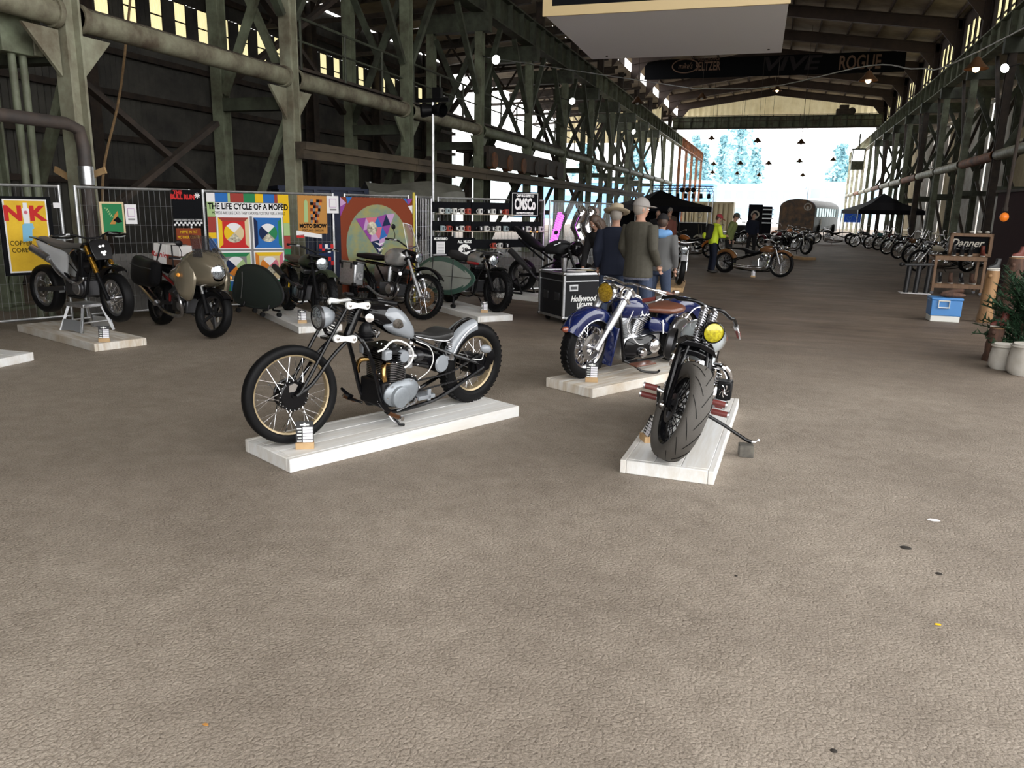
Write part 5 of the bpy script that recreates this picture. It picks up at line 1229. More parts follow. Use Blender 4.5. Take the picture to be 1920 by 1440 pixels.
fence_panel(FP[0], FP[1], 'wire fence panel behind the yellow poster')
fence_panel(FP[1], FP[2], 'wire fence panel holding the black banner and green picture', .95)
fence_panel(FP[2], FP[3], 'wire fence panel behind the patchwork moped quilt')
fence_panel(FP[3], FP[4], 'wire fence panel behind the brown banner with the round scene', .9)
fence_panel(FP[4], MW0, 'narrow wire fence panel joining the mug wall', .9)
fence_panel(MW0, MW1, 'wire fence panel behind the black mug shelves', .75)
fence_panel(FP2[0], FP2[1], 'wire fence panel beyond the purple neon cactus')
# things hung on the fence: u along the panel, v up, set off towards the viewer
class Hang:
    def __init__(s, a, b, off=.05):
        s.a = a; s.d = (b-a).normalized(); s.n = V((s.d.y, -s.d.x, 0)); s.off = off; s.ang = atan2(s.d.y, s.d.x)
    def uv(s, px, py):
        r = ray(px, py); o = V((0, 0, EYE)); q = s.a+s.n*s.off
        t = (q-o).dot(s.n)/r.dot(s.n); p = o+r*t
        return (p-q).dot(s.d), p.z
    def at(s, u, v, o=0.): p = s.a+s.n*(s.off+o)+s.d*u; return V((p.x, p.y, v))
    def root(s, name, lab, cat, px0, py0, px1, py1, group=None):
        u0, v1 = s.uv(px0, py0); u1, v0 = s.uv(px1, py1)
        p = s.at(u0, v0); o = thing(name, lab, cat, p, s.ang, group); return o, u1-u0, v1-v0
def rect(parent, name, mat, x0, x1, z0, z1, y=0., th=.004):
    q = MB(); q.bx(x0, x1, -y-th, -y, z0, z1); return q.build(name, mat, parent)
def poly(parent, name, mat, pts, y=0., th=.003):
    q = MB(); q.prism(pts, (0, -y, 0), (1, 0, 0), (0, 0, 1), th); return q.build(name, mat, parent)
def disc(cx, cz, rx, rz, n=24, a0=0., a1=2*pi): return [(cx+rx*cos(a0+(a1-a0)*i/n), cz+rz*sin(a0+(a1-a0)*i/n)) for i in range(n)]
def T(parent, body, size, mat, x, z, y=.006, **k): return text(body, size, mat, parent, (x, -y, z), (pi/2, 0, 0), **k)
for nme, c in dict(p_yellow=(.72, .46, .02), p_red=(.5, .03, .03), p_blue=(.03, .14, .42), p_green=(.03, .2, .08), p_lgreen=(.35, .48, .22), p_brick=(.3, .05, .04), p_tan=(.45, .22, .06), p_rust=(.2, .045, .02),
                   p_purple=(.25, .06, .28), p_lilac=(.48, .3, .5), p_navy=(.015, .025, .07), p_white=(.74, .73, .74), p_grey=(.2, .2, .2), p_orange=(.6, .2, .03), p_pink=(.55, .15, .2), p_sky=(.2, .45, .62), p_cream=(.62, .5, .3)).items(): M(nme, c, .85, spec=.15)
M('p_paint', (.3, .27, .08), .75, vs=5, col2=(.13, .22, .2), vdet=8); M('p_mottle', (.7, .66, .5), .75, vs=16, col2=(.1, .08, .06), vdet=6); M('p_yellow_worn', (.72, .46, .02), .75, vs=4, col2=(.6, .36, .01)); M('p_black', (.006, .0065, .008), .9, spec=.1)
hA, hB, hC, hD = Hang(FP[0], FP[1]), Hang(FP[1], FP[2]), Hang(FP[2], FP[3]), Hang(FP[3], FP[4])
# spark plug poster
o, w, h = hA.root('poster', 'yellow spark plug poster with red letters in a black frame', 'poster', -8, 367, 108, 513)
rect(o, 'frame', 'p_black', 0, w, 0, h, 0, .03); m_ = .1*w
rect(o, 'white_border', 'p_white', m_*.8, w-m_*.9, h*.035, h*.965, .03); rect(o, 'yellow_field', 'p_yellow_worn', m_*1.1, w-m_*1.2, h*.055, h*.945, .034)
T(o, 'N', h*.25, 'p_red', w*.25, h*.78, .039, bold=.012, sx=1.1); T(o, 'K', h*.25, 'p_red', w*.7, h*.78, .039, bold=.012, sx=1.1)
poly(o, 'plug_shell', 'p_sky', [(w*.38, h*.43), (w*.4, h*.64), (w*.44, h*.66), (w*.6, h*.66), (w*.62, h*.6), (w*.58, h*.58), (w*.56, h*.44)], .04)
poly(o, 'plug_insulator', 'p_white', [(w*.44, h*.66), (w*.42, h*.84), (w*.45, h*.86), (w*.45, h*.92), (w*.53, h*.92), (w*.53, h*.86), (w*.56, h*.84), (w*.55, h*.66)], .042)
poly(o, 'plug_mark', 'p_pink', disc(w*.49, h*.8, w*.035, h*.022), .045)
T(o, 'COPPER', h*.085, 'p_black', w*.13, h*.41, .039, ax='LEFT', sx=.85); T(o, 'CORE', h*.085, 'p_black', w*.15, h*.32, .039, ax='LEFT', sx=.85)
o, w, h = hA.root('label_card', 'tiny white label card beside the yellow poster', 'card', 99, 380, 114, 390); rect(o, 'card', 'p_white', 0, w, 0, h)
# green bird picture and sheet
o, w, h = hB.root('framed_picture', 'green bird picture in a pale wooden frame', 'picture', 184, 378, 235, 438)
rect(o, 'frame', 'p_cream', 0, w, 0, h, 0, .03); rect(o, 'picture_field', 'p_green', w*.1, w*.92, h*.05, h*.94, .03)
poly(o, 'bird', 'p_tan', [(w*.35, h*.3), (w*.5, h*.45), (w*.6, h*.62), (w*.72, h*.72), (w*.74, h*.62), (w*.66, h*.42), (w*.58, h*.3)], .036); poly(o, 'bird_wing', 'p_black', [(w*.5, h*.42), (w*.7, h*.55), (w*.88, h*.38), (w*.7, h*.34)], .039)
for i in range(10): poly(o, 'seed', 'p_lgreen', disc(w*(.22+.025*i+.06*(i % 2)), h*(.8-.03*i), w*.025, h*.02, 8), .036)
o, w, h = hB.root('paper_sheet', 'white printed sheet taped beside the green bird picture', 'paper', 233, 383, 258, 420); rect(o, 'sheet', 'p_white', 0, w, 0, h); rect(o, 'caption', 'p_grey', w*.22, w*.8, h*.2, h*.28, .005)
rect(o, 'print_outline', 'p_lilac', w*.2, w*.8, h*.36, h*.8, .005); rect(o, 'print_blank', 'p_white', w*.24, w*.76, h*.39, h*.77, .01)
o, w, h = hB.root('banner', 'black banner with red lettering and a checkered hem', 'banner', 321, 355, 380, 424); rect(o, 'cloth', 'p_black', 0, w, 0, h)
T(o, 'THE', h*.13, 'p_red', w*.2, h*.92, bold=.004); T(o, 'BULL RUN', h*.17, 'p_red', w*.36, h*.8, bold=.006, sx=.85)
for k in range(4): q = MB(); q.box((w*.87, -.007, h*.85), (w*.2, .002, h*.025), Ry(k*pi/4)); q.build('star_ray', 'p_white', o)
T(o, 'OREGON BORDER MOTOR COMPANY', h*.075, 'p_white', w*.5, h*.17, sx=.62)
for i in range(14):
    for j in range(2):
        if (i+j) % 2 == 0: rect(o, 'check', 'p_white', w*i/14, w*(i+1)/14, h*(.01+.055*j), h*(.065+.055*j), .004)
o, w, h = hB.root('plaque', 'brown wooden plaque with yellow carved words', 'plaque', 329, 428, 378, 466); rect(o, 'board', 'p_rust', 0, w, 0, h, 0, .02); T(o, 'HIPPIE IN FAT', h*.2, 'p_yellow', w*.5, h*.82, .024, sx=.7); T(o, 'MOTHER CUSTER', h*.2, 'p_yellow', w*.5, h*.56, .024, sx=.72)
# moped quilt
o, w, h = hC.root('quilt_banner', 'patchwork moped quilt with four framed pictures', 'banner', 386, 361, 548, 541)
rect(o, 'backing', 'p_grey', 0, w, 0, h)
tops = [('p_white', 0, .1), ('p_blue', .1, .25), ('p_lgreen', .25, .28), ('p_brick', .28, .44), ('p_green', .44, .58), ('p_yellow', .58, .68), ('p_blue', .68, .82), ('p_brick', .82, .86), ('p_yellow', .86, 1.)]
for mt, a, b in tops: rect(o, 'patch', mt, w*a, w*b-.004, h*.91, h, .004)
for mt, a, b in [('p_lgreen', .76, .91), ('p_brick', .6, .76), ('p_yellow', .54, .6), ('p_blue', .4, .54), ('p_green', .2, .4), ('p_yellow', .1, .2), ('p_blue', 0, .1)]: rect(o, 'patch', mt, 0, w*.09, h*a+.003, h*b, .004)
for mt, a, b in [('p_yellow', .7, .91), ('p_lgreen', .57, .7), ('p_brick', .43, .57), ('p_green', .25, .43), ('p_blue', .1, .25), ('p_yellow', 0, .1)]: rect(o, 'patch', mt, w*.92, w, h*a+.003, h*b, .004)
for i, mt in enumerate(('p_green', 'p_blue', 'p_sky', 'p_yellow', 'p_blue', 'p_green')): rect(o, 'patch', mt, w*(.09+.138*i), w*(.228+.138*i)-.003, 0, h*.1, .004)
rect(o, 'title_strip', 'p_white', w*.09, w*.92, h*.77, h*.905, .006)
T(o, 'THE LIFE CYCLE OF A MOPED', h*.085, 'p_black', w*.5, h*.865, .011, sx=.72, bold=.004); T(o, 'MOPEDS ARE LIKE CATS THEY CHOOSE TO STAY FOR A WHILE', h*.042, 'p_black', w*.5, h*.8, .011, sx=.62)
for (a, b, c, d, f1, f2, f3, f4, fi) in [(.1, .5, .43, .77, 'p_brick', 'p_yellow', 'p_red', 'p_cream', 'p_mottle'), (.53, .91, .43, .77, 'p_blue', 'p_navy', 'p_blue', 'p_green', 'p_mottle'), (.1, .5, .1, .41, 'p_green', 'p_navy', 'p_grey', 'p_lgreen', 'p_orange'), (.53, .91, .1, .41, 'p_yellow', 'p_orange', 'p_cream', 'p_pink', 'p_mottle')]:
    f = part('picture_panel', o); x0, x1, z0, z1 = w*a, w*b, h*c, h*d; e = .12*(x1-x0)
    rect(f, 'white_mount', 'p_white', x0, x1, z0, z1, .006); x0 += e*.35; x1 -= e*.35; z0 += e*.35; z1 -= e*.35
    for mt, pts in ((f1, [(x0, z1), (x1, z1), (x1-e, z1-e), (x0+e, z1-e)]), (f2, [(x0, z0), (x0, z1), (x0+e, z1-e), (x0+e, z0+e)]), (f3, [(x0, z0), (x1, z0), (x1-e, z0+e), (x0+e, z0+e)]), (f4, [(x1, z0), (x1, z1), (x1-e, z1-e), (x1-e, z0+e)])): poly(f, 'frame_strip', mt, pts, .014)
    rect(f, 'picture_ground', f3, x0+e, x1-e, z0+e, z1-e, .012); cx, cz, r = (x0+x1)/2, (z0+z1)/2, (x1-x0)*.33
    for k, mt in enumerate(('p_white', f2, 'p_mottle', f4)): poly(f, 'roundel_wedge', mt if k != 2 else fi, [(cx, cz)]+[(cx+r*cos(pi/4+pi/2*k+pi/2*i/8), cz+r*sin(pi/4+pi/2*k+pi/2*i/8)) for i in range(9)], .018)
# moto show banner, sheet, flag
o, w, h = hC.root('banner', 'tan banner with patterned number and black words MOTO SHOW', 'banner', 557, 366, 614, 438); rect(o, 'cloth', 'p_tan', 0, w, 0, h)
poly(o, 'figure_one', 'p_lgreen', [(w*.2, h*.3), (w*.34, h*.3), (w*.34, h*.84), (w*.28, h*.9), (w*.22, h*.84)], .006)
for i in range(8):
    x0, x1 = w*(.43+.0*i), w*(.84-.016*(7-i)*1.4)
    for j in range(4):
        rect(o, 'figure_check', ('p_grey', 'p_rust', 'p_black', 'p_orange')[(i*2+j*3+i//3) % 4], x0+(x1-x0)*j/4, x0+(x1-x0)*(j+1)/4, h*(.28+.078*i), h*(.28+.078*(i+1)), .005)
T(o, 'MOTO SHOW', h*.14, 'p_black', w*.5, h*.2, .007, bold=.005, sx=.82); T(o, 'PORTLAND   OREGON', h*.075, 'p_black', w*.5, h*.08, .007, sx=.75)
o, w, h = hC.root('paper_sheet', 'white printed sheet beside the tan moto show banner', 'paper', 612, 367, 635, 400); rect(o, 'sheet', 'p_white', 0, w, 0, h); rect(o, 'caption', 'p_grey', w*.25, w*.8, h*.16, h*.25, .005)
rect(o, 'print_outline', 'p_lilac', w*.2, w*.8, h*.34, h*.84, .005); rect(o, 'print_blank', 'p_white', w*.24, w*.76, h*.37, h*.81, .01)
o, w, h = hC.root('flag', 'red, white and blue checkered pennant hung low on the fence', 'flag', 598, 458, 626, 497); rect(o, 'cloth', 'p_navy', 0, w, 0, h)
for i in range(5):
    for j in range(5):
        if j == 2: continue
        if (i+j) % 2 == 0: rect(o, 'check', 'p_white' if (i+j) % 4 else 'p_red', w*i/5, w*(i+1)/5, h*j/5, h*(j+1)/5, .005)
o, w, h = hC.root('pennant', 'white pennant sheet with a red corner above the scrambler', 'flag', 555, 432, 603, 447); poly(o, 'cloth', 'p_white', [(0, h*.4), (0, h), (w, h*.5), (w, 0)], .02); poly(o, 'red_corner', 'p_red', [(0, h*.1), (w*.3, h*.1), (w*.3, h*.5), (0, h*.4)], .02)
# brown banner with round painted scene
o, w, h = hD.root('banner', 'brown banner with a round painted scene and purple patchwork', 'banner', 637, 369, 775, 545); rect(o, 'cloth', 'p_rust', 0, w, 0, h)
poly(o, 'painted_round', 'p_paint', disc(w*.5, h*.5, w*.43, h*.43, 40), .006)
for mt, pts in (('p_lilac', [(0, h), (w*.08, h*.94), (0, h*.9)]), ('p_purple', [(0, h*.9), (w*.08, h*.94), (0, h*.8)]), ('p_blue', [(w*.08, h), (w*.16, h), (w*.1, h*.93)]), ('p_purple', [(w*.9, h), (w, h), (w*.94, h*.93)]), ('p_blue', [(w*.86, h), (w*.93, h), (w*.93, h*.94)]), ('p_white', [(w, h*.93), (w, h*.83), (w*.93, h*.92)])): poly(o, 'corner_patch', mt, pts, .006)
tri = [(.2, .78), (.34, .79), (.5, .8), (.62, .83), (.74, .84), (.3, .66), (.42, .68), (.56, .7), (.68, .72), (.4, .54), (.52, .56), (.63, .6), (.5, .42), (.56, .5)]
mts = ['p_purple', 'p_lilac', 'p_pink', 'p_blue', 'p_purple', 'p_navy', 'p_lilac']
for k, (a, b, c) in enumerate([(0, 1, 5), (1, 5, 6), (1, 2, 6), (2, 6, 7), (2, 3, 7), (3, 7, 8), (3, 4, 8), (5, 6, 9), (6, 9, 10), (6, 7, 10), (7, 10, 11), (7, 8, 11), (9, 10, 12), (10, 11, 12)]): poly(o, 'triangle_patch', mts[k % 7], [(w*tri[i][0], h*tri[i][1]) for i in (a, b, c)], .012)
poly(o, 'mask_patch', 'p_mottle', disc(w*.42, h*.68, w*.07, h*.07), .018)
for i in range(5): poly(o, 'rib_stripe', 'p_white' if i % 2 == 0 else 'p_navy', [(w*(.44+.015*i), h*(.54-.03*i)), (w*.52, h*(.52-.03*i)), (w*(.6-.012*i), h*(.54-.03*i)), (w*.52, h*(.5-.03*i))], .018)
q = MB(); p = FP[4]; q.cyl((p.x+.03, p.y-.06, .0), (p.x+.03, p.y-.06, 1.5), .02, n=8); q.cyl((p.x+.03, p.y-.06, 1.5), (p.x+.03, p.y-.06, 1.93), .024, n=8); tag(q.build('marker_pole', 'yellow_post'), 'slim pole with a yellow sleeve at the fence joint', 'pole')
# ---- the mug wall
hM = Hang(MW0, MW1, .06)
M('mug_white', (.66, .65, .62), .3); M('mug_red', (.38, .05, .03), .3); M('mug_blue', (.3, .38, .4), .3); M('mug_black', (.012, .012, .014), .25)
def board(px0, py0, px1, py1, lab):
    o, w, h = hM.root('display_board', lab, 'board', px0, py0, px1, py1, 'black boards of the mug wall'); rect(o, 'panel', 'p_black', 0, w, 0, h, 0, .015); return o, w, h
for i, (a, b, c, d, t) in enumerate([(811, 378, 882, 399, 'first, at the joint with the narrow panel'), (883, 379, 957, 401, 'upper board beside the lettered sign'), (811, 414, 882, 432, 'middle board under the first'), (883, 415, 957, 433, 'middle board under the lettered sign'), (958, 415, 1012, 433, 'middle board beneath the CMSCo sign'), (883, 449, 957, 466, 'low board behind the cafe racer'), (958, 449, 1012, 463, 'low board behind the sport bike')]): board(a, b, c, d, 'black mug wall board, '+t)
def shelf(px0, px1, py, lab, dep=.12):
    u0, z = hM.uv(px0, py); u1, _ = hM.uv(px1, py); p = hM.at(u0, z-.012); o = thing('mug_shelf', lab, 'shelf', p, hM.ang); q = MB(); q.bx(0, u1-u0, -dep-.016, -.016, 0, .012); q.build('shelf_board', M('shelf_ply', (.34, .29, .22), .6), o)
    for x in (.1, u1-u0-.1): q = MB(); q.prism([(0, 0), (-.1, 0), (0, -.08)], (x, -.02, 0), (0, 1, 0), (0, 0, 1), .01); q.build('bracket', 'galv', o)
    return z
Z1 = shelf(811, 958, 400, 'narrow upper shelf of the mug wall'); Z2 = shelf(811, 1022, 433, 'long middle shelf of the mug wall'); Z3 = shelf(918, 956, 465, 'short low shelf of the mug wall')
def mug_proto():
    q = MB(); q.lathe([(0, .004), (.036, .004), (.04, 0), (.042, .01), (.042, .085), (.039, .088), (.037, .084), (.037, .012), (0, .012)], (0, 0, 0), (0, 0, 1), 18); a = q.build('m', 'mug_white'); m1 = a.data; bpy.data.objects.remove(a)
    q = MB(); q.tube([(.04, 0, .07), (.062, 0, .07), (.072, 0, .045), (.06, 0, .02), (.04, 0, .018)], .006, 6, sm=3); a = q.build('m', 'mug_white'); m2 = a.data; bpy.data.objects.remove(a)
    q = MB(); q.bx(-.012, .012, -.0445, -.042, .025, .065); q.bx(-.004, .004, -.0445, -.042, .018, .072); a = q.build('m', 'print_black'); m3 = a.data; bpy.data.objects.remove(a)
    return m1, m2, m3
mg = mug_proto()
cn = {'w': ('mug_white', 'white'), 'r': ('mug_red', 'brick red'), 'b': ('mug_blue', 'grey-blue'), 'k': ('mug_black', 'black')}
def mugs(row, z, where):
    for px, c in row:
        u, _ = hM.uv(px, 420); p = hM.at(u, z+.001, .078)
        lab = '%s printed camp mug on the %s' % (cn[c][1], where)
        o = thing('camp_mug', lab, 'mug', p, hM.ang+(pi if px % 3 == 0 else 0)*0, '%s mugs on the %s' % (cn[c][1], where))
        for nm, me, mt in (('cup', mg[0], cn[c][0]), ('handle', mg[1], cn[c][0]), ('print', mg[2], 'white_print' if c == 'k' else 'print_black')):
            k = put(nm, me if False else me.copy(), o); k.data.materials[0] = MATS[mt]; k.scale = (1.12,)*3
            if nm == 'handle' and px % 2: k.rotation_euler = (0, 0, pi)
mugs([(824, 'w'), (836, 'b'), (849, 'w'), (863, 'w'), (875, 'r'), (897, 'w'), (911, 'k'), (921, 'w'), (933, 'k'), (945, 'r')], Z1, 'upper mug shelf')
mugs([(826, 'b'), (838, 'r'), (852, 'k'), (863, 'w'), (875, 'r'), (897, 'k'), (908, 'w'), (920, 'k'), (931, 'w'), (944, 'b'), (964, 'k'), (976, 'k'), (986, 'w'), (998, 'k'), (1010, 'w')], Z2, 'middle mug shelf')
mugs([(923, 'r'), (935, 'w'), (947, 'k')], Z3, 'low mug shelf')
# lettered signs
o, w, h = hM.root('shop_sign', 'square black sign with white border and letters CMSCo', 'sign', 956, 359, 1009, 407); rect(o, 'board', 'p_black', 0, w, 0, h, 0, .03)
q = MB(); q.tube([(w*.06, -.034, h*.06), (w*.94, -.034, h*.06), (w*.94, -.034, h*.94), (w*.06, -.034, h*.94)], .009, 6, closed=True); q.build('border_line', 'white_print', o)
T(o, 'CAMP MUG SUPPLY CO', h*.15, 'white_print', w*.5, h*.84, .036, sx=.52, bold=.004); T(o, 'CMSCo', h*.62, 'white_print', w*.5, h*.49, .036, sx=.5, bold=.012); T(o, 'HAND PRINTED IN PORTLAND', h*.12, 'white_print', w*.5, h*.14, .036, sx=.48, bold=.003)
o, w, h = hM.root('info_board', 'black MORE INFO board with a white price sheet', 'sign', 800, 443, 850, 480); rect(o, 'board', 'p_black', 0, w, 0, h, 0, .02); T(o, 'MORE INFO', h*.17, 'white_print', w*.5, h*.87, .024, sx=.85, bold=.003); rect(o, 'price_sheet', 'p_white', w*.34, w*.66, h*.13, h*.74, .024)
for k in range(6): rect(o, 'text_line', 'p_grey', w*.38, w*.62, h*(.2+.08*k), h*(.215+.08*k), .029)
rect(o, 'ledge', 'p_white', w*.2, w*.7, h*.05, h*.1, .024, .03)
o, w, h = hM.root('info_board', 'black board reading ALL MUGS 20 behind the cafe racer tank', 'sign', 850, 446, 890, 482); rect(o, 'board', 'p_black', 0, w, 0, h, 0, .02); T(o, 'ALL MUGS', h*.2, 'white_print', w*.5, h*.8, .024, sx=.85, bold=.003)
poly(o, 'price_disc', 'white_print', disc(w*.5, h*.4, w*.28, h*.28), .024); T(o, '20', h*.34, 'p_black', w*.5, h*.38, .03, bold=.004)
# neon saguaro and crate lamps
p = at_depth(1046, 420, 14.9); o = thing('neon_cactus', 'purple glowing neon cactus on a small stand', 'lamp', (p.x, p.y, 0))
M('neon_purple', (.75, .12, .9), .4, emit=2.2)
q = MB(); q.cyl((0, 0, 0), (0, 0, 1.0), .03, n=8); q.cyl((0, 0, 0), (0, 0, .03), .16, n=16); q.build('stand_pole', 'black_satin', o)
q = MB(); coil(q, (-.1, 0, 1.0), (.06, 0, 1.62), .055, .02, 14); q.build('neon_coil', 'neon_purple', o)
q = MB(); q.tube([(-.1, .03, 1.0), (-.07, .03, 1.3), (.06, .03, 1.62)], .03, 8, sm=3); q.build('coil_core', 'black_satin', o)
p = at_depth(1002, 445, 16.4); q = MB(); q.bx(-.12, .12, -.05, .05, 0, .06); q.cyl((0, 0, -1.2), (0, 0, 0), .02, n=6); o = tag(q.build('amber_lamp', 'black_satin'), 'low amber strip lamp glowing behind the sport bike', 'lamp'); o.location = (p.x, p.y, 1.2)
q = MB(); q.bx(-.1, .1, -.06, -.05, .01, .05); q.build('lamp_face', M('amber_glow', (1., .38, .05), .4, emit=3.), o)
# silver balloons
for i, (px, d) in enumerate(((1085, 16.2), (1103, 17.0))):
    p = at_depth(px, 425, d); o = thing('foil_balloon', 'tall silver foil balloon tied up beside the ' + ('neon cactus' if i == 0 else 'wire fence joint'), 'balloon', (p.x, p.y, 0))
    q = MB(); pts = [(0.06*sin(k*1.1), .0, .9+.11*k) for k in range(9)]; q.tube(pts, [.05, .1, .12, .1, .13, .11, .13, .12, .05], 12, sm=0); q.build('foil_body', 'chrome', o)
    q = MB(); q.tube([(0, 0, 0), (.03, 0, .45), (0, 0, .92)], .004, 4); q.cyl((0, 0, 0), (0, 0, .05), .05, n=8); q.build('tether', 'galv', o)
# blue skip and tarpaulin behind the fence
p0, p1 = at_depth(525, 345, 17.5), at_depth(715, 345, 18.4)
d = V((p1.x-p0.x, p1.y-p0.y, 0)); L = d.length; o = thing('blue_skip', 'long dark blue steel skip behind the fence', 'skip', (p0.x, p0.y, 0), atan2(d.y, d.x))
M('skip_blue', (.008, .018, .06), .55, var=.3, vs=2); q = MB(); q.bx(0, L, 0, 1.8, 0, 2.02); q.build('skip_body', 'skip_blue', o)
q = MB(); q.bx(-.06, L+.06, -.06, 1.86, 2.02, 2.1); q.build('skip_rim', 'skip_blue', o)
for k in range(7): q = MB(); q.bx(L*k/6-.04, L*k/6+.04, -.07, 0, 0, 2.02); q.build('skip_rib', 'skip_blue', o)
p0, p1 = at_depth(685, 350, 16.6), at_depth(860, 360, 17.4); d = V((p1.x-p0.x, p1.y-p0.y, 0)); L = d.length
o = thing('tarpaulin', 'grey tarpaulin slung over a frame behind the fence', 'tarpaulin', (p0.x, p0.y, 0), atan2(d.y, d.x))
R = []
for i in range(13):
    t = i/12; R.append([(L*t, -.5, 1.83-.05*sin(t*9)), (L*t, -.42, 2.0-.04*sin(t*12)), (L*t, 0, 2.2-.05*sin(t*7)), (L*t, .5, 2.05)])
q = MB(); q.loft(R, caps=False, closed=False); q.build('sheet', M('tarp_grey', (.12, .12, .1), .5, var=.2, vs=3), o, ang=30)
for x in (.1, L/2, L-.1): q = MB(); q.cyl((x, 0, 0), (x, 0, 2.2), .03, n=8); q.build('support_pole', 'galv', o)
# ================================================================ people
M('skin', (.42, .24, .17), .5, spec=.3); M('denim', (.03, .045, .085), .8, var=.15, vs=40); M('cloth_dark', (.018, .017, .018), .85, spec=.2); M('cloth_olive', (.055, .05, .036), .8, var=.12, vs=30); M('cloth_navy', (.012, .015, .028), .85, spec=.2)
M('cap_grey', (.27, .25, .235), .8); M('felt', (.4, .33, .23), .85); M('hair_brown', (.06, .035, .022), .55, var=.5, vs=40, stretch=(1, 1, .1)); M('hair_grey', (.25, .22, .19), .6); M('hood_blue', (.15, .32, .6), .8); M('cloth_grey', (.1, .1, .1), .85); M('hi_vis', (.62, .78, .03), .7, emit=.0); M('cap_red', (.3, .03, .04), .8); M('plaid', (.16, .16, .2), .8, vs=60, col2=(.05, .06, .09)); M('shoe', (.02, .018, .016), .5)
def remesh(o, v, it=4):
    r = o.modifiers.new('skin_over', 'REMESH'); r.mode = 'VOXEL'; r.voxel_size = v; r.use_smooth_shade = True
    s = o.modifiers.new('relax', 'SMOOTH'); s.factor = .5; s.iterations = it; return o
def person(label, loc, rz, H=1.75, bend=0., head_turn=0., head_tilt=.1, arms=None, stance=.1, voxel=.016, top='cloth_dark', legs='denim', hair=None, hat=None, hatmat=None, skirt=.0, group=None, extra=None, long_hair=False, pack=None, step=0., hem=None):
    o = thing('person', label, 'person', (loc[0], loc[1], 0), rz, group); k = H/1.75
    Bm = Matrix.Rotation(bend, 4, 'Y'); piv = V((0, 0, .95*k))
    def up(p): return piv+Bm.to_3x3() @ (V(p)*k-piv)
    arms = arms or {}
    def limb(mb, a, b, c, r): mb.tube([a, (a+b)/2, b, (b+c)/2, c], [r[0], (r[0]+r[1])/2*1.04, r[1], (r[1]+r[2])/2*1.05, r[2]], 10)
    SH = {s: up((0, .185*s, 1.42)) for s in (-1, 1)}
    EL, WR = {}, {}
    for s in (-1, 1):
        e, w = arms.get(s, ((-.03, .25*s, 1.13), (.1, .23*s, .9)))
        EL[s], WR[s] = (up(e), up(w)) if s not in arms or not arms.get('abs') else (V(e)*k, V(w)*k)
    def torso(mb, g):
        rows = [(.86, .165, .115, 0), (.95, .168, .12, 0), (1.06, .15, .108, .0), (1.2, .162, .112, .005), (1.33, .185, .118, 0), (1.42, .175, .1, -.005), (1.47, .1, .07, -.01)]
        R = []
        for z, hw, hd, fx in rows:
            ring_ = [];
            for i in range(16):
                t = 2*pi*i/16; p = (fx+cos(t)*(hd+g), sin(t)*(hw+g), z); ring_.append(up(p) if z > .94 else V(p)*k)
            R.append(ring_)
        mb.loft(R)
    def leg_pts(s): 
        f = step*s
        return V((0, .095*s, .9))*k, V((.03+f*.5, (.1+stance*.3)*s, .49))*k, V((-.01+f, (.1+stance*.5)*s, .09))*k
    b = MB(); torso(b, 0)
    for s in (-1, 1):
        h_, kn, an = leg_pts(s); limb(b, h_, kn, an, (.085*k, .056*k, .04*k)); limb(b, SH[s], EL[s], WR[s], (.052*k, .042*k, .03*k))
        b.ell(an+V((.05, 0, -.045))*k, (.12*k, .045*k, .04*k), nu=12, nv=6)
        d = (WR[s]-EL[s]).normalized(); pm = WR[s]+d*.05*k; b.ell(pm, (.045*k, .042*k, .022*k), nu=10, nv=6)
        side = d.cross(V((0, 1, 0))); side = side.normalized() if side.length > .2 else V((1, 0, 0))
        lat = d.cross(side).normalized()
        for i in range(4):
            q0 = pm+d*.03*k+side*(.0225-.015*i)*k; L_ = (.06, .072, .068, .052)[i]*k; b.tube([q0, q0+d*L_*.55+lat*.006, q0+d*L_*.9+lat*.022*k], [.0105*k, .0095*k, .0085*k], 6)
        q0 = pm-d*.01*k+side*.03*k; b.tube([q0, q0+side*.025*k+d*.025*k, q0+side*.03*k+d*.055*k], [.0125*k, .0115*k, .01*k], 6)
    hc = up((.0, 0, 1.63)); HR = Rz(head_turn) @ Ry(bend*.6+head_tilt)
    b.tube([up((-.01, 0, 1.42)), up((0, 0, 1.5)), hc+V((-.01, 0, -.06))*k], [.062*k, .056*k, .054*k], 10)
    b.ell(hc, (.095*k, .076*k, .118*k), HR, 18, 12); b.ell(hc+HR @ V((.03, 0, -.06))*k, (.06*k, .055*k, .06*k), HR, 12, 8)
    b.ell(hc+HR @ V((.1, 0, -.02))*k, (.02*k, .013*k, .025*k), HR, 8, 6); b.ell(hc+HR @ V((.085, 0, -.07))*k, (.014*k, .026*k, .01*k), HR, 8, 6)
    for s in (-1, 1):
        b.ell(hc+HR @ V((-.01, .077*s, -.01))*k, (.018*k, .012*k, .032*k), HR, 8, 6); b.ell(hc+HR @ V((.082, .03*s, .02))*k, (.012*k, .018*k, .008*k), HR, 8, 6)
    remesh(b.build('body', 'skin', o, ang=0), min(voxel, .014))
    for s in (-1, 1):
        q = MB(); q.ell(hc+HR @ V((.083, .032*s, .0))*k, (.012*k, .013*k, .009*k), HR, 10, 6); q.build('eye', 'white_print', o)
    j = MB(); torso(j, .028*k)
    for s in (-1, 1): limb(j, SH[s], EL[s], WR[s]-(WR[s]-EL[s])*.1, (.076*k, .062*k, .05*k))
    if skirt: j.loft([[V((cos(t)*hd, sin(t)*hw, z))*k for t in [2*pi*i/16 for i in range(16)]] for z, hw, hd in ((.98, .19, .145), (.86-skirt*.3, .205, .155), (.86-skirt, .205, .16))])
    remesh(j.build('jacket', top, o, ang=0), voxel)
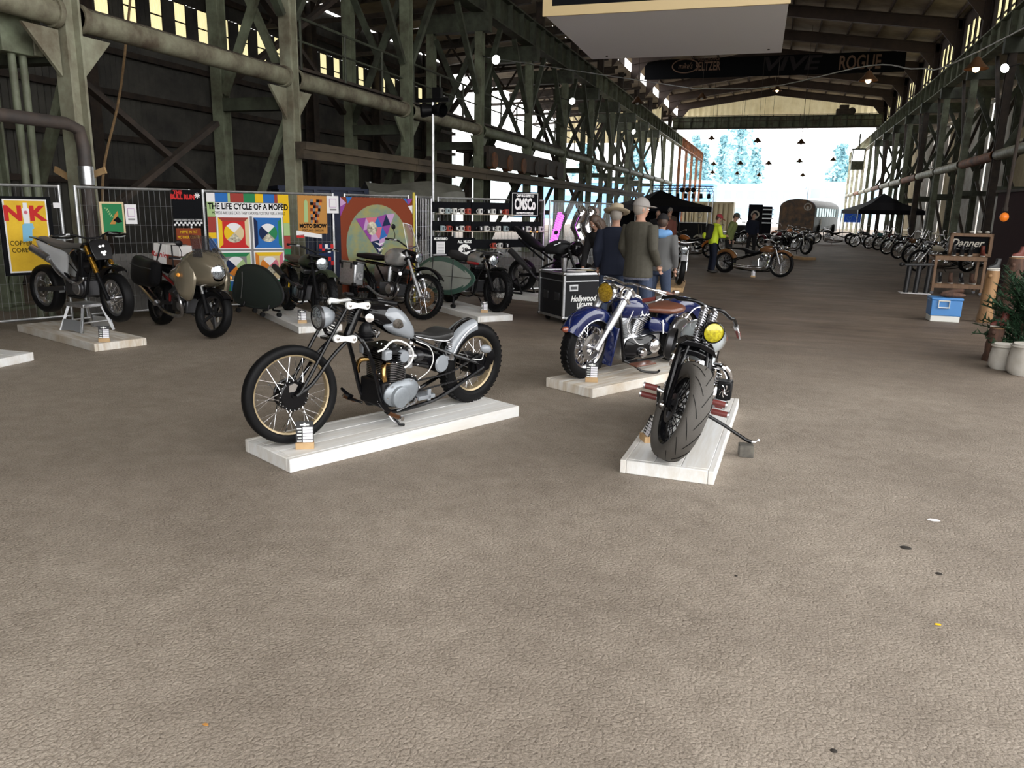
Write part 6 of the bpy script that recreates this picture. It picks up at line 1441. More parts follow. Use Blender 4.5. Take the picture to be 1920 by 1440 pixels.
    if hem:
        q = MB(); q.loft([[V((cos(t)*.152, sin(t)*.197, z))*k for t in [2*pi*i/20 for i in range(20)]] for z in (.84-skirt, .9-skirt)]); q.build('shirt_hem', hem, o, ang=60)
    t_ = MB(); t_.loft([[V((cos(a)*hd, sin(a)*hw, z))*k for a in [2*pi*i/14 for i in range(14)]] for z, hw, hd in ((.8, .17, .12), (.9, .185, .135), (.99, .175, .13))])
    for s in (-1, 1): h_, kn, an = leg_pts(s); limb(t_, h_, kn, an+V((0, 0, -.02)), (.102*k, .076*k, .066*k))
    remesh(t_.build('trousers', legs, o, ang=0), voxel)
    for s in (-1, 1):
        h_, kn, an = leg_pts(s); q = MB(); q.ell(an+V((.05, 0, -.04))*k, (.14*k, .055*k, .05*k), nu=14, nv=8); q.v = [(x, y, max(z, .0)) for x, y, z in q.v]; q.build('shoe', 'shoe', o)
    if hair:
        q = MB(); q.ell(hc+HR @ V((-.012, 0, .012))*k, (.1*k, .084*k, .118*k), HR, 18, 12)
        if long_hair:
            q.tube([hc+HR @ V((-.05, 0, .04))*k, hc+HR @ V((-.085, 0, -.1))*k, up((-.12, 0, 1.38)), up((-.13, 0, 1.25))], [.075*k, .09*k, .08*k, .03*k], 10, sm=0)
            q.tube([hc+HR @ V((.02, .07, .03))*k, hc+HR @ V((.02, .085, -.12))*k, up((.05, .12, 1.36))], [.04*k, .045*k, .02*k], 8); q.tube([hc+HR @ V((.02, -.07, .03))*k, hc+HR @ V((.02, -.085, -.12))*k, up((.05, -.12, 1.36))], [.04*k, .045*k, .02*k], 8)
        else:
            q.v = [v if (HR.inverted() @ (V(v)-hc)).x < .055*k else tuple(hc+HR @ V((.055*k, (HR.inverted() @ (V(v)-hc)).y, max(.03*k, (HR.inverted() @ (V(v)-hc)).z)))) for v in q.v]
        remesh(q.build('hair', hair, o, ang=0), voxel)
    if hat == 'cap':
        q = MB(); q.ell(hc+HR @ V((-.005, 0, .025))*k, (.112*k, .096*k, .112*k), HR, 20, 10, v0=.0); q.ell(hc+HR @ V((.125, 0, .035))*k, (.085*k, .075*k, .012*k), HR, 16, 6); c = q.build('cap', hatmat, o, ang=60)
        q = MB(); q.tube([hc+HR @ V((-.1, .035, .03))*k, hc+HR @ V((-.112, .0, .05))*k, hc+HR @ V((-.1, -.035, .03))*k], .006, 5, sm=3); q.ell(hc+HR @ V((-.005, 0, .137))*k, (.01, .01, .006), HR, 8, 4); q.build('cap_strap', hatmat, c)
    if hat == 'brim':
        q = MB(); q.lathe([(0, .13*k), (.06*k, .135*k), (.085*k, .12*k), (.098*k, .03*k), (.17*k, .028*k), (.185*k, .038*k), (.17*k, .02*k), (.095*k, .015*k)], hc+V((0, 0, .02*k)), HR @ V((0, 0, 1)), 28); c = q.build('brimmed_hat', hatmat, o, ang=50)
        q = MB(); q.lathe([(.1*k, .032*k), (.1*k, .055*k)], hc+V((0, 0, .02*k)), HR @ V((0, 0, 1)), 28); q.build('hat_band', 'cloth_grey', c)
    if hat == 'helmet':
        q = MB(); q.ell(hc+HR @ V((0, 0, .03))*k, (.125*k, .105*k, .12*k), HR, 18, 10, v0=-.1); q.build('helmet', hatmat, o)
    if pack:
        q = MB(); c = up((-.2, 0, 1.2)); q.box(c, (.2*k, .3*k, .45*k), Ry(bend)); p_ = q.build('backpack', pack, o, bevel=.05)
        q = MB(); q.ell(c+V((-.12, 0, -.12)), (.07, .1, .09), nu=14, nv=8); q.build('bike_helmet', 'hi_vis', p_)
    if extra: extra(o, up, hc, HR, k)
    return o
def pos(px, py): p = G(px, py); return (p.x, p.y)
def face(p, q): return atan2(q[1]-p[1], q[0]-p[0])
CASE = V((-2.62, 11.9, 0))
pm = at_depth(1200, 440, 10.2)
person('man seen from behind in a dark olive jacket, plaid hem and grey cap', (pm.x, pm.y), rad(62), 1.86, .0, rad(-25), .12, {-1: ((-.06, -.26, 1.14), (.12, -.22, .93)), 1: ((-.02, .25, 1.14), (.12, .22, .95))}, top='cloth_olive', legs='denim', hair='hair_grey', hat='cap', hatmat='cap_grey', skirt=.08, hem='plaid', voxel=.014)
pm = at_depth(1154, 440, 10.7)
person('person in a dark navy top wearing a cream brimmed hat', (pm.x, pm.y), rad(100), 1.76, rad(4), rad(-10), .25, top='cloth_navy', legs='denim', hair='hair_grey', hat='brim', hatmat='felt', voxel=.014, skirt=.05)
pm = V((-2.7, 12.76, 0))
person('long-haired person in dark clothes leaning over the flight case', (pm.x, pm.y), rad(235), 1.68, rad(24), 0, .45, {1: ((.22, .22, 1.12), (.42, .1, .96)), -1: ((.22, -.22, 1.12), (.45, -.1, .97))}, top='cloth_dark', legs='cloth_dark', hair='hair_brown', long_hair=True, voxel=.014)
def hood(o, up, hc, HR, k):
    q = MB(); q.ell(up((-.1, 0, 1.44)), (.09*k, .15*k, .08*k), nu=14, nv=8); q.tube([up((.06, .1, 1.4)), up((-.08, .14, 1.47)), up((-.15, 0, 1.42)), up((-.08, -.14, 1.47)), up((.06, -.1, 1.4))], .05*k, 8, sm=4); remesh(q.build('hood', 'hood_blue', o, ang=0), .02)
pm = at_depth(1240, 440, 11.6)
person('person in a grey jacket with a bright blue hood beside the olive-jacketed man', (pm.x, pm.y), rad(80), 1.66, rad(3), rad(20), .15, top='cloth_grey', legs='denim', hair='hair_brown', hat='cap', hatmat='cloth_dark', extra=hood, voxel=.016)
pm = at_depth(1117, 420, 21.5)
person('bald person standing beyond the fence end near the silver balloons', (pm.x, pm.y), rad(120), 1.78, 0, 0, .1, top='cloth_olive', legs='cloth_dark', voxel=.02)
p = pos(1333, 511)
person('person in a bright yellow-green jacket and red cap carrying a backpack', p, rad(20), 1.66, rad(10), 0, .35, {1: ((.14, .22, 1.12), (.3, .1, 1.15)), -1: ((.14, -.22, 1.12), (.3, -.1, 1.15))}, top='hi_vis', legs='cloth_navy', hair='hair_brown', hat='cap', hatmat='cap_red', pack='cloth_dark', voxel=.02)
p = pos(1362, 500)
person('person in a muted green coat and dark cap bending towards the motorcycles', p, rad(-10), 1.72, rad(16), 0, .4, top=M('cloth_sage', (.16, .19, .06), .8), legs='cloth_dark', hair='hair_brown', hat='cap', hatmat='cloth_olive', voxel=.02)
pm = at_depth(1410, 430, 31.)
person('person in black with dark hair standing among the far motorcycles', (pm.x, pm.y), rad(-60), 1.72, rad(4), 0, .3, top='cloth_navy', legs='cloth_dark', hair='hair_brown', voxel=.024)
pm = at_depth(1254, 420, 27.)
person('person in a rust shirt and dark jacket walking from the black tent', (pm.x, pm.y), rad(-70), 1.7, 0, 0, .1, top=M('cloth_rust', (.2, .07, .05), .8), legs='cloth_dark', hair='hair_brown', voxel=.024, step=.12)
pm = at_depth(1256, 410, 30.5)
person('tall person in a brown coat and pale cap under the black tent edge', (pm.x, pm.y), rad(-100), 1.84, 0, 0, .1, top=M('cloth_brown', (.09, .06, .045), .85), legs='cloth_dark', hair='hair_grey', hat='cap', hatmat='cap_grey', voxel=.024)
pm = at_depth(1233, 420, 26.)
person('person in black with headphones waiting by the black tent', (pm.x, pm.y), rad(-80), 1.74, 0, 0, .1, top='cloth_dark', legs='cloth_dark', hair='hair_brown', voxel=.024)
# ---- flight case the group leans on
a, f, r = G(965, 592), G(1055, 609), G(1120, 590)
fc = thing('flight_case', 'black road case with aluminium edges and white painted words', 'case', (f.x, f.y, 0), rad(45))
CW, CD, CH = .92, .75, .66
q = MB(); q.bx(0, CW, 0, CD, .1, .1+CH); q.build('case_body', M('case_black', (.01, .01, .012), .6, spec=.25), fc)
q = MB(); q.bx(-.004, CW+.004, -.004, CD+.004, .1+CH-.12, .1+CH-.105); q.build('lid_seam', 'alu', fc)
for x in (0, CW):
    for y in (0, CD):
        q = MB(); q.box((x, y, .1+CH/2), (.035, .035, CH)); q.build('edge_profile', 'alu', fc)
for z in (.1, .1+CH):
    for y in (0, CD): q = MB(); q.box((CW/2, y, z), (CW, .035, .035)); q.build('edge_profile', 'alu', fc)
    for x in (0, CW): q = MB(); q.box((x, CD/2, z), (.035, CD, .035)); q.build('edge_profile', 'alu', fc)
    for x in (0, CW):
        for y in (0, CD): q = MB(); q.ell((x, y, z), (.035, .035, .035), nu=10, nv=8); q.build('ball_corner', 'steel', fc)
for x in (.17, .72): q = MB(); q.bx(x-.075, x+.075, -.008, 0, .5, .6); q.build('latch_plate', 'alu', fc, bevel=.012); q = MB(); q.bx(x-.055, x+.055, -.012, -.008, .525, .575); q.build('latch_recess', 'dark_metal', fc)
for y in (.2, .55): q = MB(); q.bx(-.008, 0, y-.07, y+.07, .35, .47); q.build('side_handle', 'dark_metal', fc, bevel=.01)
text('Hollywood', .125, 'white_print', fc, (.34, -.006, .385), (pi/2, 0, 0), shear=.3, bold=.004, sx=.78); text('LIGHTS', .1, 'white_print', fc, (.37, -.006, .275), (pi/2, 0, 0), bold=.005, sx=.85)
for x in (.1, CW-.1):
    for y in (.1, CD-.1): q = MB(); q.cyl((x-.02, y, .05), (x+.02, y, .05), .05, n=14); q.box((x, y, .09), (.06, .06, .02)); q.build('castor', 'black_satin', fc)
top = .1+CH+.018
m_ = fc.matrix_basis
def on_case(x, y): v = Matrix.Rotation(fc.rotation_euler.z, 3, 'Z') @ V((x, y, 0)); return (f.x+v.x, f.y+v.y, top)
o = thing('steel_tumbler', 'tall brushed steel tumbler standing on the flight case', 'tumbler', on_case(.16, .3)); q = MB(); q.lathe([(0, 0), (.035, 0), (.045, .1), (.048, .2), (.044, .2), (.0, .19)], (0, 0, 0), (0, 0, 1), 18); q.build('cup', 'steel', o); q = MB(); q.lathe([(.048, .2), (.05, .215), (0, .22)], (0, 0, 0), (0, 0, 1), 18); q.build('lid', 'black_satin', o)
for i, (x, y, c) in enumerate(((.36, .25, 'p_white'), (.6, .4, 'p_cream'), (.48, .5, 'p_black'))):
    o = tag(MB().bx(-.13, .13, -.09, .09, 0, .006).build('leaflet_stack', c), ('white', 'cream', 'black')[i]+' leaflet stack lying on the flight case', 'leaflets'); o.location = on_case(x, y); o.rotation_euler = (0, 0, i*.5)
# ================================================================ display corner on the far-side row
M('oak_frame', (.2, .11, .055), .6, vs=3, col2=(.13, .07, .035), stretch=(6, 1, 1)); M('peeled_log', (.3, .165, .065), .6, vs=3, col2=(.19, .1, .04), stretch=(4, 4, .5)); M('bark', (.11, .055, .035), .85, vs=8, col2=(.05, .028, .02), stretch=(3, 3, .6), bump=.5, bs=18)
M('cooler_blue', (.05, .2, .48), .4); M('cooler_white', (.62, .62, .58), .5); M('needle', (.012, .045, .016), .7, var=.4, vs=20); M('sack', (.52, .5, .46), .8, bump=.5, bs=9, vs=4, col2=(.42, .39, .34)); M('boot_black', (.012, .012, .013), .4); M('boot_red', (.13, .025, .015), .55)
RK = G(1772, 552); RW, RH = 1.05, 1.36
rk = thing('display_rack', 'timber-framed boot display rack with a lettered sign', 'rack', (RK.x-.3, RK.y, 0), rad(4))
def bar(x0, x1, y0, y1, z0, z1, nm='frame_bar', mt='oak_frame'): return MB().bx(x0, x1, y0, y1, z0, z1).build(nm, mt, rk, bevel=.006)
for x in (0, RW-.06):
    for y in (0, .5): bar(x, x+.06, y, y+.06, .06, .84)
for z in (.14, .76):
    for y in (0, .5): bar(0, RW, y-.01, y+.07, z, z+.09)
    bar(.0, .06, 0, .56, z, z+.06); bar(RW-.06, RW, 0, .56, z, z+.06)
    bar(.03, RW-.03, .02, .54, z+.085, z+.1, 'shelf_board')
for x in (.3, RW+.05): bar(x, x+.07, .2, .3, .85, RH)
bar(.3, RW+.12, .2, .3, RH-.07, RH); bar(.3, RW+.12, .2, .3, .86, .92)
bar(.36, RW+.06, .28, .3, .9, RH-.05, 'sign_board', 'p_black')
text('Danner', .24, M('sign_script', (.45, .42, .36), .6), rk, (.66, .275, 1.14), (pi/2, 0, 0), shear=.35, bold=.004, sx=.9)
q = MB(); q.tube([(.44, .275, 1.02), (.62, .273, 1.0), (.84, .275, 1.04)], .008, 6, sm=3); q.build('sign_flourish', 'sign_script', rk)
for x in (0, RW-.06):
    for y in (.03, .53): q = MB(); q.cyl((x+.03, y-.02, .035), (x+.03, y+.02, .035), .035, n=12); q.build('castor', 'dark_metal', rk)
def boot_mesh():
    b = MB(); b.loft([[(cos(t)*rx+ox, sin(t)*ry, z) for t in [2*pi*i/12 for i in range(12)]] for z, rx, ry, ox in ((0, .14, .045, .04), (.03, .145, .047, .04), (.06, .13, .046, .035), (.09, .075, .045, -.02), (.15, .055, .043, -.04), (.22, .058, .045, -.045))]); o = b.build('m', 'boot_black', ang=50); m1 = o.data; bpy.data.objects.remove(o)
    b = MB(); b.loft([[(cos(t)*.148+.04, sin(t)*.05, z) for t in [2*pi*i/12 for i in range(12)]] for z in (-.015, .008)]); o = b.build('m', 'sack', ang=50); m2 = o.data; bpy.data.objects.remove(o); return m1, m2
bm = boot_mesh()
def boot(x, y, z, rz, mt, lab, grp, par=None):
    R = Matrix.Rotation(rk.rotation_euler.z, 3, 'Z') @ V((x, y, 0)); o = thing('boot', lab, 'boot', (rk.location.x+R.x, rk.location.y+R.y, z+.016), rz, grp)
    for nm, me, m in (('upper', bm[0], mt), ('sole', bm[1], 'sack')): k = put(nm, me.copy(), o); k.data.materials[0] = MATS[m]
for i in range(3): boot(.4+.17*i, .16, .86, rad(262-5*i), 'boot_black', 'black leather boot on the upper rack shelf', 'black boots on the upper shelf')
boot(.98, .16, .86, rad(265), 'boot_red', 'rust red boot on the upper rack shelf', None)
for i in range(4): boot(.2+.22*i, .2, .24, rad(262+6*i), ('boot_black', 'bark')[i % 2], ('black', 'brown')[i % 2]+' boot on the lower rack shelf', ('black', 'brown')[i % 2]+' boots on the lower shelf')
for i in range(3):
    R = Matrix.Rotation(rk.rotation_euler.z, 3, 'Z') @ V((.72+.16*i, .2, 0)); b = MB(); b.ell((0, 0, 0), (.055, .06, .03), nu=12, nv=6); o = tag(b.build('beanie', 'sack'), 'cream knitted beanie on the top bar of the rack', 'hat', 'cream beanies on the rack'); o.location = (rk.location.x+R.x, rk.location.y+R.y+.05, RH+.03)
# dark three-legged bench with a chopped rail
a = G(1697, 549); o = thing('post_bench', 'dark bench of three thick posts under a black rail', 'bench', (a.x, a.y, 0), rad(2))
for x in (0, .2, .42): q = MB(); q.cyl((x, 0, 0), (x+.03, .02, .62), .055, .06, n=12); q.build('leg', 'boot_black', o)
q = MB(); q.beam((-.1, .0, .64), (.5, .02, .66), .2, .05); q.build('top_rail', 'boot_black', o, bevel=.01)
q = MB(); q.ell((-.15, 0, .64), (.05, .06, .05)); q.build('rail_knob', 'boot_black', o)
q = MB(); q.bx(-.12, .5, -.16, .2, 0, .012); q.build('base_sheet', 'p_white', o)
# cooler
c = G(1796, 606); o = thing('cool_box', 'sky blue cool box with white base and carrying handle', 'cooler', (c.x-.42, c.y+.03, 0), rad(3))
q = MB(); q.bx(0, .46, 0, .34, .1, .36); q.build('body', 'cooler_blue', o, bevel=.012); q = MB(); q.bx(.01, .45, .01, .33, 0, .1); q.build('base', 'cooler_white', o, bevel=.01); q = MB(); q.bx(-.01, .47, -.01, .35, .36, .4); q.build('lid', 'cooler_blue', o, bevel=.01)
q = MB(); q.tube([(.1, -.02, .35), (.1, -.025, .24), (.26, -.025, .24), (.26, -.02, .35)], .014, 6, closed=True); q.build('handle', 'cooler_white', o)
p = V((c.x-.1, c.y+.2, .4)); b = MB(); b.ell((0, 0, .04), (.2, .1, .05)); b.tube([(-.15, 0, .05), (0, .02, .1), (.16, 0, .12)], .035, 8, sm=3); q = tag(b.build('work_glove', 'bark', ang=60), 'brown leather gloves lying on the cool box lid', 'gloves'); q.location = p
# logs
def log(px, py, r, h, mt, lab, tilt=0., knots=True, notch=0.):
    g = G(px, py); o = thing('log_post', lab, 'log', (g.x, g.y, 0)); R = []
    for i in range(9):
        z = h*i/8; rr = r*(1.08-.12*i/8)*(1+.05*sin(i*2.1)); R.append([(cos(t)*rr*(1+.05*sin(3*t+i))+tilt*z, sin(t)*rr*(1+.04*cos(2*t+i)), z) for t in [2*pi*k/16 for k in range(16)]])
    q = MB(); q.loft(R); q.build('trunk', mt, o, ang=50); q = MB(); q.loft([[(cos(t)*r*.9+tilt*h, sin(t)*r*.9, z) for t in [2*pi*k/16 for k in range(16)]] for z in (h, h+.012)]); q.build('cut_top', 'peeled_log' if mt == 'bark' else 'sack', o)
    if knots:
        for z, t in ((h*.95, 4.4), (h*.55, 5.6)): q = MB(); q.ell((cos(t)*r, sin(t)*r, z*.95), (.03, .03, .035), nu=10, nv=6); q.build('knot', mt, o)
    return o, h
log(1844, 604, .105, .86, 'peeled_log', 'peeled golden log standing upright beside the cool box', .03)
log(1884, 600, .13, 1.05, 'bark', 'tall bark-covered log behind the green plant', .03)
log(1856, 676, .085, .4, 'bark', 'short dark bark stump beside the pale sacks', .06)
for px, py, z, lab, mt in ((1847, 604, .875, 'worn boot standing on top of the golden log', 'boot_black'), (1889, 600, 1.065, 'red boot standing on top of the tall bark log', 'boot_red'), (1862, 676, .415, 'dark red boot lying on the short stump', 'boot_red')):
    g = G(px, py); o = thing('boot', lab, 'boot', (g.x+.03, g.y, z+.016), rad(200))
    for nm, me, m in (('upper', bm[0], mt), ('sole', bm[1], 'sack')): k = put(nm, me.copy(), o); k.data.materials[0] = MATS[m]; k.scale = (.75,)*3
# sacks and evergreen
for i, (px, py, s, lab) in enumerate(((1880, 691, 1., 'smaller pale canvas sack at the foot of the evergreen'), (1921, 702, 1.2, 'larger pale canvas sack holding the evergreen plant'))):
    g = G(px, py); o = thing('canvas_sack', lab, 'sack', (g.x, g.y, 0)); R = []
    for k, (z, r) in enumerate(((0, .13), (.04, .155), (.14, .15), (.22, .135), (.26, .13), (.27, .14), (.29, .13))): R.append([(cos(t)*r*s*(1+.07*sin(4*t+k)), sin(t)*r*s*(1+.06*cos(3*t+k*2)), z*s) for t in [2*pi*j/20 for j in range(20)]])
    q = MB(); q.loft(R); q.build('bag', 'sack', o, ang=50); q = MB(); q.tube([(cos(t)*.142*s, sin(t)*.142*s, .265*s) for t in [2*pi*j/16 for j in range(16)]], .012, 6, closed=True); q.build('rolled_rim', 'sack', o)
g = G(1905, 690); o = thing('evergreen_plant', 'dark green feathery evergreen growing behind the pale sacks', 'plant', (g.x+.12, g.y+.45, 0))
q = MB(); q.cyl((0, 0, 0), (0, 0, .5), .04, .025, n=8); q.build('stem', 'bark', o)
q = MB(); rn = random.Random(5); lf = MB()
for i in range(150):
    a = rn.random()*6.28; z = .1+.95*rn.random(); L = (.25+.35*rn.random())*(1.15-z*.5); e = V((cos(a)*L, sin(a)*L, z+.12*rn.random())); b0 = V((0, 0, z*.7)); lf.tube([b0, (b0+e)/2+V((0, 0, .05)), e], .005, 4)
    for k in range(22):
        t = .2+.8*k/22; p = b0.lerp(e, t)+V((0, 0, .05*4*t*(1-t)*.5)); d = V((rn.uniform(-1, 1), rn.uniform(-1, 1), rn.uniform(-.2, .8))).normalized()*.1
        s = d.cross(V((0, 0, 1))); s = s.normalized()*.014 if s.length > .01 else V((.014, 0, 0)); lf.add([p-s, p+s, p+d], [(0, 1, 2)])
lf.build('foliage', 'needle', o, ang=0)
# amber bulb hanging from a dark post
p = atY(1883, 407, 19.); o = thing('amber_bulb', 'amber globe bulb glowing under a rusty hanging pole', 'lamp', (p.x, p.y, p.z)); q = MB(); q.ell((0, 0, 0), (.085, .085, .095), nu=18, nv=12); q.build('globe', M('bulb_amber', (.8, .2, .02), .3, emit=.3), o); q = MB(); q.cyl((0, 0, .12), (0, 0, .2), .05, n=10); q.tube([(0, 0, .2), (.05, 0, 3.2), (.15, 0, 6.3)], .035, 8); q.build('hanging_pole', 'rust_dark', o)
# dark booth behind the logs
b0 = G(1850, 520); o = thing('dark_booth', 'dark maroon booth wall behind the boot display', 'booth', (4.9, 21.6, 0), rad(8)); M('booth_red', (.03, .012, .014), .8, spec=.2)
q = MB(); q.bx(0, 3.2, 0, .12, 0, 2.3); q.build('back_panel', 'booth_red', o); q = MB(); q.bx(0, .12, -2.2, 0, 0, 2.3); q.build('side_panel', 'booth_red', o); q = MB(); q.bx(-.05, 3.3, -2.2, .15, 2.3, 2.36); q.build('booth_roof', 'rust_dark', o)
q = MB(); q.beam((.2, -.5, .5), (2.6, -.5, 1.5), .06, .08); q.build('ramp_rail', 'booth_red', o)
# ================================================================ motorcycles further down the hall
for nme, c, r_ in (('pt_black', (.008, .008, .01), .2), ('pt_bronze', (.16, .07, .025), .25), ('pt_maroon', (.1, .01, .015), .2), ('pt_orange', (.4, .12, .02), .25), ('pt_silver', (.4, .4, .42), .25), ('pt_cream', (.5, .44, .32), .3), ('pt_teal', (.02, .12, .13), .25), ('pt_blue', (.02, .06, .25), .2)): M(nme, c, r_, coat=.6)
def cruiser(label, loc, ang, paint='pt_black', wb=1.6, rake=.42, rf=.33, rr=.32, bar='ape', lean=rad(6), z=.008, fend=True, steer=0., bag=False, name='cruiser_motorcycle', grp='motorcycles further down the hall', sissy=False, light='chrome'):
    b = bike_root(name, label, loc, ang, lean, z); b['group'] = grp
    fx = wb/2; hz = .86; hx = fx-(hz-rf)*math.tan(rake); SM = steer_m(steer, (hx, hz), (hx+.1, hz-.2))
    wheel(b, 'front_wheel', fx, rf, rf, .09 if rf > .33 else .12, rf*.78 if rf > .33 else rf*.7, ('rubber', 'chrome', 'steel', 'steel'), 28, False, SM, disc=.12, spoke_r=.003)
    wheel(b, 'rear_wheel', -fx, rr, rr, .15, rr*.68, ('rubber', 'chrome', 'dark_metal', 'steel'), 28, False, None, spoke_r=.003)
    telefork(b, (hx, hz+.03), (fx, rf), .11, .024, .03, SM, 'chrome', light, .5, 'black_satin')
    if fend: fender(b, 'front_fender', fx, rf, rf+.04, .07, 40, 150, paint, m=SM, drop=.04)
    fender(b, 'rear_fender', -fx, rr, rr+.05, .09, 20, 140, paint, drop=.06)
    headlamp(b, (hx+.2, hz-.08), .085, SM, 'chrome', 'lens_clear', .12)
    if bar == 'ape': bars(b, [(hx-.03, 0, hz+.06), (hx-.02, .12, hz+.12), (hx-.04, .28, hz+.34), (hx-.22, .36, hz+.34)], .013, SM, 'chrome')
    else: bars(b, [(hx-.03, 0, hz+.06), (hx-.03, .12, hz+.08), (hx-.1, .3, hz+.12), (hx-.26, .38, hz+.1)], .013, SM, 'chrome')
    body([(hx-.04, .72, .04, .05), (hx-.1, .74, .1, .09), (hx-.25, .74, .14, .1), (hx-.4, .7, .11, .07), (hx-.48, .67, .04, .03)]).build('fuel_tank', paint, b)
    body([(hx-.46, .67, .05, .02), (hx-.6, .63, .12, .045), (hx-.8, .64, .15, .06), (hx-.95, .7, .12, .04), (-fx+.02, .71, .07, .02)], sq=2.8).build('seat', 'black_satin', b)
    fr = part('frame', b)
    for s in (-1, 1):
        q = MB(); q.tube([(hx+.03, .03*s, .72), (hx-.02, .1*s, .5), (hx-.12, .13*s, .16), (-.35, .14*s, .14), (-fx, .13*s, rr)], .017, 7, sm=4); q.build('frame_tube', 'black_gloss', fr)
        q = MB(); q.tube([(hx, 0, .8), (hx-.45, .05*s, .62), (-fx, .13*s, rr)], .017, 7, sm=4); q.build('frame_tube', 'black_gloss', fr)
        if bag: q = body([(-fx+.3, .48, .08, .12), (-fx+.1, .48, .12, .17), (-fx-.25, .48, .11, .16), (-fx-.33, .48, .06, .1)], sq=3.5); q.v = [(x, y+.24*s, zz) for x, y, zz in q.v]; q.build('saddlebag', paint, b)
    if sissy: q = MB(); q.tube([(-fx+.1, .1, .6), (-fx-.05, .1, 1.15), (-fx-.05, -.1, 1.15), (-fx+.1, -.1, .6)], .012, 6); q.build('sissy_bar', 'chrome', b)
    vtwin(b, hx-.25, .3, 1.05, 'alu', 'fin_steel', 'chrome', 'chrome', 'chrome')
    q = MB(); q.tube([(.05, .14, .16), (.02, .22, .07), (-.02, .27, .0)], .011, 7); q.build('kickstand', 'black_satin', b)
    return b
def cr(px, py, ang, label, **k): g = G(px, py); cruiser(label, (g.x, g.y), ang, **k)
cr(1408, 516, rad(-28), 'long black and bronze cruiser standing broadside past the yellow jacket', paint='pt_bronze', wb=1.72, rf=.35, bar='low', name='broadside_motorcycle')
g = G(1412, 519); info_card((g.x, g.y-.12), rad(5), 'information card standing on the floor before the broadside cruiser', z=0.)
cr(1296, 482, rad(155), 'gold-wheeled cruiser parked tail-out left of the yellow jacket', paint='pt_orange', bar='low')
cr(1330, 470, rad(-40), 'tall-barred chopper behind the green-coated person', paint='pt_cream', rake=.6, rf=.35, sissy=True)
cr(1386, 462, rad(-35), 'chrome-forked chopper with tall bars beyond the broadside cruiser', paint='pt_black', rake=.62, rf=.35)
g = plinth((G(1500, 486).x-.35, G(1500, 486).y+.5), rad(-50), 'bare timber plinth under the black bagger', mat='raw_pine')
cr(1484, 480, rad(-52), 'wide black bagger with saddlebags on a bare timber plinth', paint='pt_black', bar='low', bag=True, z=PZ+.012, name='bagger_motorcycle')
cr(1448, 468, rad(-45), 'maroon cruiser parked behind the black bagger', paint='pt_maroon', bar='ape')
cr(1494, 461, rad(-42), 'silver cruiser with low bars two rows beyond the bagger', paint='pt_silver', bar='low')
cr(1470, 455, rad(-40), 'orange-tanked cruiser beside the silver one before the bus', paint='pt_orange', bar='low')
cr(1560, 458, rad(172), 'stretched black chopper with a long raked fork in front of the bus', paint='pt_black', wb=1.95, rake=.72, rf=.36, bar='low', fend=False, name='chopper_motorcycle')
cr(1262, 536, rad(-75), 'silver-fendered motorcycle half hidden behind the olive-jacketed man', paint='pt_silver', bar='low', rf=.32, z=PZ+.012, name='hidden_motorcycle')
g = G(1256, 546); plinth((g.x-.1, g.y+.9), rad(95), 'sticker-covered pale plinth behind the blue-hooded person', mat='raw_pine')
row = [(1622, 467, 'pt_black', 'blue-black'), (1650, 470, 'pt_teal', 'teal'), (1668, 473, 'pt_maroon', 'maroon'), (1688, 481, 'pt_black', 'all-black'), (1712, 489, 'pt_bronze', 'bronze'), (1736, 497, 'pt_silver', 'silver'), (1758, 513, 'pt_cream', 'cream')]
for i, (px, py, pt, cn_) in enumerate(row):
    cr(px+6, py-3, rad(205+3*(i % 3)), '%s chopper in the row along the far-side columns' % cn_, paint=pt, wb=1.7+.06*(i % 3), rake=.55+.06*(i % 3), rf=.35, bar=('ape', 'low')[i % 2], fend=False, lean=rad(7), sissy=(i % 3 == 0), name='chopper_motorcycle', grp='choppers along the far-side columns')
cr(1790, 500, rad(200), 'white-headed chopper closest to the boot display rack', paint='pt_silver', wb=1.75, rake=.6, rf=.35, bar='ape', fend=False, name='chopper_motorcycle')
# ---- tents
M('tent_black', (.008, .008, .012), .8, spec=.15)
def tent(px, Y, w, zp, ze, label, rz=0.):
    p = atY(px, 401, Y); o = thing('pop_up_tent', label, 'tent', (p.x, Y, 0), rz); h_ = w/2
    for a in range(4):
        t = a*pi/2; R = Rz(t); c0, c1 = R @ V((-h_, -h_, ze)), R @ V((h_, -h_, ze)); m0 = R @ V((0, -h_*.45, ze+(zp-ze)*.45))
        q = MB(); q.add([c0, c1, R @ V((h_*.45, -h_*.45, ze+(zp-ze)*.42)), R @ V((-h_*.45, -h_*.45, ze+(zp-ze)*.42)), (0, 0, zp)], [(0, 1, 2, 3), (3, 2, 4)]); q.add([c0, c1, c1-V((0, 0, .25)), c0-V((0, 0, .25))], [(0, 1, 2, 3)]); q.build('canopy_side', 'tent_black', o, ang=0)
        q = MB(); q.cyl((c0.x, c0.y, 0), (c0.x, c0.y, ze), .03, n=8); q.build('leg', 'galv', o)
    return o
tent(1653, 55, 3.9, 3.1, 2.05, 'black pop-up tent by the far-side columns', rad(10))
t = tent(1235, 40, 3.9, 2.75, 1.95, 'black pop-up tent with a crest near the stage truss', rad(30))
q = MB(); q.bx(-1.9, 1.9, 1.8, 1.84, 0, 1.95); q.build('tent_wall', 'tent_black', t)
q = MB(); q.lathe([(.1, 0), (.14, 0)], (1.3, -1.97, 1.55), (0, -1, 0), 20); q.build('crest_ring', 'sign_script', t)
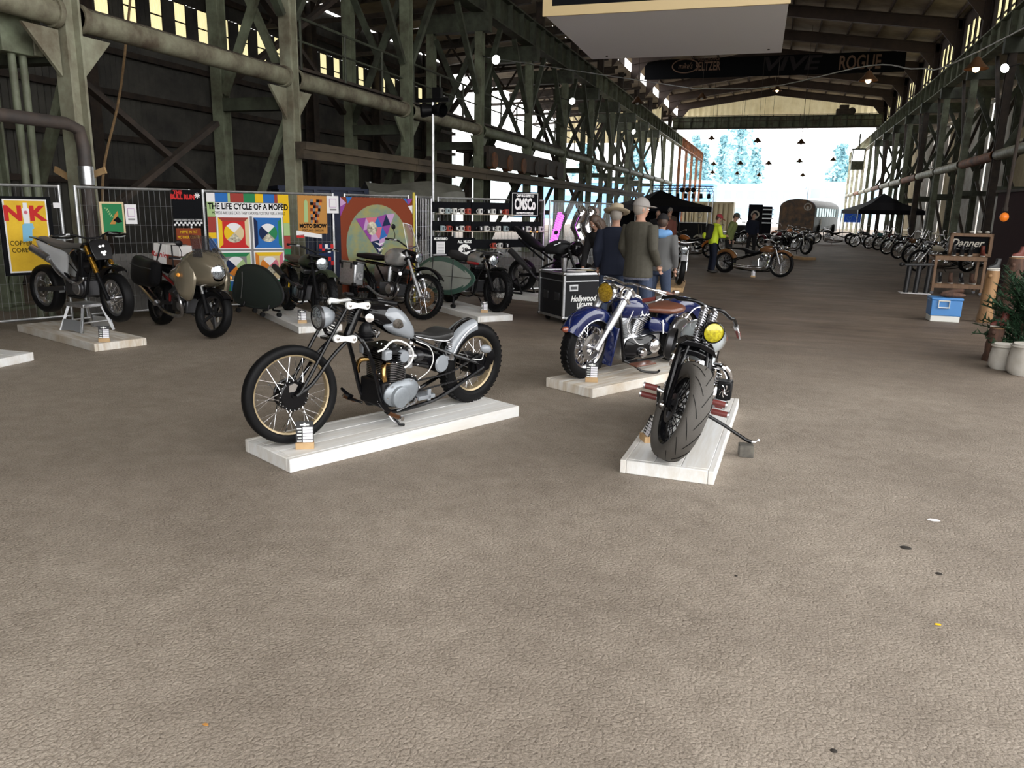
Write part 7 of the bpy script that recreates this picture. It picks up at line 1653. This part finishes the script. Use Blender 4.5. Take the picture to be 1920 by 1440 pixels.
# ---- the parked bus with a mural back
BX = atY(1461, 401, 62).x
bus = thing('bus', 'old grey bus with a dark painted back', 'bus', (BX, 62, 0), rad(0))
M('bus_grey', (.16, .18, .2), .5, var=.15, vs=2); M('bus_mural', (.035, .035, .035), .5, vs=2.2, col2=(.2, .11, .05), vdet=7); M('bus_glass', (.25, .33, .4), .1, .3)
def bus_ring(y, n=18):
    pts = [(0, .35), (0, 2.2)]+[(1.25-1.25*cos(t), 2.2+.62*sin(t)) for t in [pi*i/12 for i in range(1, 12)]]+[(2.5, 2.2), (2.5, .35)]
    return [(x, y, z) for x, z in pts]
q = MB(); q.loft([bus_ring(0), bus_ring(9.5)]); q.v = [(x+.55*y*.42, y, z) for x, y, z in q.v]; q.build('bus_body', 'bus_grey', bus, ang=40)
q = MB(); pts = [(x*.96+.05, z*.985) for x, _, z in bus_ring(0)]; q.prism(pts, (0, -.03, 0), (1, 0, 0), (0, 0, 1), .04); q.build('mural_panel', 'bus_mural', bus)
q = MB(); q.lathe([(.2, 0), (.28, 0)], (1.95, -.06, 2.25), (0, -1, 0), 22); q.ell((1.95, -.06, 2.18), (.1, .02, .14)); q.build('crest', 'sign_script', bus)
for i in range(9):
    y = .7+i*.98; q = MB(); q.box((2.5+.231*y+.02, y, 1.85), (.04, .7, .62), Rz(-.227)); q.build('side_window', 'bus_glass', bus)
q = MB(); q.box((2.5+.231*2.2+.03, 2.2, 1.15), (.03, .5, .4), Rz(-.227)); q.build('side_crest', 'sign_script', bus)
for y in (1.6, 7.6): q = MB(); q.cyl((2.3+.231*y, y, .48), (2.62+.231*y, y, .48), .48, n=20); q.cyl((-.02+.231*y, y, .48), (.3+.231*y, y, .48), .48, n=20); q.build('wheel_pair', 'rubber', bus)
# ---- stage: truss with spot lamps, container, speakers, banner
TY = 52.
a, b = atY(1222, 357, TY), atY(1337, 362, TY)
tr = thing('lighting_truss', 'aluminium lighting truss over the stage', 'truss', (a.x, TY, 0)); L = b.x-a.x; tz = a.z
for dy, dz in ((0, 0), (0, .3), (.3, .15)): q = MB(); q.cyl((0, dy, tz+dz), (L, dy, tz+dz), .03, n=6); q.build('chord', 'dark_metal', tr)
q = MB()
for i in range(12): x = L*i/12; q.cyl((x, 0, tz), (x+L/24, 0, tz+.3), .014, n=4); q.cyl((x+L/24, 0, tz+.3), (x+L/12, 0, tz), .014, n=4)
q.build('lacing', 'dark_metal', tr)
for x in (.1, L-.1):
    q = MB()
    for dx in (-.14, .14): q.cyl((x+dx, 0, 0), (x+dx, 0, tz), .03, n=6)
    for i in range(9): z = tz*i/9; q.cyl((x-.14, 0, z), (x+.14, 0, z+tz/9), .015, n=4)
    q.build('tower', 'galv', tr)
for i in range(8):
    x = a.x+L*(.06+.125*i); o = thing('stage_lamp', 'black spot lamp hung from the stage truss', 'lamp', (x, TY-.02, tz-.05), group='spot lamps on the stage truss'); q = MB(); q.lathe([(0, .1), (.09, .08), (.11, -.05), (.12, -.2), (.1, -.2)], (0, 0, -.2), (0, -.3, 1), 12); q.build('lamp_can', 'black_satin', o); q = MB(); q.tube([(-.12, 0, -.18), (-.12, 0, 0), (.12, 0, 0), (.12, 0, -.18)], .012, 5); q.build('yoke', 'black_satin', o)
for i, px in enumerate((1279, 1289, 1300)):
    p = atY(px, 356, 49.); o = thing('blinder_lamp', 'round black lamp on the stage mast', 'lamp', (p.x, 49., 0), group='round lamps on the stage mast'); q = MB(); q.ell((0, 0, p.z), (.15, .12, .15), nu=14, nv=8); q.build('lamp_head', 'black_satin', o); q = MB(); q.cyl((0, .05, 0), (0, .05, p.z), .02, n=6); q.build('mast', 'black_satin', o)
M('container_tan', (.5, .43, .28), .6); p0, p1 = atY(1283, 385, 70), atY(1374, 385, 70); o = thing('shipping_container', 'tan ribbed shipping container behind the stage truss', 'container', (p0.x, 70, 0)); w = p1.x-p0.x
q = MB()
for i in range(40): x0, x1 = w*i/40, w*(i+1)/40; dy = .05*(1 if i % 4 < 2 else -1); q.bx(x0, x1, dy, 2.4, .15, 2.45)
q.build('ribbed_body', 'container_tan', o)
for x in (0, w): q = MB(); q.bx(x-.08, x+.08, -.1, 2.45, 0, 2.6); q.build('corner_post', 'container_tan', o)
q = MB(); q.bx(0, w, -.1, 2.45, 2.45, 2.6); q.build('top_rail', 'container_tan', o)
def spk(px, Y, w, h, lab, slats=False):
    p = atY(px, 401, Y); o = thing('speaker_stack', lab, 'speaker', (p.x, Y, 0)); q = MB(); q.bx(-w/2, w/2, 0, .8, 0, h); q.build('cabinet', 'tent_black', o, bevel=.04)
    if slats:
        for k in range(4): q = MB(); q.bx(-w/2-.1, w/2+.1, -.12, 0, h*(.5+.13*k), h*(.5+.13*k)+.07); q.build('pale_slat', 'galv', o)
    else: q = MB(); q.lathe([(.16, 0), (.26, 0)], (0, -.02, h*.72), (0, -1, 0), 22); q.ell((0, -.02, h*.68), (.1, .02, .13)); q.build('crest', 'sign_script', o)
spk(1416, 52, .85, 2.25, 'tall black crest board beside the slatted speaker stack'); spk(1436, 53.5, .75, 2.15, 'black speaker stack with pale slats', True)
for i, (px, w, h) in enumerate(((1300, 1.6, 1.1), (1335, 1.3, .9), (1392, 1.5, 1.), (1262, .9, 1.))):
    p = atY(px, 401, 47+i); o = thing('stage_case', ('wide black road case before the container', 'black road case under the truss tower', 'black road case beside the crest board', 'small black road case at the tent corner')[i], 'case', (p.x, 47+i, 0)); q = MB(); q.bx(-w/2, w/2, 0, .7, 0, h); q.build('body', 'case_black', o)
    for x in (-w/2, w/2): q = MB(); q.box((x, 0, h/2), (.05, .05, h)); q.build('edge_profile', 'alu', o)
    q = MB(); q.box((0, 0, h), (w, .05, .05)); q.build('edge_profile', 'alu', o)
p0, p1 = atY(1584, 399, 58), atY(1615, 399, 58); o = thing('event_banner', 'bright blue banner with a white motorcycle outline', 'banner', (p0.x, 58, 0)); w = p1.x-p0.x; z0, z1 = atY(1600, 417, 58).z, atY(1600, 397, 58).z
q = MB(); q.bx(0, w, 0, .04, z0, z1); q.build('cloth', M('banner_blue', (.02, .1, .6), .6, emit=.15), o)  # slight glow added to plain cloth
for x in (0, w): q = MB(); q.cyl((x, .05, 0), (x, .05, z1), .03, n=6); q.build('pole', 'galv', o)
q = MB(); zc = (z0+z1)/2-.08; q.lathe([(.16, 0), (.19, 0)], (w*.75, -.02, zc), (0, -1, 0), 16); q.lathe([(.13, 0), (.16, 0)], (w*.3, -.02, zc), (0, -1, 0), 16); q.tube([(w*.3, -.02, zc), (w*.5, -.02, zc+.2), (w*.66, -.02, zc+.24), (w*.75, -.02, zc)], .03, 5); q.build('outline_print', 'p_sky', o)
# ---- crane bridge at the open end
cb = thing('crane_bridge', 'long green overhead crane bridge across the open end', 'crane', (XL, 71, 0)); CWd = XR-XL
q = MB(); q.bx(0, CWd, -.15, .15, 8.75, 9.6); q.build('bridge_girder', 'paint_green', cb)
for z in (8.72, 9.62): q = MB(); q.bx(0, CWd, -.3, .3, z-.04, z+.04); q.build('flange', 'paint_green_dark', cb)
for i in range(16): q = MB(); x = CWd*(i+.5)/16; q.bx(x-.05, x+.05, -.28, -.15, 8.72, 9.6); q.build('stiffener', 'paint_green_dark', cb)
q = MB(); q.bx(0, CWd, -.9, -.3, 8.6, 8.66); q.build('service_deck', 'rust_dark', cb)
q = MB()
for z in (9.2, 9.65): q.cyl((0, -.9, z), (CWd, -.9, z), .025, n=5)
for i in range(17): q.cyl((CWd*i/16, -.9, 8.66), (CWd*i/16, -.9, 9.65), .02, n=4)
q.build('guard_rail', 'rust_dark', cb)
q = MB(); q.bx(CWd*.79, CWd*.87, -.4, .5, 9.66, 10.1); q.box((CWd*.825, 0, 10.2), (.7, .6, .4)); q.cyl((CWd*.86, -.3, 9.9), (CWd*.86, .4, 9.9), .3, n=14); q.build('trolley', 'rust_dark', cb, bevel=.03)
for x in (.1, CWd-.1): q = MB(); q.box((x, 0, 8.68), (.4, 1.6, .2)); q.build('end_truck', 'paint_green_dark', cb)
p = atY(1608, 300, 69); q = MB(); q.bx(-.45, .45, -.4, .4, -.55, .1); o = q.build('operator_cab', 'paint_green', cb); o.location = (p.x-XL, -2, p.z-.2)
q = MB(); q.bx(-.43, .43, -.38, .38, .1, .95); k = q.build('cab_glazing', 'win_white', o); q = MB()  # cab panes emit light of their own, with no lamp
for x in (-.43, .43):
    for y in (-.38, .38): q.bx(x-.03, x+.03, y-.03, y+.03, .1, 1.05)
q.bx(-.5, .5, -.45, .45, .95, 1.05); q.bx(-.05, .05, -.05, .05, 1.05, 2.2); q.build('cab_frame', 'paint_green_dark', o)
# ---- printed banner across the roof
BY = 52.; bl, br = atY(1208, 146, BY), atY(1695, 138, BY); bt = atY(1440, 100, BY).z
bn = thing('roof_banner', 'long black banner across the roof with faded sponsor names', 'banner', (bl.x, BY, 0)); w = br.x-bl.x; z0, z1 = 9.85, 11.0
q = MB(); q.bx(0, w, 0, .06, z0, z1); q.build('cloth', 'p_black', bn)
M('faded_print', (.22, .14, .1), .8, spec=.1); M('faded_dark', (.035, .03, .033), .85, spec=.1)
fp = MATS['faded_print']
def bt_(s, px, py, size, m_, **k):
    u = atY(px, py, BY); return text(s, size, m_, bn, (u.x-bl.x, -.03, u.z), (pi/2, 0, 0), **k)
bt_('SELTZER', 1327, 125, .72, fp, sx=.55, bold=.012); bt_('HARD LEMONADE', 1328, 111, .28, fp, sx=.6); bt_('mike\'s', 1285, 124, .5, fp, shear=.3, sx=.7); bt_('ROGUE', 1612, 118, 1.1, fp, sx=.62, bold=.02); bt_('VIVE', 1480, 120, 1.1, M('faded_dark'), sx=1.5, shear=.2, bold=.03)
u = atY(1285, 124, BY); q = MB(); q.tube([(u.x-bl.x+.8*cos(t), -.035, u.z+.4*sin(t)) for t in [2*pi*i/28 for i in range(28)]], .035, 5, closed=True); q.build('oval_outline', fp, bn)
for x in (.3, w-.3): q = MB(); q.cyl((x, .03, z1), (x, .03, rz_(bl.x+x)-.2), .02, n=5); q.build('hanger', 'rust_dark', bn)
# ---- hanging sign box over the aisle
sb = thing('hanging_sign_box', 'large white-bottomed sign box hung from the roof with a gold-edged black face', 'sign', (-3.2, 10.58, 0), rad(1.5)); SW, SD = 3.06, 3.1
q = MB(); q.bx(0, SW, .02, SD, 4.2, 4.23); q.build('bottom_panel', M('sign_white', (.82, .84, .87), .5), sb)
q = MB(); q.bx(0, SW, .02, SD, 4.23, 5.5); q.build('box_core', 'sign_white', sb)
q = MB(); q.bx(.0, SW, -.03, .02, 4.2, 5.5); q.build('front_face', 'p_black', sb)
for (x0, x1, z0_, z1_) in ((-.02, SW+.02, 4.18, 4.3), (-.02, SW+.02, 5.42, 5.54), (-.02, .1, 4.3, 5.42), (SW-.1, SW+.02, 4.3, 5.42)): q = MB(); q.bx(x0, x1, -.06, -.03, z0_, z1_); q.build('gold_edge', M('gold_trim', (.55, .42, .22), .5), sb)
for x, y in ((.25, .3), (SW-.25, .3), (.25, SD-.3), (SW-.25, SD-.3)): q = MB(); q.cyl((x, y, 5.5), (x, y, 11.), .012, n=5); q.build('hanging_cable', 'galv', sb)
for x, y in ((.3, SD-.25), (SW-.2, SD-.3)): q = MB(); q.cyl((x, y, 4.19), (x, y, 4.205), .02, n=8); q.build('bolt_hole', 'p_black', sb)
# ---- pendant lamps on their cable
def pendant(px, py, Y, r, lab, lit=True, drop=.25, grp='pendant lamps over the aisle'):
    p = atY(px, py, Y); o = thing('pendant_lamp', lab, 'lamp', p, group=grp)
    q = MB(); q.lathe([(.02, .2*r/.2), (.06*r/.2, .17*r/.2), (.1*r/.2, .1*r/.2), (r, 0), (r*.97, -.01), (r*.5, .06*r/.2)], (0, 0, 0), (0, 0, 1), 20); q.build('shade', M('lamp_shade', (.12, .06, .03), .4, .7), o, ang=50)
    q = MB(); q.ell((0, 0, .01), (.06*r/.2, .06*r/.2, .07*r/.2), nu=12, nv=8); q.build('bulb', M('bulb_warm', (1., .72, .4), .4, emit=14.) if lit else M('bulb_off', (.5, .5, .5), .3), o)
    q = MB(); q.tube([(0, 0, .2*r/.2), (0, 0, drop if drop < .3 else max(drop, rz_(p.x)+.12-p.z))], .01, 5); q.build('lamp_cord', 'rust_dark', o)
    return p
pA = pendant(1830, 129, 17, .21, 'lit copper pendant lamp on the slanting cable, closest to the columns'); pB = pendant(1628, 151, 19, .2, 'lit pendant lamp on the cable before the sponsor banner', True); pC = pendant(1457, 170, 44, .25, 'lit pendant lamp over the middle of the aisle', True, 1.)
q = MB(); e0, e1 = V((7., 13., 6.6)), atY(1300, 166, 24.)
q.tube([e0, pA+V((0, 0, .3)), (pA+pB)/2+V((0, 0, .12)), pB+V((0, 0, .3)), (pB+e1)/2+V((0, 0, -.05)), e1], .014, 5, sm=6); q.tube([e1, e1+V((-6.6, 0.6, 1.2))], .014, 5); tag(q.build('lamp_cable', 'galv'), 'slack pale cable carrying the pendant lamps across the hall', 'cable')
for i, (px, py, Y) in enumerate(((1316, 184, 40), (1195, 193, 32), (1420, 266, 50), (1502, 269, 48), (1334, 261, 58), (1388, 308, 62), (1441, 308, 60), (1499, 304, 63), (1562, 301, 66), (1338, 309, 66), (1336, 325, 70), (1423, 330, 72), (1382, 327, 69), (1505, 330, 70))):
    pendant(px, py, Y, .25, 'small dark pendant lamp hanging towards the open end', False, 1.2 if i > 1 else .8, 'unlit pendant lamps towards the open end')
# floodlights on columns
for px, py, X, lab in ((930, 112, XL+.55, 'lit floodlight on a trestle column'), (1073, 190, XL+.55, 'lit floodlight on a farther trestle column'), (1884, 128, XR-.5, 'lit floodlight on the green far-side column'), (1188, 247, XL+.55, 'lit floodlight deep along the trestle')):
    p = atX(px, py, X); o = thing('floodlight', lab, 'lamp', p); s = -1 if X > 0 else 1
    q = MB(); q.lathe([(.02, -.12), (.09, -.1), (.15, 0), (.145, .01)], (0, 0, 0), (s*.6, -.6, -.3), 16); q.build('housing', 'dark_metal', o, ang=50); q = MB(); q.lathe([(.14, 0), (.1, .03), (.001, .05)], (0, 0, 0), (s*.6, -.6, -.3), 16); q.build('lens', M('flood_glow', (.95, 1., .9), .3, emit=12.), o)
    q = MB(); q.cyl((0, 0, 0), (-s*.5, .0, .15), .02, n=6); q.build('bracket', 'dark_metal', o)
# ---- near-left fittings: electrical cabinet, conduits, elbowed pipe, long cane
p0, p1 = atX(13, 30, -9.9), atX(97, 113, -9.9)
o = thing('electrical_cabinet', 'green steel electrical cabinet on the trestle with two conduits', 'cabinet', (-9.9, p0.y-.12, 0)); dy = p1.y-p0.y; zb = p1.z
q = MB(); q.bx(-.3, 0, 0, dy*.75, zb, zb+.75); q.build('cabinet_body', 'paint_green', o, bevel=.01); q = MB(); q.bx(-.3, 0, dy*.78, dy, zb+.02, zb+.7); q.build('side_box', 'paint_pale', o, bevel=.01)
for y in (dy*.35, dy*.62): q = MB(); q.cyl((-.12, y, .0), (-.12, y, zb+.02), .05, n=12); q.build('conduit', 'paint_green', o)
p0, p1 = atX(-60, 205, -9.27), atX(152, 232, -9.27); q = MB(); q.tube([(-9.27, p0.y-2, p0.z), (-9.27, p1.y-.25, p0.z-.02), (-9.27, p1.y-.05, p0.z-.08), (-9.27, p1.y, p0.z-.3), (-9.27, p1.y, .02)], .085, 14, sm=0); o = tag(q.build('elbow_pipe', M('pipe_dark', (.04, .036, .036), .6, vs=3, col2=(.08, .06, .05)), ang=50), 'dark wrapped pipe with an elbow dropping beside the pale column', 'pipe')
q = MB(); q.cyl((-9.27, p1.y, 1.9), (-9.27, p1.y, 2.15), .1, n=14); q.build('silver_sleeve', 'alu', o); q = MB(); q.cyl((-9.27, p1.y, .02), (-9.27, p1.y, 1.9), .06, n=12); q.build('white_lower_pipe', 'galv', o)
a, b = at_depth(192, 345, 12.9), at_depth(253, -12, 14.); q = MB(); q.tube([V((a.x, a.y, .02)), a, (a+b)/2+V((.04, 0, .0)), b+V((.2, 0, 1.2))], .022, 6, sm=5); tag(q.build('bamboo_pole', M('bamboo', (.3, .19, .09), .6, vs=3, col2=(.16, .1, .05), stretch=(1, 1, 3))), 'long bent bamboo pole leaning against the service pipe', 'pole')
for (x0, y0, x1, y1, lab) in ((103, 317, 138, 338, 'short yellow plank braced on the pale column'), (160, 333, 198, 319, 'short yellow plank braced beside the bamboo pole')):
    a, b = at_depth(x0, y0, 11.2), at_depth(x1, y1, 11.1); q = MB(); q.beam(a, b, .03, .09); tag(q.build('wood_plank', 'raw_pine'), lab, 'plank')
# loudspeaker mast and conveyor machine along the trestle
p = at_depth(812, 300, 15.5); o = thing('light_mast', 'slim steel mast carrying black stage lamps behind the fence', 'mast', (p.x, p.y, 0)); zt = at_depth(812, 190, 15.5).z
q = MB(); q.cyl((0, 0, 0), (0, 0, zt), .03, n=8); q.build('pole', 'galv', o)
for k in (-1, 1): q = MB(); q.lathe([(0, -.15), (.1, -.13), (.14, .1), (.12, .14)], (.12*k, 0, zt-.2), (k, -.4, -.1), 14); q.build('lamp_can', 'black_satin', o)
q = MB(); q.bx(-.35, .35, -.04, .04, zt-.05, zt+.02); q.box((.1, 0, zt+.12), (.18, .12, .2)); q.build('cross_bar', 'black_satin', o)
o = thing('conveyor_machine', 'dark rusty roller conveyor above the timber rail', 'machine', (XL+.0, 24.8, 2.95)); q = MB(); q.bx(-.9, .3, 0, 9.4, .55, .75); q.bx(.2, .3, 0, 9.4, .1, .55); q.build('machine_frame', 'rust_dark', o)
for i in range(6): q = MB(); y = .5+i*1.6; q.cyl((.12, y, .3), (.34, y, .3), .28, n=18); q.build('roller', 'rust_and_sun_orange' if i < 3 else 'rust_dark', o)
q = MB(); q.box((-.3, 4.7, -1.4), (.3, 8.8, .2)); q.bx(-.7, -.5, .2, .5, -2.95, .55); q.bx(-.7, -.5, 8.8, 9.1, -2.95, .55); q.build('machine_legs', 'rust_dark', o)
# ---- litter on the floor
for px, py, s, mt, lab in ((1750, 976, .035, 'p_white', 'torn white paper scrap on the bare floor'), (1758, 1172, .013, 'p_yellow', 'tiny yellow wrapper on the bare floor'), (386, 1360, .011, 'p_tan', 'small tan cigarette end on the bare floor'), (640, 1104, .0, 'p_white', '')):
    if s: g = G(px, py); q = MB(); q.prism([(-s, -s*.3), (0, -s*.5), (s, -s*.1), (s*.6, s*.4), (-s*.5, s*.35)], (g.x, g.y, .004), (1, 0, 0), (0, 1, 0), .004); tag(q.build('floor_scrap', mt), lab, 'litter')
for px, py, s in ((1698, 1027, .03), (1760, 1076, .018), (1563, 1408, .012), (1380, 1080, .008)):
    g = G(px, py); q = MB(); q.ell((g.x, g.y, .0), (s, s*.8, .006), nu=14, nv=6); o = struct(q.build('floor_pit', M('pit_dark', (.02, .016, .012), .9))); o['label'] = 'dark pothole in the floor'
